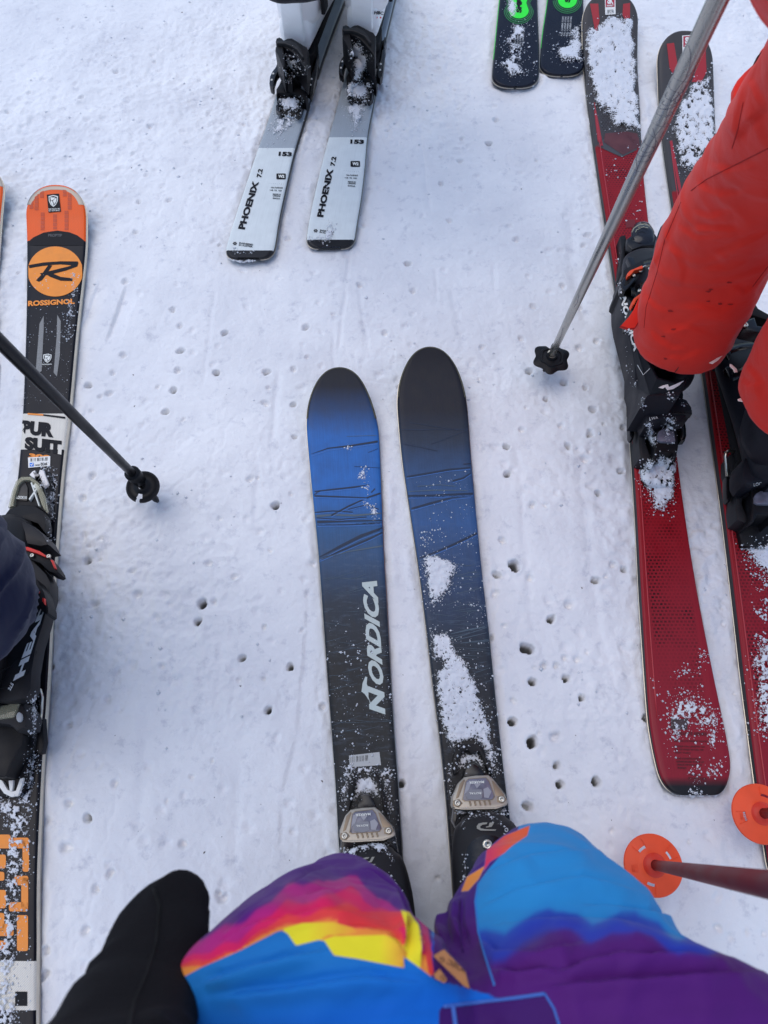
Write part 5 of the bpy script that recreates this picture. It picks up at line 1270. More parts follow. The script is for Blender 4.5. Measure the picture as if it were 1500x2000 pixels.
    purp = lerpc(LC(56, 18, 116), LC(62, 14, 104), (Y - 1760) / 60) * (1 + .3 * (fbm(X / 22, Y / 60, 3, 61) - .5))[:, None]
    seam = [(1030, 1560), (1005, 1640), (952, 1700), (934, 1725), (928, 1760), (934, 1820), (948, 1870), (968, 1930), (985, 1990), (985, 2100), (846, 2100), (846, 1560)]
    side = X > 843
    res = np.where(side[:, None], rt, left)
    e2, c2 = layer([(seam, purp)])
    # the blue thigh lies over the purple one; both are layer 2, the hem layer 3
    eb, cb = layer([(blue, bl)]); mb = (eb > -6) & ((X < 850) | (eb > 0)) | (X < 846); e2 = np.where(mb, eb, e2); c2[mb] = cb[mb]
    # small bright patches lie over the purple side
    m = (X > 890) & (X < 1040) & (e1 > -8) & (Y < 1750); e2 = np.where(m, np.minimum(e2, -e1), e2)
    e3, c3 = layer([([(858, 1972), (868, 1964), (1000, 1948), (1066, 1940), (1100, 2010), (1100, 2300), (850, 2300)], LC(52, 12, 98))])
    out[:, :3] = np.clip(res, 0.001, .9)
    return {'print': out, 'print1': c1, 'edge1': e1, 'print2': c2, 'edge2': e2, 'print3': c3, 'edge3': e3}
def adj(rings, s_, dx, dy):
    o = []
    for r_ in rings:
        mx, my = (r_[0] + r_[2]) / 2, (r_[1] + r_[3]) / 2
        o.append((mx + (r_[0] - mx) * s_ + dx, r_[1] + dy, mx + (r_[2] - mx) * s_ + dx, r_[3] + dy, r_[4], r_[5]))
    return o
legL = [(640, 1762, 722, 1772, .34, .8), (590, 1742, 742, 1752, .43, .8), (540, 1768, 788, 1786, .475, .7), (462, 1820, 826, 1838, .515, .7), (398, 1872, 844, 1892, .555, .7), (340, 1925, 900, 1945, .60, .7), (270, 2010, 960, 2030, .66, .7)]
legR = [(1030, 1700, 1110, 1698, .34, .8), (1000, 1668, 1122, 1664, .44, .8), (945, 1690, 1176, 1694, .49, .7), (892, 1756, 1240, 1746, .525, .65), (858, 1832, 1310, 1812, .56, .6), (846, 1925, 1392, 1906, .595, .5), (860, 2030, 1590, 2010, .65, .5)]
legL = adj(legL, .90, 4, -14); legR = adj(legR, .98, 0, 4)
tubes = [ring_tube_mesh(legL, 32, 5, .42), ring_tube_mesh(legR, 32, 5, .42)]
# hips, and the shins running down inside the trousers to the boots
hip = [wr(-.045, -.20, .67, .075, .07), wr(-.04, -.32, .78, .10, .10), wr(0.0, -.42, .88, .16, .13), wr(0, -.44, .95, .16, .12)]
hip2 = [wr(.12, -.22, .67, .08, .06), wr(.09, -.32, .78, .11, .10), wr(0.02, -.42, .88, .16, .13)]
tubes += [ring_tube_mesh(hip, 32, 4, .2), ring_tube_mesh(hip2, 32, 4, .3)]
for fr, kn in ((FM1, P(662, 1800, .40)), (FM2, P(1040, 1760, .40))):
    a = fr(0, -.115, .16); b = fr(0, -.105, .25)
    tubes.append(ring_tube_mesh([('w', a, (.060, 0, 0), (0, .070, 0)), ('w', b, (.060, 0, 0), (0, .068, -.02)), ('w', (b + kn) / 2 + Vector((0, -.01, 0)), (.058, 0, 0), (0, .055, -.03)), ('w', kn, (.055, 0, 0), (0, .045, -.04))], 28, 4, .15))
_L = lambda z, *l: [(z(*pts), amp, w) for pts, amp, w in l]
FOLD_ME = _L(Z_LP, (((270, 290), (480, 215), (750, 180)), .0035, 9), (((360, 500), (600, 500), (850, 510), (1120, 570)), .005, 12), (((600, 705), (850, 650), (1300, 640)), .006, 11), (((540, 770), (900, 745), (1500, 700)), .004, 12),
    (((280, 420), (450, 350), (700, 300), (950, 360)), .003, 12), (((260, 560), (330, 640), (520, 640), (700, 580)), .005, 9), (((170, 380), (160, 480), (200, 600)), .005, 8), (((110, 420), (95, 500), (120, 600)), .005, 8), (((320, 700), (420, 720), (600, 690)), .004, 8), (((700, 420), (900, 440), (1150, 480)), .003, 10)) + \
  _L(Z_LT, (((230, 600), (420, 480), (600, 370), (740, 280)), .005, 11), (((780, 290), (920, 340), (1030, 430), (1088, 560), (1085, 720)), .007, 9), (((130, 830), (400, 745), (720, 670)), .005, 12), (((150, 900), (500, 860), (900, 800), (1200, 830)), .004, 14),
    (((200, 650), (420, 560), (700, 500), (950, 520)), .005, 10), (((620, 430), (800, 400), (980, 450)), .004, 9), (((1100, 500), (1150, 600), (1165, 740)), .005, 7), (((420, 400), (560, 320), (700, 260)), .004, 8), (((800, 560), (1000, 600), (1080, 690)), .004, 8), (((860, 240), (1000, 330), (1120, 470)), .004, 8))
FOLD_RED = _L(Z_RB, (((700, 60), (640, 200), (560, 420), (430, 640), (400, 900)), .004, 8), (((820, 215), (1050, 205), (1250, 225)), .007, 9), (((1040, 440), (1200, 370), (1500, 250)), .008, 9), (((900, 560), (1150, 560), (1350, 480)), .005, 10), (((470, 1080), (550, 1170), (660, 1240), (820, 1250)), .006, 8), (((620, 1310), (760, 1330), (950, 1260)), .005, 8),
    (((560, 330), (700, 420), (760, 560), (740, 720)), .005, 10), (((700, 900), (900, 880), (1100, 930), (1250, 860)), .005, 9), (((430, 780), (520, 880), (640, 940)), .005, 8), (((1180, 700), (1300, 760), (1380, 700)), .005, 8), (((600, 1120), (800, 1060), (1000, 1130)), .004, 8), (((850, 60), (1000, 110), (1200, 60)), .006, 9), (((1290, 1350), (1400, 1500), (1420, 1700)), .006, 9), (((1250, 1500), (1350, 1560), (1480, 1540)), .005, 8)) + \
  _L(Z_TR, (((1390, 420), (1340, 600), (1325, 760)), .005, 9), (((1500, 540), (1380, 640), (1330, 720)), .007, 9), (((1120, 960), (1230, 1020), (1400, 1010)), .006, 9), (((1180, 860), (1300, 900), (1480, 860)), .006, 10), (((1440, 300), (1400, 420), (1470, 560)), .005, 9), (((1020, 1180), (1120, 1250), (1300, 1230)), .005, 9))
FOLD_RED = [(a_, b_ * .42, c_ * 1.5) for a_, b_, c_ in FOLD_RED]
M_PRINT = cloth('printed_ski_trousers', attr=True, bump=.12)
TR = fuse('trousers', tubes, M_PRINT, ME, voxel=.0055, smooth_it=4, sub=2, wrinkle=.0026, wscale=11, aniso=(1, 1.6, 1), colfn=rainbow, folds=FOLD_ME)
ttree = bvh([TR])
def seam_tube(tree, pts, rad, m, parent, name='piping', step=8, off=.0):
    out = []
    for (a, b) in zip(pts[:-1], pts[1:]):
        L = math.hypot(b[0] - a[0], b[1] - a[1]); n = max(2, int(L / step))
        for k in range(n):
            loc, nrm = cast(tree, a[0] + (b[0] - a[0]) * k / n, a[1] + (b[1] - a[1]) * k / n)
            if loc is not None: out.append(loc + nrm * off)
    loc, nrm = cast(tree, *pts[-1])
    if loc is not None: out.append(loc + nrm * off)
    if len(out) > 2: return tube(name, out, rad, m, parent, 6)
M_PIPE = mat('blue_piping', C(56, 96, 190), .6)
seam_tube(ttree, [(866, 1966), (1000, 1950), (1064, 1941)], .0010, M_PIPE, TR)
seam_tube(ttree, [(884, 1962), (888, 1990), (893, 2030)], .0014, M_PIPE, TR)
seam_tube(ttree, [(1064, 1941), (1082, 1970), (1098, 2020)], .0008, M_PIPE, TR)
seam_tube(ttree, [(934, 1724), (928, 1760), (934, 1820), (948, 1870), (966, 1925)], .0007, mat('seam_blue', C(46, 110, 200), .6), TR)
M_SEAM2 = mat('seam_purple', C(50, 12, 92), .7)
seam_tube(ttree, [(898, 1760), (895, 1800), (905, 1860)], .0008, M_SEAM2, TR)
# two leather-like tags sewn by the crotch
M_TAG = mat('brown_tag', C(148, 104, 72), .6, bump=.2, bscale=500, var=.12, vscale=60)
def tag(poly, letters):
    bm = bmesh.new(); hh = []
    pts = Z_LP(*poly)
    loc = [cast(ttree, *p)[0] for p in pts]; hmax = max((q.z for q in loc if q is not None and q.z > .3), default=.5)
    tg = prism('leather_tag', pts, hmax + .004, hmax + .0015, M_TAG, TR, .0004)
    tt = bvh([tg])
    for s_, q in letters: text_px('tag_print', s_, Z_LP(*q), tt, mat('burnt_ink', C(66, 40, 34), .6), tg, bold=.02, off=.0005)
    return tg
tag(((60, 714), (86, 690), (118, 735), (106, 752), (66, 732)), [('O', ((112, 735), (96, 712), (84, 722), (98, 742)))])
tag(((58, 634), (105, 606), (196, 700), (216, 776), (190, 764)), [('OOSC', ((206, 716), (112, 664), (124, 646), (214, 694))), ('O', ((110, 650), (92, 632), (82, 648), (98, 664)))])

# ---- black mitten and sleeve hanging at the lower left
mitt = [(304, 1738, 394, 1732, 0.590, .55), (268, 1756, 402, 1750, 0.600, .55), (232, 1790, 405, 1790, 0.610, .5), (200, 1850, 398, 1850, 0.630, .5), (172, 1905, 392, 1910, 0.650, .5), (130, 1955, 386, 1965, 0.680, .5), (92, 2010, 376, 2030, 0.710, .5), (30, 2100, 372, 2120, 0.750, .55), (-40, 2220, 330, 2240, 0.810, .6)]
M_MITT = mat('black_softshell', C(15, 15, 21), .85, bump=.5, bscale=500, spec=.15, var=.35, vscale=9)
mv, mf = ring_tube_mesh(mitt, 32, 5, .14)
thumb = ring_tube_mesh([(250, 1990, 330, 1990, .56, .8), (290, 1900, 350, 1900, .50, .8), (315, 1840, 362, 1838, .455, .8)], 20, 4, .6)
# sleeve up to the shoulder, outside the picture
slv = ring_tube_mesh([('w', P(150, 2240, .81), (.058, 0, 0), (0, .025, .045)), ('w', P(150, 2240, .81) + Vector((-.03, -.12, .06)), (.06, 0, 0), (0, .04, .05)), ('w', (-.30, -.46, .95), (.08, 0, 0), (0, .07, .05)), ('w', (-.24, -.48, 1.28), (.085, 0, 0), (0, .085, 0))], 24, 5, .4)
MT = fuse('mitten', [(mv, mf), slv], M_MITT, ME, voxel=.005, smooth_it=4, wrinkle=.0035, wscale=12, seed=4)
mtree = bvh([MT])
seam_tube(mtree, [(300, 1735), (312, 1770), (306, 1840), (288, 1900), (262, 1960), (250, 2020)], .0012, mat('seam_black', C(7, 7, 10), .9), MT, 'seam')
# ---- skier in red trousers --------------------------------------------------------
RP = root('person', tuple(RD1.frame(780)[0] * 0.5 + RD2.frame(900)[0] * 0.5), 'person in plain red ski trousers and black boots standing on the red skis', 'person')
RP.location.z = 0
M_NB = mat('navy_black_shell', C(19, 21, 32), .5, bump=.12, bscale=700, var=.25, vscale=22, spec=.22)
FR1 = boot_frame(RD1, 492); FR2 = boot_frame(RD2, 640)
B1 = make_boot(RP, FR1, M_NB, M_NB, M_BLACKGLOSS, side=-1, cuff_top=.26, lean=.2)
B2 = make_boot(RP, FR2, M_NB, M_NB, M_BLACKGLOSS, side=-1, cuff_top=.26, lean=.2)
hem1 = FR1(0, -.07, .2)
legA = [(1236, 655, 1412, 690, .17, 1.0), (1247, 602, 1442, 640, .22, 1.0), (1272, 520, 1484, 575, .29, .95), (1304, 430, 1525, 495, .37, .95), (1345, 350, 1572, 420, .45, .95), (1400, 265, 1640, 345, .54, .95), (1446, 180, 1700, 270, .62, .95), (1500, 80, 1790, 180, .70, .9), (1560, -60, 1900, 60, .78, .9)]
legB = [(1462, 812, 1640, 860, .19, 1.0), (1448, 742, 1650, 800, .23, 1.0), (1478, 672, 1690, 730, .30, .95), (1530, 590, 1750, 650, .40, .95), (1610, 480, 1850, 560, .52, .95), (1700, 350, 1960, 430, .64, .95), (1760, 200, 2060, 300, .74, .9)]
hipc = (P(1730, 0, .80) + P(1900, 240, .78)) / 2
tA = ring_tube_mesh(legA, 32, 5, .06); tB = ring_tube_mesh(legB, 32, 5, .06)
e1 = P(1730, 0, .78); e2 = P(1910, 250, .74)
tubesR = [tA, tB, ring_tube_mesh([('w', e1, (.10, 0, 0), (0, .10, 0)), ('w', (hipc.x, hipc.y, .86), (.16, 0, 0), (0, .13, 0)), ('w', (hipc.x, hipc.y, 1.0), (.17, 0, 0), (0, .12, 0))], 28, 4, .2), ring_tube_mesh([('w', e2, (.09, 0, 0), (0, .09, 0)), ('w', (hipc.x, hipc.y, .86), (.15, 0, 0), (0, .13, 0))], 28, 4, .3)]
M_RED = cloth('red_ski_cloth', C(184, 38, 30), bump=.3, rough=.9, var=.07)
RT = fuse('trousers', tubesR, M_RED, RP, voxel=.005, smooth_it=8, wrinkle=.0028, wscale=7.0, aniso=(.9, .7, 1.3), seed=12, sub=1, folds=FOLD_RED)
rtree = bvh([RT])
M_RSEAM = mat('red_seam', C(138, 24, 26), .8)
for pts in ([(1330, 395), (1298, 470), (1284, 530), (1262, 600), (1258, 640)], [(1452, 200), (1442, 250), (1430, 290)], [(1500, 290), (1440, 320), (1380, 350), (1350, 372)], [(1470, 560), (1500, 520)]):
    seam_tube(rtree, pts, .0007, M_RSEAM, RT, 'seam')
# pocket flap on the thigh and the open slit flap at the hem
prism('pocket_flap', zc(952, 0, 2.679)((1502, 160), (1490, 215), (1418, 300), (1375, 400), (1325, 500), (1300, 542), (1287, 530), (1290, 450), (1310, 415), (1345, 380), (1412, 315), (1432, 260), (1470, 215)), .60, .592, M_RED, RT, .002)
prism('hem_flap', Z_RB((228, 1045), (300, 965), (345, 900), (400, 770), (425, 900), (400, 960), (385, 1010), (352, 1062), (300, 1068)), .215, .211, M_RED, RT, .001)
tube('hem_edge', [P(*q, .214) for q in Z_RB((228, 1045), (300, 1068), (352, 1062), (385, 1005), (400, 945))], .0012, M_RSEAM, RT, 6)
M_FRAY = mat('frayed_white_hem', C(206, 196, 206), .8)
for k, pl in enumerate(([(1418, 690), (1405, 704), (1388, 715), (1378, 712), (1398, 700), (1412, 684)], [(1422, 706), (1428, 708), (1443, 722), (1445, 730), (1436, 731), (1432, 722), (1422, 713)], [(1438, 778), (1446, 775), (1460, 787), (1452, 785), (1440, 783)], [(1453, 774), (1459, 770), (1459, 780)])):
    prism('frayed_hem', [(sum(q[0] for q in pl) / len(pl) * .35 + x * .65, sum(q[1] for q in pl) / len(pl) * .35 + y * .65) for x, y in pl], .215 + .003 * k, .2135 + .003 * k, M_FRAY, RT, .0003)
# mud marks
for x, y in ((1388, 565), (1384, 588), (1425, 551), (1406, 593), (1427, 594), (1310, 607), (1316, 643), (1296, 657), (1383, 569), (1300, 700)):
    decal('mud_mark', [(x + random.gauss(0, 1.2) + 5 * math.cos(a), y + 1.8 * math.sin(a) + random.gauss(0, .4)) for a in [k * math.pi / 4 for k in range(8)]], rtree, mat('mud', C(130, 22, 22), .8), RT, .0006, 12)
decal('mud_mark', stroke([(1326, 716), (1322, 722), (1318, 727)], [1, 2.4, 1]), rtree, mat('dark_mud', C(96, 40, 40), .8), RT, .0006, 12)

# details of his left boot and bindings, traced
bb = B1['body']; t1 = bvh([B1['body'], B1['cuff']])
M_SHELL2 = M_NB
prism('toe_frame', Z_RB((225, 270), (270, 258), (282, 300), (270, 420), (262, 520), (240, 620), (222, 600), (228, 500), (240, 400)), .045, T, M_BLACK, RD1.root, .002)
prism('toe_frame', Z_RB((300, 300), (335, 240), (500, 230), (560, 305), (545, 350), (560, 430), (545, 640), (250, 640), (262, 480)), .036, T, M_BLACK, RD1.root, .003)
tp = prism('toe_piece', Z_RB((285, 290), (345, 250), (530, 250), (558, 302), (540, 318), (548, 350), (420, 352), (330, 385), (290, 350)), .062, T, M_BLACKGLOSS, RD1.root, .003)
v, f_ = ring_tube_mesh([('w', P(*Z_RB((425, 300))[0], .062), (.021, 0, 0), (0, .008, .006)), ('w', P(*Z_RB((420, 240))[0], .060), (.022, 0, 0), (0, .008, .008)), ('w', P(*Z_RB((415, 190))[0], .054), (.017, 0, 0), (0, .006, .007))], 24, 5, .5)
obj('clear_toe_dome', v, f_, mat('dark_dome', C(22, 24, 34), .12, coat=.3), tp); screw(P(*Z_RB((465, 298))[0], .0635), .0035, tp)
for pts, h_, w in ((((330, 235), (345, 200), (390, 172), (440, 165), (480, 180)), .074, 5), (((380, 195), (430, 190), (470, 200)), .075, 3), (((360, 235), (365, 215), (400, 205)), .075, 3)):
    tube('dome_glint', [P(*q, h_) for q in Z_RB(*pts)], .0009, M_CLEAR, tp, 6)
# buckles of the left boot
def pr(name, pts, h1, h0, m, par, bev=.0015): return prism(name, Z_RB(*pts), h1, h0, m, par, bev)
k1 = pr('buckle', ((255, 560), (285, 540), (420, 470), (480, 455), (545, 430), (560, 500), (520, 560), (430, 590), (300, 720), (260, 740), (220, 700), (225, 660), (250, 620)), .128, .06, M_BLACK, bb, .003)
pr('buckle_lever', ((288, 590), (310, 565), (415, 520), (425, 545), (350, 565), (308, 612), (292, 615)), .138, .126, M_NEON, bb)
pr('buckle_lever', ((418, 530), (448, 516), (452, 522), (426, 538)), .138, .130, M_STEEL, bb, .0005)
pr('buckle_lever', ((325, 838), (345, 805), (410, 755), (412, 785), (372, 815), (350, 858), (335, 862)), .165, .150, M_NEON, bb)
pr('buckle', ((320, 870), (345, 800), (380, 730), (420, 690), (440, 760), (400, 860), (360, 940), (330, 930)), .155, .10, M_BLACK, bb, .003)
for x, y, h_ in ((400, 573, .131), (343, 612, .131), (392, 742, .158), (478, 553, .131)): screw(P(*Z_RB((x, y))[0], h_), .0030, bb)
pr('buckle_frame', ((228, 690), (262, 620), (275, 640), (262, 700), (290, 690), (345, 620), (360, 640), (270, 745), (235, 735)), .140, .125, M_BLACKGLOSS, bb)
for k in range(8): tube('bellow_rib', [P(*q, .128) for q in Z_RB((300 + k * 10, 672 + k * 4), (322 + k * 11, 735 + k * 6), (330 + k * 10, 790 + k * 2))], .0012, M_BLACKGLOSS, bb, 6)
# shell side with the brand name running down it
M_BW = mat('white_boot_print', C(200, 206, 226), .4)
side_poly = ((228, 740), (262, 745), (330, 790), (400, 900), (420, 1100), (480, 1330), (560, 1480), (700, 1520), (810, 1490), (775, 1580), (740, 1640), (640, 1650), (460, 1640), (380, 1600), (350, 1500), (352, 1350), (300, 1150), (250, 960), (232, 850))
sp_ = Z_RB(*side_poly); ys = [p[1] for p in sp_]
pan = prism('shell_side', sp_, .15, .055, M_NB, bb, .006, slope=[.115 + .05 * (1 if q[0] > 1250 else 0) + .0 * q[1] for q in sp_])
pt = bvh([pan, B1['body'], B1['cuff']])
text_px('brand_print', 'NORDICA', Z_RB((228, 800), (352, 1268), (392, 1252), (285, 792)), pt, M_BW, bb, bold=.05, off=.0016)
decal('logo_print', Z_RB((563, 1578), (598, 1560), (645, 1548), (655, 1572), (775, 1520), (745, 1556), (690, 1590), (640, 1600), (622, 1574), (602, 1586)), pt, M_BW, bb, .0016, 6)
decal('logo_print', Z_RB(*stroke([(382, 1382), (432, 1468), (490, 1412)], 5)), pt, M_BW, bb, .0016, 6)

# traced rental heel bindings of the red skis
def ph(name, pts, h1, h0, m, par, bev=.002, z=Z_RH): return prism(name, z(*pts), h1, h0, m, par, bev)
def red_heel(ski, z, full=True):
    R_ = ski.root
    plate = ph('heel_plate', ((300, 700), (360, 560), (650, 560), (680, 700), (682, 900), (650, 1060), (640, 1250), (380, 1240), (320, 1000), (310, 880)), .030, T, M_BLACK, R_, .003, z)
    lever = ph('step_in_lever', ((520, 560), (650, 640), (672, 760), (680, 900), (660, 1010), (630, 955), (515, 950), (480, 1020), (455, 1020), (470, 880), (450, 700), (455, 600)), .075, T + .002, M_BLACK, R_, .004, z)
    cup = ph('heel_cup', ((378, 500), (400, 430), (540, 420), (650, 470), (690, 440), (760, 470), (806, 540), (808, 590), (770, 602), (700, 670), (650, 672), (640, 610), (560, 640), (470, 672), (410, 660), (380, 600)), .110, .060, M_NB, plate, .006, z)
    ph('cup_edge', ((640, 575), (700, 585), (806, 560), (808, 600), (690, 600), (625, 596)), .114, .10, M_CHAR, cup, .002, z)
    ph('side_arm', ((262, 400), (300, 390), (350, 470), (372, 600), (388, 700), (385, 800), (380, 860), (445, 1030), (420, 1035), (330, 1000), (312, 880), (320, 760), (290, 600), (262, 520)), .055, T, M_CHAR, plate, .004, z)
    ph('clear_window', ((488, 790), (500, 760), (545, 732), (640, 740), (655, 850), (620, 862), (520, 855), (492, 840)), .080, .07, M_SMOKE, lever, .002, z)
    ph('white_bar', ((510, 958), (640, 952), (642, 975), (620, 988), (520, 980)), .060, .05, M_LABEL, lever, .001, z)
    tube('brake_wire', [P(*q, hh) for q, hh in zip(z((300, 380), (262, 365), (228, 385), (222, 420), (232, 500), (240, 600)), (.06, .062, .062, .06, .052, .046))], .0028, M_STEEL, R_, 10)
    ph('brake_arm', ((232, 600), (262, 602), (272, 700), (282, 780), (272, 820), (250, 826), (236, 800), (230, 700)), .046, .030, M_BLACKGLOSS, R_, .004, z)
    if full:
        ph('brake_arm', ((695, 660), (742, 660), (755, 730), (758, 800), (745, 840), (705, 845), (692, 820), (700, 760)), .046, .030, M_BLACKGLOSS, R_, .004, z)
    return plate, lever, cup
HA = red_heel(RD1, Z_RH)
text_px('pen_mark', 'LWA', Z_RH((416, 662), (492, 646), (490, 626), (414, 636)), bvh([HA[2]]), M_BW, HA[2], bold=0, off=.0008)
z2 = zc(1180 + (1110 - 222) / 4.6875, 680 + 572 / 4.6875, 4.6875)
HB = red_heel(RD2, z2, True)
text_px('pen_mark', 'LOC', z2((480, 690), (552, 676), (550, 650), (478, 664)), bvh([HB[2]]), M_BW, HB[2], bold=0, off=.0008)
# front of the second boot that shows beside the trouser leg
bb2 = B2['body']
k2 = pr('buckle', ((1265, 1040), (1280, 1010), (1340, 985), (1385, 965), (1410, 1040), (1500, 1050), (1530, 1120), (1300, 1070)), .215, .19, M_BLACKGLOSS, bb2, .003)
screw(P(*Z_RB((1302, 1036))[0], .217), .0048, bb2)
pr('power_strap', ((1330, 830), (1370, 810), (1420, 890), (1500, 935), (1560, 960), (1560, 1010), (1400, 960), (1290, 930)), .20, .17, M_DARK, bb2, .004)

# ---- skier at the left edge ---------------------------------------------------------
LPN = root('person', tuple(OR1.frame(1250)[0]), 'person at left edge with navy trouser leg and black boot with red buckles', 'person')
LPN.location.z = 0
_f = boot_frame(OR1, 1003); FO = lambda x, y, z: _f(x * .85 - .016, y, z)
M_GB = mat('dark_grey_shell', C(24, 24, 31), .5, bump=.12, bscale=700, var=.2, vscale=20)
B3 = make_boot(LPN, FO, M_GB, M_GB, M_BLACK, side=1, cuff_top=.26, buckles=False, lean=.2)
b3 = B3['body']
def hd(name, pts, h1, h0, m, par, bev=.0015): return prism(name, Z_HD(*pts), h1, h0, m, par, bev)
OR_ = OR1.root
hd('toe_frame', ((150, 130), (185, 112), (262, 110), (275, 130), (272, 250), (262, 330), (255, 460), (230, 430), (150, 250)), .030, T, M_BLACK, OR_, .003)
hd('toe_frame', ((158, 130), (175, 112), (188, 105), (200, 150), (215, 102), (235, 105), (262, 180), (240, 200), (215, 140), (200, 150), (175, 145)), .036, .03, M_WHITEP, OR_, .002)
tpc = hd('toe_piece', ((50, 310), (70, 220), (95, 165), (150, 140), (200, 165), (235, 240), (250, 320), (240, 330), (200, 305), (120, 298), (70, 310)), .058, T, M_BLACK, OR_, .004)
hd('clear_cover', ((42, 308), (62, 225), (85, 165), (115, 142), (165, 140), (205, 170), (235, 240), (250, 318), (243, 326), (225, 295), (205, 230), (180, 175), (160, 160), (125, 160), (100, 185), (80, 250), (72, 300)), .066, .056, M_CLEAR, tpc, .002)
dk = hd('indicator_dial', ((88, 262), (92, 200), (112, 172), (138, 172), (150, 200), (150, 262), (145, 272), (92, 268)), .061, .056, M_BLACKGLOSS, tpc, .001)
dt = bvh([dk]); text_px('brand_print', 'LOOK10', Z_HD((90, 262), (146, 264), (146, 248), (90, 246)), dt, M_WHITEPRINT, dk, off=.0006, bold=.03)
for pl in (((165, 175), (172, 170), (215, 300), (208, 300)), ((155, 262), (205, 190), (210, 196), (160, 270)), ((178, 190), (190, 176), (202, 184), (200, 200), (186, 205))):
    hd('white_rib', pl, .064, .058, M_WHITEPRINT, tpc, .0005)
hd('toe_lip', ((50, 318), (110, 296), (190, 302), (235, 330), (248, 400), (240, 440), (205, 395), (120, 365), (30, 372), (-40, 380), (0, 370), (30, 345)), .066, .04, M_BLACK, b3, .004)
ts = hd('shell_rim', ((-60, 385), (40, 368), (110, 372), (180, 405), (235, 450), (265, 510), (220, 520), (150, 508), (100, 550), (-60, 545)), .098, .05, M_GB, b3, .008)
hd('shell_patch', ((-10, 395), (35, 390), (62, 398), (66, 412), (45, 420), (-10, 418)), .0995, .09, M_GREYPRINT, ts, .001)
for sh_, col, h_ in ((((118, 520), (150, 522), (200, 540), (250, 560), (285, 600), (310, 640), (316, 660), (300, 668), (262, 655), (215, 610), (160, 590), (140, 575)), M_BLACK, .122),
                     (((70, 680), (110, 680), (160, 672), (200, 700), (240, 770), (262, 850), (262, 880), (250, 890), (225, 870), (190, 810), (140, 770), (112, 735), (85, 710)), M_BLACK, .150)):
    hd('buckle', sh_, h_, h_ - .03, col, b3, .004)
for sh_, h_ in ((((115, 522), (150, 522), (215, 545), (250, 570), (245, 578), (200, 558), (135, 538)), .127), (((272, 590), (286, 594), (302, 638), (294, 640)), .127), (((68, 675), (120, 690), (170, 718), (210, 760), (205, 770), (150, 728), (80, 692)), .155), (((228, 798), (240, 800), (242, 835), (228, 815)), .155)):
    hd('buckle_lever', sh_, h_, h_ - .006, M_REDP, b3, .001)
for x, y, h_ in ((175, 570, .125), (265, 575, .125), (135, 742, .152), (160, 765, .152)): screw(P(*Z_HD((x, y))[0], h_), .0032, b3)
hd('strap', ((-60, 500), (10, 515), (60, 535), (110, 545), (140, 560), (60, 556), (-60, 540)), .112, .10, M_BLACKGLOSS, b3, .002)
screw(P(*Z_HD((8, 505))[0], .114), .0034, b3)
pan3 = prism('shell_side', Z_HD((40, 560), (150, 560), (255, 665), (276, 710), (276, 780), (240, 930), (200, 1060), (175, 1200), (172, 1290), (140, 1345), (60, 1365), (-60, 1360), (-60, 700)), .12, .092, M_GB, b3, .010)
tb = bvh([pan3, B3['body'], B3['cuff']])
text_px('brand_print', 'HEAD', Z_HD((130, 1222), (262, 800), (238, 812), (72, 1252)), tb, M_BW, b3, bold=.05, off=.0012)
text_px('size_print', '22.5', Z_HD((58, 1306), (78, 1268), (62, 1258), (44, 1294)), tb, M_BW, b3, bold=.05, off=.0012)
for pts in ([(-40, 1215), (60, 1170), (120, 1100), (160, 1040)], [(-40, 1300), (60, 1280), (150, 1210), (200, 1090)], [(90, 660), (95, 620), (120, 570)]):
    o_ = [cast(tb, *q)[0] for q in Z_HD(*pts)]; o_ = [q for q in o_ if q is not None]
    if len(o_) > 1: tube('shell_seam', o_, .0008, M_BLACK, b3, 6)
# heel binding
hp = hd('heel_plate', ((-60, 1350), (100, 1350), (160, 1360), (172, 1480), (165, 1650), (150, 1800), (120, 1850), (60, 1880), (-40, 1880), (-90, 1850)), .030, T, M_BLACK, OR_, .003)
hl = hd('step_in_lever', ((-90, 1480), (20, 1460), (90, 1490), (130, 1520), (120, 1600), (60, 1700), (30, 1770), (-40, 1770), (-90, 1700)), .070, .02, M_BLACK, hp, .005)
hc = hd('heel_cup', ((-80, 1375), (40, 1370), (100, 1355), (135, 1395), (150, 1440), (135, 1500), (90, 1525), (50, 1490), (-20, 1480), (-80, 1480)), .100, .05, M_GB, hp, .006)
hd('clear_cover', ((-60, 1390), (40, 1380), (95, 1352), (105, 1358), (85, 1430), (70, 1448), (-60, 1465)), .104, .096, M_CLEAR, hc, .002)
prism('round_cap', Z_HD(*circ(103, 1446, 16, 27, 16)), .104, .098, M_GREYPRINT, hc, .001)
for pl in (((-20, 1780), (12, 1790), (40, 1840), (65, 1850), (85, 1845), (108, 1780), (125, 1775), (122, 1800), (98, 1872), (60, 1880), (20, 1860), (-15, 1810)), ((45, 1790), (72, 1788), (66, 1848), (52, 1848))):
    hd('white_end_cap', pl, .036, .030, M_LABEL, hp, .001)
tube('brake_wire', [P(*q, hh) for q, hh in zip(Z_HD((165, 1295), (195, 1288), (218, 1300), (228, 1340), (225, 1400), (220, 1460)), (.05, .052, .052, .05, .046, .042))], .0026, M_STEEL, OR_, 10)
hd('brake_arm', ((205, 1455), (232, 1450), (236, 1540), (240, 1580), (226, 1640), (205, 1645), (190, 1630), (200, 1540)), .042, .028, M_BLACK, OR_, .003)
navy = [(-180, 1180, 34, 1256, .20, 1.0), (-190, 1110, 38, 1190, .26, 1.0), (-230, 1045, -10, 1095, .34, .95), (-280, 1000, -40, 1060, .44, .95), (-420, 900, -130, 960, .60, .95), (-560, 800, -240, 860, .74, .9)]
h3 = P(-420, 780, .80)
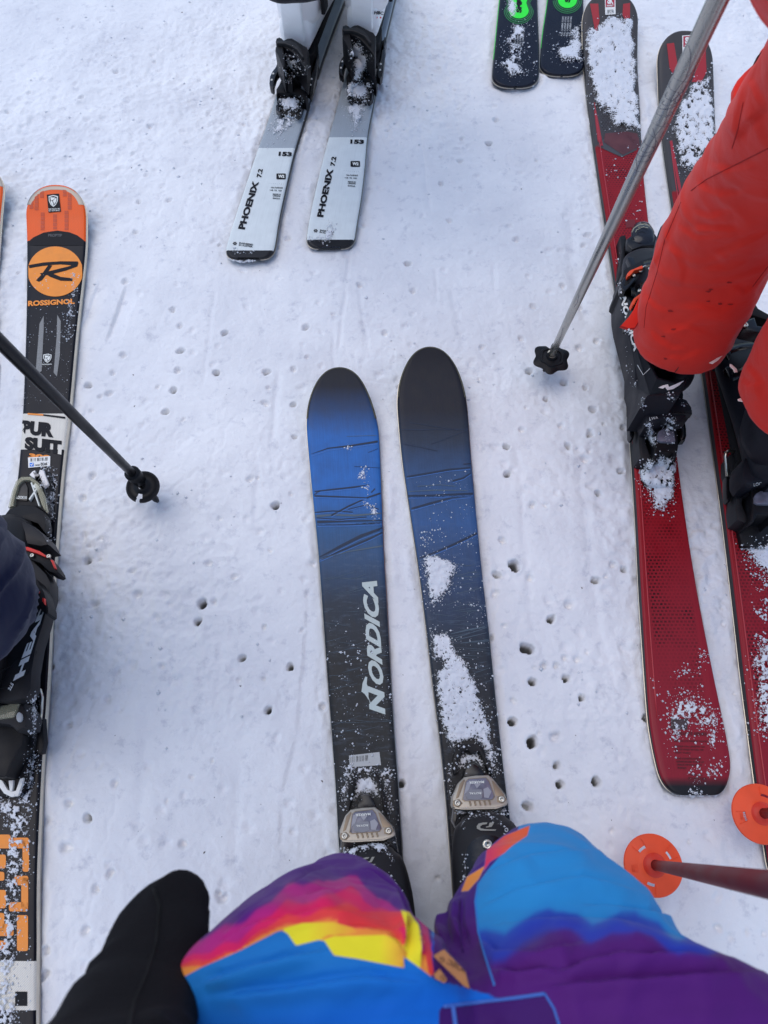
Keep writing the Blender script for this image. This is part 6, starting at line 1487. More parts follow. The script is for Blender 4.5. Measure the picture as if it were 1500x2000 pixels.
M_NAVY = cloth('navy_cloth', C(9, 17, 54), bump=.3)
NV = fuse('trousers', [ring_tube_mesh(navy, 30, 5, .10), ring_tube_mesh([('w', h3, (.12, 0, 0), (0, .12, 0)), ('w', h3 + Vector((-.08, 0, .1)), (.17, 0, 0), (0, .13, 0)), ('w', h3 + Vector((-.08, 0, .22)), (.17, 0, 0), (0, .12, 0))], 24, 4, .2)], M_NAVY, LPN, voxel=.006, smooth_it=5, wrinkle=.007, wscale=9, seed=21)

# ---- skier in white boots at the top --------------------------------------------------
WP = root('person', tuple((PH1.frame(60)[0] + PH2.frame(60)[0]) / 2), 'person at the top edge in white ski boots and black trousers', 'person')
WP.location.z = 0
def white_frame(ski, py):
    c, f, r_ = ski.frame(py); c.z = T; return LF(c, f, r_)
FW1 = white_frame(PH1, 62); FW2 = white_frame(PH2, 40)
M_WB = mat('white_boot_shell', C(222, 226, 244), .36, bump=.08, bscale=500, var=.06, vscale=16, coat=.2)
M_WB2 = mat('pale_boot_shell', C(204, 209, 234), .4, bump=.08, bscale=500, var=.05, vscale=16)
W1 = make_boot(WP, FW1, M_WB, M_WB2, M_BLACK, side=1, cuff_top=.27, buckles=True, lean=.1); W2 = make_boot(WP, FW2, M_WB, M_WB2, M_BLACK, side=1, cuff_top=.27, buckles=True, lean=.1)
M_WED = mat('white_edge', C(214, 218, 238), .35)
def white_heel(ski, b, dx, dy, rot, cy=500):
    """heel binding traced on the left ski, moved on to either ski"""
    def tr(*pts):
        c, s_ = math.cos(rot), math.sin(rot); x0, y0 = 370, 800
        return Z_PB(*[(x0 + (x - x0) * c - (y - y0) * s_ + dx, y0 + (x - x0) * s_ + (y - y0) * c + dy) for x, y in pts])
    R_ = ski.root; pp = lambda nm, pts, h1, h0, m, par, bev=.002: prism(nm, tr(*pts), h1, h0, m, par, bev)
    base = pp('heel_plate', ((300, 640), (500, 640), (540, 780), (540, 960), (505, 1075), (475, 1190), (440, 1215), (270, 1195), (215, 1150), (205, 1110), (230, 1010), (215, 950), (280, 790)), .027, T, M_BLACK, R_, .003)
    pp('track_frame', ((232, 1010), (300, 990), (420, 1000), (480, 1050), (485, 1100), (465, 1195), (440, 1210), (410, 1195), (440, 1150), (448, 1080), (420, 1030), (330, 1010), (265, 1030), (240, 1120), (270, 1180), (255, 1195), (208, 1150), (206, 1110)), .036, .026, M_BLACKGLOSS, base, .002)
    pp('heel_bracket', ((280, 870), (400, 865), (440, 905), (540, 960), (520, 1040), (440, 985), (370, 960), (330, 975), (240, 965), (212, 995), (212, 930), (245, 880)), .045, T, M_BLACK, base, .003)
    low = pp('step_in_lever', ((300, 700), (330, 560), (440, 560), (500, 700), (490, 780), (400, 780), (375, 860), (280, 855), (285, 780)), .068, .03, M_BLACK, base, .004)
    cup = pp('heel_cup', ((205, 430), (212, 400), (245, 388), (275, 402), (290, 420), (330, 400), (375, 398), (430, 430), (490, 470), (530, 490), (552, 530), (545, 600), (525, 735), (500, 700), (440, 610), (380, 545), (330, 510), (280, 490), (300, 600), (300, 690), (283, 712), (235, 590), (200, 520), (205, 490), (235, 460)), .118, .062, M_BLACK, base, .006)
    pp('cup_lip', ((215, 425), (290, 428), (360, 420), (420, 455), (470, 510), (500, 590), (480, 590), (430, 520), (370, 480), (300, 452), (218, 450)), .125, .112, M_CHAR, cup, .003)
    pp('side_arm', ((505, 640), (640, 560), (650, 600), (630, 680), (600, 800), (550, 850), (495, 790), (540, 700)), .05, T, M_BLACK, base, .004)
    pp('side_arm', ((455, 890), (500, 850), (545, 870), (525, 930)), .042, T, M_LABEL, base, .002)
    pp('brake_arm', ((240, 635), (252, 650), (238, 740), (210, 780), (185, 860), (188, 905), (180, 920), (150, 905), (138, 870), (145, 800), (170, 745), (205, 700), (228, 640)), .050, .034, M_BLACKGLOSS, R_, .004)
    pp('brake_arm', ((655, 545), (660, 590), (640, 640), (632, 760), (610, 860), (590, 950), (565, 975), (535, 950), (530, 900), (555, 800), (590, 690), (620, 600), (640, 545)), .050, .034, M_BLACKGLOSS, R_, .004)
    for x, y in ((182, 775), (165, 840), (582, 830), (570, 890)): screw(P(*tr((x, y))[0], .0495), .0022, R_, M_LABEL, 'rivet')
    return [base, low, cup]
WH1 = white_heel(PH1, W1, 0, 0, 0); WH2 = white_heel(PH2, W2, 722, -140, -.07)
# moulded ridges and catches of the white cuffs
for fr, b, s_ in ((FW1, W1, 1), (FW2, W2, 1)):
    B_ = b['body']
    arcband('cuff_ledge', lambda x, y, z, fr=fr: fr(x, -.086 - z * .0 - (z - 0) * 1.0, .165 + y), 0, .052, .068, 0, 20, 160, .004, M_WED, B_, th=.003)
    lprism('spine_panel', fr, rr(.022, .006, .003, 0, -.152), .085, .225, M_WB, B_, .003)
    lprism('side_catch', fr, rr(.004, .016, .003, .055, -.10), .12, .17, M_BLACK, B_, .002)
t2 = bvh([W2['body'], W2['cuff']])
text_px('logo_print', 'HBC', Z_PB((1232, 148), (1325, 154), (1330, 122), (1240, 112)), t2, M_CHAR, W2['body'], bold=.03, off=.0014)
decal('red_logo_print', Z_PB((1262, 172), (1306, 175), (1304, 192), (1262, 190)), t2, M_REDP, W2['body'], .0014)
c1 = FW1(0, -.04, .26)
bt1 = [(516, -8, 650, -22, .30, .95), (505, -60, 650, -80, .34, .95), (470, -170, 640, -200, .46, .95), (430, -330, 640, -360, .62, .9)]
bt2 = [(690, -90, 830, -90, .31, .95), (690, -150, 840, -150, .36, .95), (680, -260, 850, -260, .46, .95), (650, -420, 850, -420, .62, .9)]
q1 = P(535, -345, .62); q2 = P(750, -420, .62); hq = (q1 + q2) / 2
M_BTR = cloth('black_cloth', C(16, 17, 26), bump=.3)
BTR = fuse('trousers', [ring_tube_mesh(bt1, 30, 5, .10), ring_tube_mesh(bt2, 30, 5, .10), ring_tube_mesh([('w', q1, (.09, 0, 0), (0, .1, 0)), ('w', (hq.x, hq.y, .86), (.16, 0, 0), (0, .13, 0)), ('w', (hq.x, hq.y, 1.0), (.17, 0, 0), (0, .12, 0))], 28, 4, .2), ring_tube_mesh([('w', q2, (.09, 0, 0), (0, .1, 0)), ('w', (hq.x, hq.y, .86), (.15, 0, 0), (0, .13, 0))], 28, 4, .2)], M_BTR, WP, voxel=.008, smooth_it=3, wrinkle=.003, seed=31)

# ---------------------------------------------------------------- ski poles
def pole(label, base, top_px, top_h, r0, r1, shaft_m, length, group=None, extra_h=.0, grip_m=None):
    """shaft from just above the basket to the grip; top direction from a photo point at a known height"""
    a = Vector(base); b = P(*top_px, top_h); d = (b - a).normalized()
    R_ = root('ski_pole', a, label, 'ski pole', group)
    pts = [a + d * (length * k / 24) for k in range(25)]
    rad = [r0 + (r1 - r0) * min(1, k / 14) for k in range(25)]
    tube('shaft', pts, rad, shaft_m, R_, 24)
    e = a + d * (length + .0)
    tube('grip', [e - d * .005, e + d * .01, e + d * .05, e + d * .10, e + d * .125, e + d * .135], [.011, .016, .014, .016, .020, .012], M_DARK, R_, 18)
    s0 = e + d * .12; sd_ = Vector((d.y, -d.x, 0)).normalized()
    tube('strap', [s0, s0 + sd_ * .05 - d * .05, s0 + sd_ * .06 - d * .14, s0 + sd_ * .03 - d * .20, s0 - d * .12 + sd_ * .02, s0], .003, M_DARK, R_, 8)
    return R_, a, d
def disc(name, c, nrm, prof, m, parent, n=72, rf=None, holes=None, th=.0022):
    """basket: radial profile [(radius, height)], rf(angle) scales the rim, holes(angle, radius) leaves openings"""
    nrm = Vector(nrm).normalized(); ux = Vector((1, 0, 0)); ux = (ux - nrm * ux.dot(nrm)).normalized(); uy = nrm.cross(ux)
    vs = []; K = len(prof)
    for lay in (0, 1):
        for j, (rr_, hh) in enumerate(prof):
            for k in range(n):
                an = 2 * math.pi * k / n; s_ = 1 if rf is None else 1 + (rf(an) - 1) * (j / (K - 1)) ** 1.5
                vs.append(Vector(c) + (ux * math.cos(an) + uy * math.sin(an)) * rr_ * s_ + nrm * (hh - th * lay))
    cells = {}
    for j in range(K - 1):
        for k in range(n):
            am = 2 * math.pi * (k + .5) / n; rm = (prof[j][0] + prof[j + 1][0]) / 2
            cells[j, k] = not (holes and holes(am, rm))
    id_ = lambda lay, j, k: lay * K * n + j * n + (k % n); fs = []
    for (j, k), on in cells.items():
        if not on: continue
        fs.append((id_(0, j, k), id_(0, j + 1, k), id_(0, j + 1, k + 1), id_(0, j, k + 1)))
        fs.append((id_(1, j, k), id_(1, j, k + 1), id_(1, j + 1, k + 1), id_(1, j + 1, k)))
        for (dj, dk, e) in ((1, 0, ((j + 1, k), (j + 1, k + 1))), (-1, 0, ((j, k + 1), (j, k))), (0, 1, ((j + 1, k + 1), (j, k + 1))), (0, -1, ((j, k), (j + 1, k)))):
            if not cells.get((j + dj, (k + dk) % n), False):
                (a0, a1), (b0, b1) = e; fs.append((id_(0, a0, a1), id_(1, a0, a1), id_(1, b0, b1), id_(0, b0, b1)))
    o = obj(name, vs, fs, m, parent); o.data.set_sharp_from_angle(angle=math.radians(40)); return o

# silver pole with the flower-shaped basket
M_ALU = mat('scratched_aluminium', C(150, 154, 166), .30, .8, bump=.04, bscale=300, var=.05, vscale=14)
bs = P(1079, 690, .062)
SP, a, d = pole('silver ski pole with a black flower shaped basket, leaning across the red skis', bs, (1402, 0), .78, .0058, .0086, M_ALU, 1.02)
dn = (d * .6 + UP * .4).normalized()
fl = lambda an: 1.0 + .105 * math.cos(6 * (an - .35)) - (0.42 * math.exp(-(((an - math.radians(93) + math.pi) % (2 * math.pi) - math.pi) / .16) ** 2))
bk = disc('basket', bs + Vector((-.0005, -.004, -.004)), UP, [(.006, .004), (.0085, .004), (.010, .0), (.016, -.001), (.017, .0008), (.020, .0008), (.021, -.001), (.026, -.002), (.0305, -.004)], M_BLACK, SP, 96, fl)
tube('basket_ring', [bs - d * .010, bs - d * .006, bs - d * .004], [.0092, .0092, .0075], mat('pale_ring', C(186, 186, 190), .4), SP, 20)
tube('tip', [bs - d * .004, bs - d * .03 + Vector((0, -.0, 0)), P(1063, 722, .0) - Vector((0, 0, .01))], [.006, .0045, .003], M_CHAR, SP, 10)
# thin looping ink lines on the shaft
M_THIN = mat('ink_line', C(52, 56, 84), .4)
sh_o = [o for o in SP.children if o.name.startswith('shaft')][0]; stree = bvh([sh_o])
rr2 = random.Random(4)
def on_shaft(pts, w=.00032):
    o_ = []
    for p in pts:
        l_ = cast(stree, *p)[0]
        if l_ is not None: o_.append(l_)
    if len(o_) > 2: tube('ink_line', o_, w, M_THIN, SP, 4)
for k in range(13):
    y = 150 + k * 15; cx = 1079 + (690 - y) * .4682; w = 9 + (690 - y) * .018
    on_shaft([(cx + w * math.sin(q), y + 9 * math.cos(q) + 8 * math.sin(q * .5 + k)) for q in [i * .45 for i in range(-5, 6)]])
for x0, y0, x1, y1, b_ in ((1340, 150, 1330, 60, 14), (1300, 230, 1352, 140, -10), (1260, 320, 1275, 250, 12), (1240, 345, 1300, 240, -8), (1310, 200, 1358, 130, 10), (1245, 330, 1262, 270, -9)):
    on_shaft([(x0 + (x1 - x0) * t_ + b_ * math.sin(t_ * math.pi), y0 + (y1 - y0) * t_) for t_ in [i / 12 for i in range(13)]])
for pts in ([(1092, 664), (1096, 655), (1100, 640)], [(1100, 645), (1106, 640)], [(1121, 600), (1128, 590), (1131, 576)]): on_shaft(pts, .0004)

# black pole
M_BSH = mat('black_shaft', C(10, 11, 16), .4, spec=.25, coat=.05, bump=.1, bscale=500, var=.35, vscale=25)
bb_ = P(262, 928, .085)
BP, a, d = pole('black ski pole with a small round basket, crossing the orange and black ski', bb_, (0, 668), .52, .0068, .0078, M_BSH, 1.0)
tube('ferrule', [bb_ + d * .012, bb_ + d * .010, bb_ - d * .006, bb_ - d * .035], [.0112, .0124, .0122, .0095], M_BLACK, BP, 20)
bc = P(278, 950, .058)
cn = lambda an, rm: rm > .0115 and abs((an - math.radians(258) + math.pi) % (2 * math.pi) - math.pi) < (.26 if rm < .02 else .12)
disc('basket', bc, (d * .75 + UP * .25).normalized(), [(.006, .003), (.010, .002), (.0125, 0), (.017, -.001), (.021, 0), (.0235, .001), (.0262, .0), (.0270, -.002)], M_BLACK, BP, 72, None, cn)
tube('tip', [bb_ - d * .03, P(292, 962, .04), P(304, 975, .012), P(308, 979, .004)], [.009, .0065, .0052, .0030], M_BLACK, BP, 14)

# orange baskets
M_OB = mat('orange_basket', C(226, 74, 44), .42, bump=.15, bscale=500, var=.08, vscale=30)
M_OB2 = mat('deep_red_orange', C(186, 52, 40), .4)
M_OSH = mat('dark_red_shaft', C(96, 18, 28), .5, spec=.12, var=.3, vscale=30, stretch=(1, 1, .2))
def orange_pole(label, cx, cy, top, rots):
    b0 = P(cx, cy, .075); R_, a, d = pole(label, b0 + UP * .004, top, .64, .0062, .0086, M_OSH, .98, 'pair of poles with orange baskets')
    def hl(an, rm):
        for r0 in rots:
            da = (an - math.radians(r0) + math.pi) % (2 * math.pi) - math.pi
            if abs(da) < .22 and .0222 < rm < .0252: return True
        return False
    bk = disc('basket', b0, UP, [(.0070, -.002), (.0085, .0012), (.0125, .002), (.0150, -.0005), (.0220, -.0015), (.0254, -.0022), (.0315, -.0036), (.0375, -.0050), (.0382, -.0060)], M_OB, R_, 120, None, hl, .0018)
    tree = bvh([bk])
    disc('hub_cup', b0, UP, [(.0066, .0045), (.0098, .0035), (.0128, .0026), (.0150, .0)], M_OB2, bk, 48)
    for r0 in rots:
        for s_ in (-.24, .24):
            an = math.radians(r0) + s_
            tube('rib', [b0 + Vector((math.cos(an) * q, math.sin(an) * q, z)) for q, z in ((.0235, -.0012), (.029, -.0024), (.034, -.0038))], .0005, M_OB, bk, 6)
    for q in (.0205, .0186):
        an = math.radians(188); c_ = b0 + Vector((math.cos(an) * .026, math.sin(an) * .026, -.0015)); w_ = .0036 if q > .02 else .0018
        tube('embossed_mark', [c_ + Vector((x * w_, y * w_, 0)) for x, y in ((-1, -1), (1, -1), (1, 1), (-1, 1), (-1, -1))], .00045, M_OB, bk, 5)
    tube('tip', [b0, b0 - d * .03, b0 - d * .085], [.0068, .005, .003], M_CHAR, R_, 12)
    return R_
orange_pole('dark red ski pole with an orange round basket beside the blue trouser knee', 1279, 1690, (1502, 1728), (125, 30, 252))
orange_pole('ski pole with an orange round basket at the right edge, near the red ski tail', 1490, 1589, (1790, 1560), (188, 70, 300))
# ---------------------------------------------------------------- snow lying on skis, bindings and boots
def desc(o):
    out = []
    for c in o.children:
        if c.type == 'MESH': out.append(c)
        out += desc(c)
    return out
def tr_of(*roots):
    L = []
    for r_ in roots: L += [o for o in desc(r_) if 'snow' not in o.name and 'print' not in o.name and 'crease' not in o.name and o.name.split('.')[0] not in ('trousers', 'jacket', 'mitten')]
    return bvh(L)
tB1 = tr_of(BL1.root, ME); tB2 = tr_of(BL2.root, ME)
k = [100]
def sp(zf, pts, tree, ski, **kw):
    k[0] += 7; kw.setdefault('seed', k[0])
    return snow_patch(zf(*pts), tree, ski.root, **kw)
# blue ski, right
sp(Z_BT, ((885, 1500), (915, 1440), (980, 1450), (1040, 1475), (1110, 1520), (1135, 1525), (1090, 1580), (1060, 1680), (1000, 1740), (950, 1790), (925, 1790), (930, 1740), (905, 1640), (890, 1560)), tB2, BL2, hmax=.008, rag=7, crumbs=120, spread=16)
sp(Z_BT, ((878, 1325), (900, 1302), (918, 1325), (910, 1360), (930, 1395), (900, 1400), (884, 1370)), tB2, BL2, hmax=.003, rag=5, crumbs=30, spread=10, holes=.42)
sp(Z_BL, ((705, 375), (740, 400), (800, 400), (850, 460), (900, 560), (950, 640), (980, 720), (1000, 800), (1030, 880), (1055, 960), (1070, 1060), (1080, 1180), (1050, 1180), (1010, 1060), (985, 1020), (930, 1035), (870, 1040), (845, 1080), (800, 1010), (762, 900), (745, 800), (735, 700), (750, 620), (765, 570), (715, 540), (705, 460)), tB2, BL2, hmax=.007, rag=9, crumbs=260, spread=18, holes=.19)
sp(Z_MK, ((1010, 170), (1040, 120), (1100, 130), (1150, 110), (1180, 140), (1205, 230), (1180, 240), (1130, 195), (1080, 200), (1050, 245), (1000, 260), (1000, 220)), tB2, BL2, hmax=.004, rag=4, crumbs=20, spread=8)
sp(Z_MK, ((930, 230), (962, 200), (965, 380), (950, 450), (938, 400)), tB2, BL2, hmax=.004, rag=5, crumbs=30, spread=8)
sp(Z_MK, ((1240, 160), (1290, 130), (1305, 260), (1300, 300), (1270, 290)), tB2, BL2, hmax=.003, rag=5, crumbs=40, spread=8, holes=.4)
sp(Z_MK, ((968, 556), (1060, 562), (1300, 556), (1385, 535), (1385, 590), (1330, 600), (1240, 580), (1100, 596), (1050, 606), (1000, 590)), tB2, BL2, hmax=.006, rag=4, crumbs=20, spread=8)
sp(Z_MK, ((1040, 655), (1060, 630), (1160, 596), (1250, 598), (1340, 640), (1358, 700), (1290, 640), (1150, 612), (1060, 655), (1018, 712)), tB2, BL2, hmax=.006, rag=3, crumbs=20, spread=8, cov=1)
sp(Z_MK, ((1070, 900), (1085, 1090), (1060, 1110), (1020, 1120), (1050, 1060), (1056, 980)), tB2, BL2, hmax=.004, rag=4, crumbs=20, spread=8)
sprinkle([(830, 1030), (935, 1010), (965, 1330), (985, 1500), (960, 1500), (930, 1330), (905, 1180), (850, 1200)], tB2, BL2.root, 500, 3)
sprinkle([(800, 940), (915, 920), (925, 1000), (850, 1050)], tB2, BL2.root, 160, 9)
# blue ski, left
for pts in (((385, 762), (392, 740), (425, 730), (420, 752), (400, 768)), ((462, 935), (490, 900), (510, 868), (522, 900), (512, 945), (480, 950)), ((502, 1005), (525, 975), (538, 990), (530, 1025), (510, 1020)), ((498, 1098), (525, 1070), (538, 1100), (548, 1140), (520, 1145)), ((548, 1150), (575, 1120), (582, 1160), (575, 1215), (556, 1190))):
    sp(Z_BT, pts, tB1, BL1, hmax=.003, rag=5, crumbs=12, spread=6, holes=.36, cov=1.5)
sp(Z_MK, ((105, 240), (150, 190), (200, 215), (320, 235), (420, 240), (490, 270), (500, 340), (470, 420), (500, 520), (520, 640), (470, 560), (450, 500), (430, 390), (385, 290), (352, 255), (330, 290), (235, 290), (210, 262), (185, 310), (160, 420), (150, 520), (115, 560), (100, 400)), tB1, BL1, hmax=.005, rag=7, crumbs=200, spread=14, holes=.36)
sp(Z_MK, ((215, 330), (240, 300), (340, 295), (378, 350), (402, 430), (420, 500), (380, 480), (350, 445), (290, 425), (245, 445), (228, 490), (185, 505), (200, 430)), tB1, BL1, hmax=.006, rag=4, crumbs=30, spread=8, cov=1)
sp(Z_MK, ((100, 855), (180, 848), (250, 835), (400, 812), (510, 790), (515, 810), (440, 832), (470, 880), (525, 950), (500, 965), (440, 895), (380, 872), (260, 872), (190, 925), (110, 905)), tB1, BL1, hmax=.006, rag=5, crumbs=30, spread=8, cov=1)
sp(Z_MK, ((400, 1040), (440, 1058), (530, 1100), (548, 1180), (575, 1240), (540, 1230), (480, 1140)), tB1, BL1, hmax=.006, rag=5, crumbs=20, spread=8)
sprinkle([(632, 1260), (765, 1260), (770, 1480), (655, 1480)], tB1, BL1.root, 380, 5)
sprinkle([(640, 1180), (740, 1180), (765, 1300), (640, 1300)], tB1, BL1.root, 120, 6)
# light grey skis
t1_ = tr_of(PH1.root, WP); t2_ = tr_of(PH2.root, WP)
sp(Z_PB, ((300, 575), (370, 545), (440, 625), (482, 705), (440, 740), (385, 760), (375, 850), (285, 850), (295, 700)), t1_, PH1, hmax=.006, rag=9, crumbs=60, spread=10, holes=.34)
sp(Z_PB, ((235, 1040), (290, 1005), (330, 1020), (420, 1020), (462, 1075), (440, 1160), (400, 1190), (290, 1185), (240, 1130)), t1_, PH1, hmax=.009, rag=6, crumbs=30, spread=8, cov=1)
sp(Z_PB, ((440, 1010), (490, 1020), (505, 1060), (495, 1090), (470, 1040)), t1_, PH1, hmax=.006, rag=3, crumbs=10, spread=6)
sp(Z_PB, ((500, 700), (560, 690), (545, 770), (500, 760)), t1_, PH1, hmax=.004, rag=5, crumbs=20, spread=6)
sp(Z_PH, ((520, 830), (690, 838), (665, 880), (640, 920), (600, 940), (560, 1010), (520, 1000), (470, 975), (485, 940), (480, 900), (510, 870)), t1_, PH1, hmax=.006, rag=9, crumbs=120, spread=16, holes=.33)
sp(Z_PH, ((205, 1800), (350, 1815), (330, 1835), (220, 1830)), t1_, PH1, hmax=.003, rag=5, crumbs=30, spread=6, holes=.4)
sp(Z_PH, ((420, 1070), (450, 1040), (470, 1060), (450, 1075)), t1_, PH1, hmax=.002, rag=4, crumbs=20, spread=8, holes=.4)
sp(Z_PB, ((1000, 500), (1090, 430), (1150, 540), (1200, 590), (1180, 740), (1120, 780), (1115, 870), (1010, 860), (1020, 640), (985, 580)), t2_, PH2, hmax=.008, rag=8, crumbs=60, spread=10, cov=1)
sp(Z_PB, ((930, 880), (1010, 860), (1120, 868), (1215, 890), (1222, 965), (1190, 940), (1170, 1050), (950, 1045), (935, 940)), t2_, PH2, hmax=.009, rag=6, crumbs=40, spread=8, cov=1)
sp(Z_PB, ((935, 1075), (1170, 1070), (1130, 1190), (1095, 1280), (1060, 1370), (1030, 1350), (1010, 1270), (940, 1200)), t2_, PH2, hmax=.007, rag=8, crumbs=120, spread=14, cov=1)
sp(Z_PH, ((845, 1700), (880, 1640), (900, 1600), (938, 1640), (935, 1700), (900, 1750), (860, 1760)), t2_, PH2, hmax=.004, rag=7, crumbs=40, spread=10, holes=.3)
sp(Z_PH, ((740, 1722), (830, 1712), (882, 1730), (870, 1745), (760, 1740)), t2_, PH2, hmax=.003, rag=4, crumbs=30, spread=6, holes=.36)
sp(Z_PH, ((868, 1350), (890, 1345), (895, 1375), (872, 1378)), t2_, PH2, hmax=.002, rag=3, crumbs=10, spread=4, holes=.4)
# dark green-printed skis
t3_ = tr_of(GR1.root); t4_ = tr_of(GR2.root)
sp(Z_TR, ((135, -30), (185, 0), (188, 70), (180, 98), (150, 95), (130, 50)), t3_, GR1, hmax=.004, rag=6, crumbs=30, spread=8)
sp(Z_TR, ((170, 130), (238, 118), (245, 155), (212, 225), (200, 300), (215, 365), (245, 385), (200, 400), (140, 395), (90, 340), (130, 290), (150, 235), (108, 242), (145, 195)), t3_, GR1, hmax=.005, rag=8, crumbs=160, spread=18, holes=.36)
sp(Z_TR, ((462, 160), (522, 128), (530, 330), (430, 332), (388, 290), (398, 250), (450, 232), (480, 205)), t4_, GR2, hmax=.007, rag=6, crumbs=90, spread=16)
sprinkle([(967, 60), (1048, 60), (1048, 150), (967, 150)], t3_, GR1.root, 120, 2, .0006, .0028); sprinkle([(1060, 60), (1140, 60), (1140, 130), (1060, 130)], t4_, GR2.root, 90, 2, .0006, .0028)
def lipsnow(ski, x0, x1, y0, y1, n=26, seed=1):
    """crumbs and a ragged roll of snow stuck under the square end"""
    vs = []; fs = []; r_ = random.Random(seed)
    for i in range(n):
        t_ = i / (n - 1); x = x0 + (x1 - x0) * t_; y = y0 + (y1 - y0) * t_ + 4 * math.sin(math.pi * t_) + r_.gauss(0, .7)
        if r_.random() < .2: continue
        c = P(x, y, .010); s_ = r_.uniform(.0015, .0042); kk = len(vs)
        for dx, dy, dz in ((1, 0, 0), (-1, 0, 0), (0, 1, 0), (0, -1, 0), (0, 0, 1), (0, 0, -1)):
            vs.append(tuple(c + Vector((dx * 1.5, dy, dz)) * s_ * r_.uniform(.6, 1.3)))
        fs += [(kk + a, kk + b, kk + c_) for a, b, c_ in ((0, 2, 4), (2, 1, 4), (1, 3, 4), (3, 0, 4), (2, 0, 5), (1, 2, 5), (3, 1, 5), (0, 3, 5))]
    obj('snow_lip', vs, fs, M_CRUMB, ski.root, True, kind='stuff')
lipsnow(GR1, 985, 1040, 167, 167, 22, 2); lipsnow(GR2, 1072, 1130, 143, 143, 22, 3); lipsnow(PH1, 448, 500, 505, 508, 24, 4); lipsnow(PH2, 608, 675, 479, 481, 30, 5); lipsnow(RD1, 1315, 1400, 1548, 1550, 24, 6)
# red skis
t5_ = tr_of(RD1.root, RP); t6_ = tr_of(RD2.root, RP)
sp(Z_TR, ((590, 160), (640, 100), (700, 80), (760, 100), (790, 92), (800, 200), (810, 330), (815, 480), (830, 600), (838, 690), (800, 695), (740, 670), (690, 655), (650, 600), (610, 575), (580, 500), (565, 420), (550, 330), (545, 230), (560, 150)), t5_, RD1, hmax=.009, rag=8, crumbs=260, spread=16, holes=.18)
sp(Z_TR, ((1125, 415), (1200, 400), (1207, 520), (1222, 640), (1224, 700), (1210, 780), (1150, 870), (1110, 905), (1040, 885), (1020, 780), (1000, 690), (1000, 620), (1040, 540), (1080, 480)), t6_, RD2, hmax=.009, rag=8, crumbs=200, spread=16, holes=.28)
sprinkle(Z_TR((600, 700), (840, 700), (870, 900), (880, 1140), (760, 1160), (640, 900)), t5_, RD1.root, 170, 4, .0006, .0026)
sprinkle(Z_TR((960, 340), (1210, 330), (1215, 480), (1000, 480)), t6_, RD2.root, 90, 4, .0006, .003)
sp(Z_RH, ((340, 1120), (365, 1100), (385, 1040), (440, 1040), (500, 990), (640, 990), (655, 1050), (645, 1200), (640, 1300), (632, 1380), (580, 1430), (545, 1500), (460, 1490), (430, 1400), (400, 1340), (370, 1250), (330, 1200)), t5_, RD1, hmax=.010, rag=7, crumbs=160, spread=18, cov=1, holes=.24)
sp(Z_RH, ((388, 670), (440, 670), (455, 760), (475, 830), (465, 900), (430, 890), (382, 820), (392, 750)), t5_, RD1, hmax=.008, rag=4, crumbs=20, spread=6, cov=1)
sp(Z_RH, ((545, 640), (650, 620), (665, 720), (625, 780), (620, 850), (580, 870), (545, 790)), t5_, RD1, hmax=.005, rag=7, crumbs=40, spread=8, holes=.38)
for pts in (((545, 420), (590, 410), (650, 420), (620, 445), (600, 450)), ((600, 450), (690, 455), (680, 475), (620, 470)), ((690, 515), (720, 508), (760, 522), (740, 535), (705, 530)), ((335, 460), (360, 455), (370, 520), (360, 580), (335, 520)), ((270, 330), (300, 290), (300, 350), (275, 365))):
    sp(Z_RH, pts, t5_, RD1, hmax=.004, rag=2, crumbs=6, spread=5, step=1.6, cov=1)
sp(Z_RE, ((370, 1250), (430, 1200), (440, 1120), (500, 1110), (560, 1150), (575, 1190), (690, 1190), (745, 1290), (735, 1360), (650, 1330), (600, 1335), (560, 1320), (520, 1290), (470, 1330), (440, 1400), (400, 1340)), t5_, RD1, hmax=.005, rag=9, crumbs=220, spread=18, holes=.42)
for pts in (((670, 1395), (700, 1380), (735, 1440), (710, 1495), (668, 1480)), ((600, 855), (620, 825), (652, 840), (640, 890), (605, 930)), ((662, 1655), (705, 1605), (720, 1655), (700, 1705), (668, 1690)), ((560, 1650), (590, 1640), (600, 1720), (570, 1720)), ((540, 1800), (600, 1790), (620, 1830), (540, 1830)), ((420, 1390), (450, 1380), (460, 1420), (430, 1430)), ((480, 940), (495, 945), (495, 968), (482, 965))):
    sp(Z_RE, pts, t5_, RD1, hmax=.004, rag=6, crumbs=24, spread=10, holes=.36, step=1.8)
sprinkle(Z_RE((250, 1000), (720, 750), (820, 1700), (400, 1700)), t5_, RD1.root, 420, 8, .0005, .0022)
sp(Z_RE, ((915, 90), (960, 60), (1040, 40), (1140, 40), (1140, 290), (1060, 270), (990, 200), (940, 150)), t6_, RD2, hmax=.008, rag=8, crumbs=100, spread=16)
sp(Z_RE, ((975, 890), (1020, 800), (1060, 745), (1140, 760), (1170, 1320), (1080, 1390), (1040, 1390), (1020, 1300), (1010, 1200), (1000, 1050)), t6_, RD2, hmax=.006, rag=9, crumbs=160, spread=20, holes=.36)
sprinkle(Z_RE((960, 250), (1091, 250), (1091, 900), (1000, 800)), t6_, RD2.root, 260, 8, .0006, .0028)
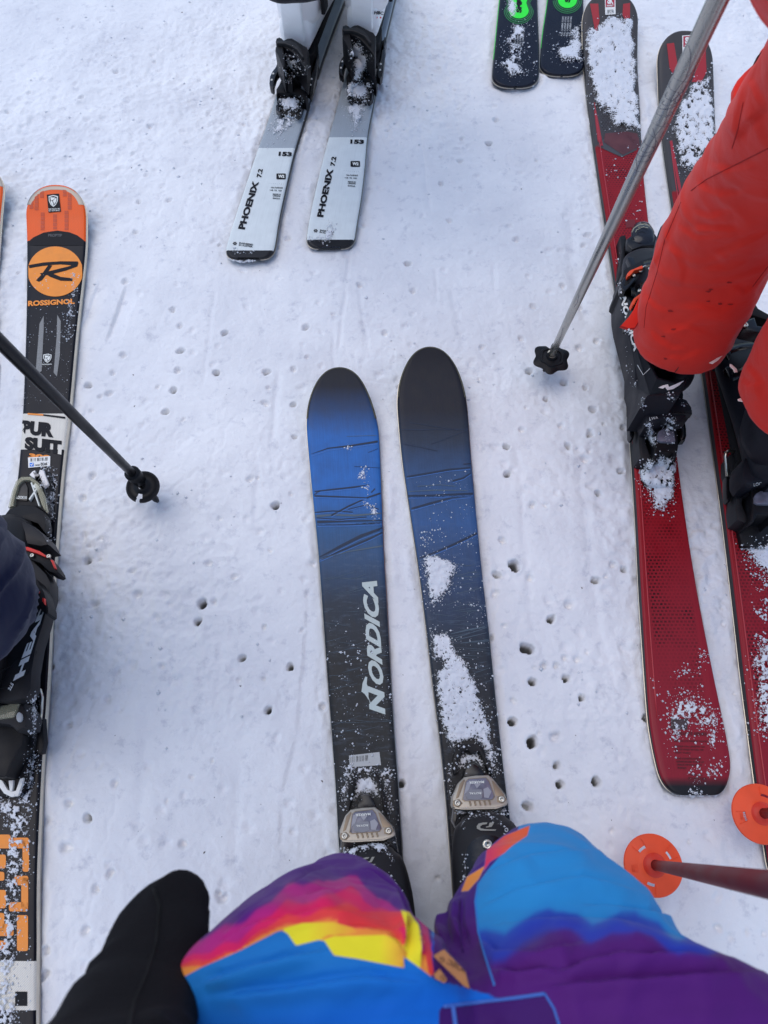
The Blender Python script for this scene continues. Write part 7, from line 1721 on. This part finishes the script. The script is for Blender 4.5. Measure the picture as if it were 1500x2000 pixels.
sprinkle(Z_RB((170, 400), (240, 400), (340, 1500), (300, 1560), (250, 1000)), t5_, RD1.root, 120, 12, .0006, .0026)
# orange-black ski
t7_ = tr_of(OR1.root, LPN)
sp(Z_RS, ((402, 625), (440, 640), (440, 700), (412, 800), (422, 860), (412, 960), (390, 1000), (380, 980), (398, 900), (392, 820), (412, 740)), t7_, OR1, hmax=.003, rag=4, crumbs=160, spread=12, holes=.36)
sprinkle(Z_RS((165, 640), (250, 620), (300, 760), (165, 760)), t7_, OR1.root, 90, 3); sprinkle(Z_RS((130, 780), (440, 780), (390, 1400), (130, 1400)), t7_, OR1.root, 420, 13, .0003, .0011)
sp(Z_HD, ((235, 70), (290, 90), (310, 140), (300, 300), (285, 470), (268, 480), (266, 300), (276, 150), (262, 110), (232, 100)), t7_, OR1, hmax=.004, rag=5, crumbs=100, spread=8, holes=.36)
sp(Z_HD, ((215, 160), (240, 130), (258, 190), (262, 300), (250, 290), (240, 230), (215, 200)), t7_, OR1, hmax=.006, rag=3, crumbs=10, spread=6)
sp(Z_HD, ((160, 1360), (195, 1300), (205, 1380), (200, 1480), (186, 1640), (180, 1780), (150, 1880), (150, 1800), (170, 1640), (172, 1480)), t7_, OR1, hmax=.005, rag=4, crumbs=60, spread=8)
sp(Z_RT, ((200, 100), (232, 100), (215, 340), (190, 500), (185, 640), (150, 800), (130, 1000), (125, 1200), (105, 1420), (80, 1600), (110, 1750), (90, 1850), (-30, 1850), (-30, 1560), (20, 1200), (30, 900), (50, 620), (60, 500), (-30, 440), (-30, 370), (100, 370), (170, 310), (190, 200)), t7_, OR1, hmax=.004, rag=7, crumbs=500, spread=16, holes=.40, step=2.0)
sprinkle(Z_RT((-20, 360), (200, 300), (200, 1833), (-20, 1833)), t7_, OR1.root, 800, 23, .0003, .0014)

# keep the tree at three levels: thing > part > sub-part
def depth(o):
    k_ = 0
    while o.parent is not None: o = o.parent; k_ += 1
    return k_
for o in [q for q in COL.objects if depth(q) > 2]:
    while depth(o) > 2: o.parent = o.parent.parent
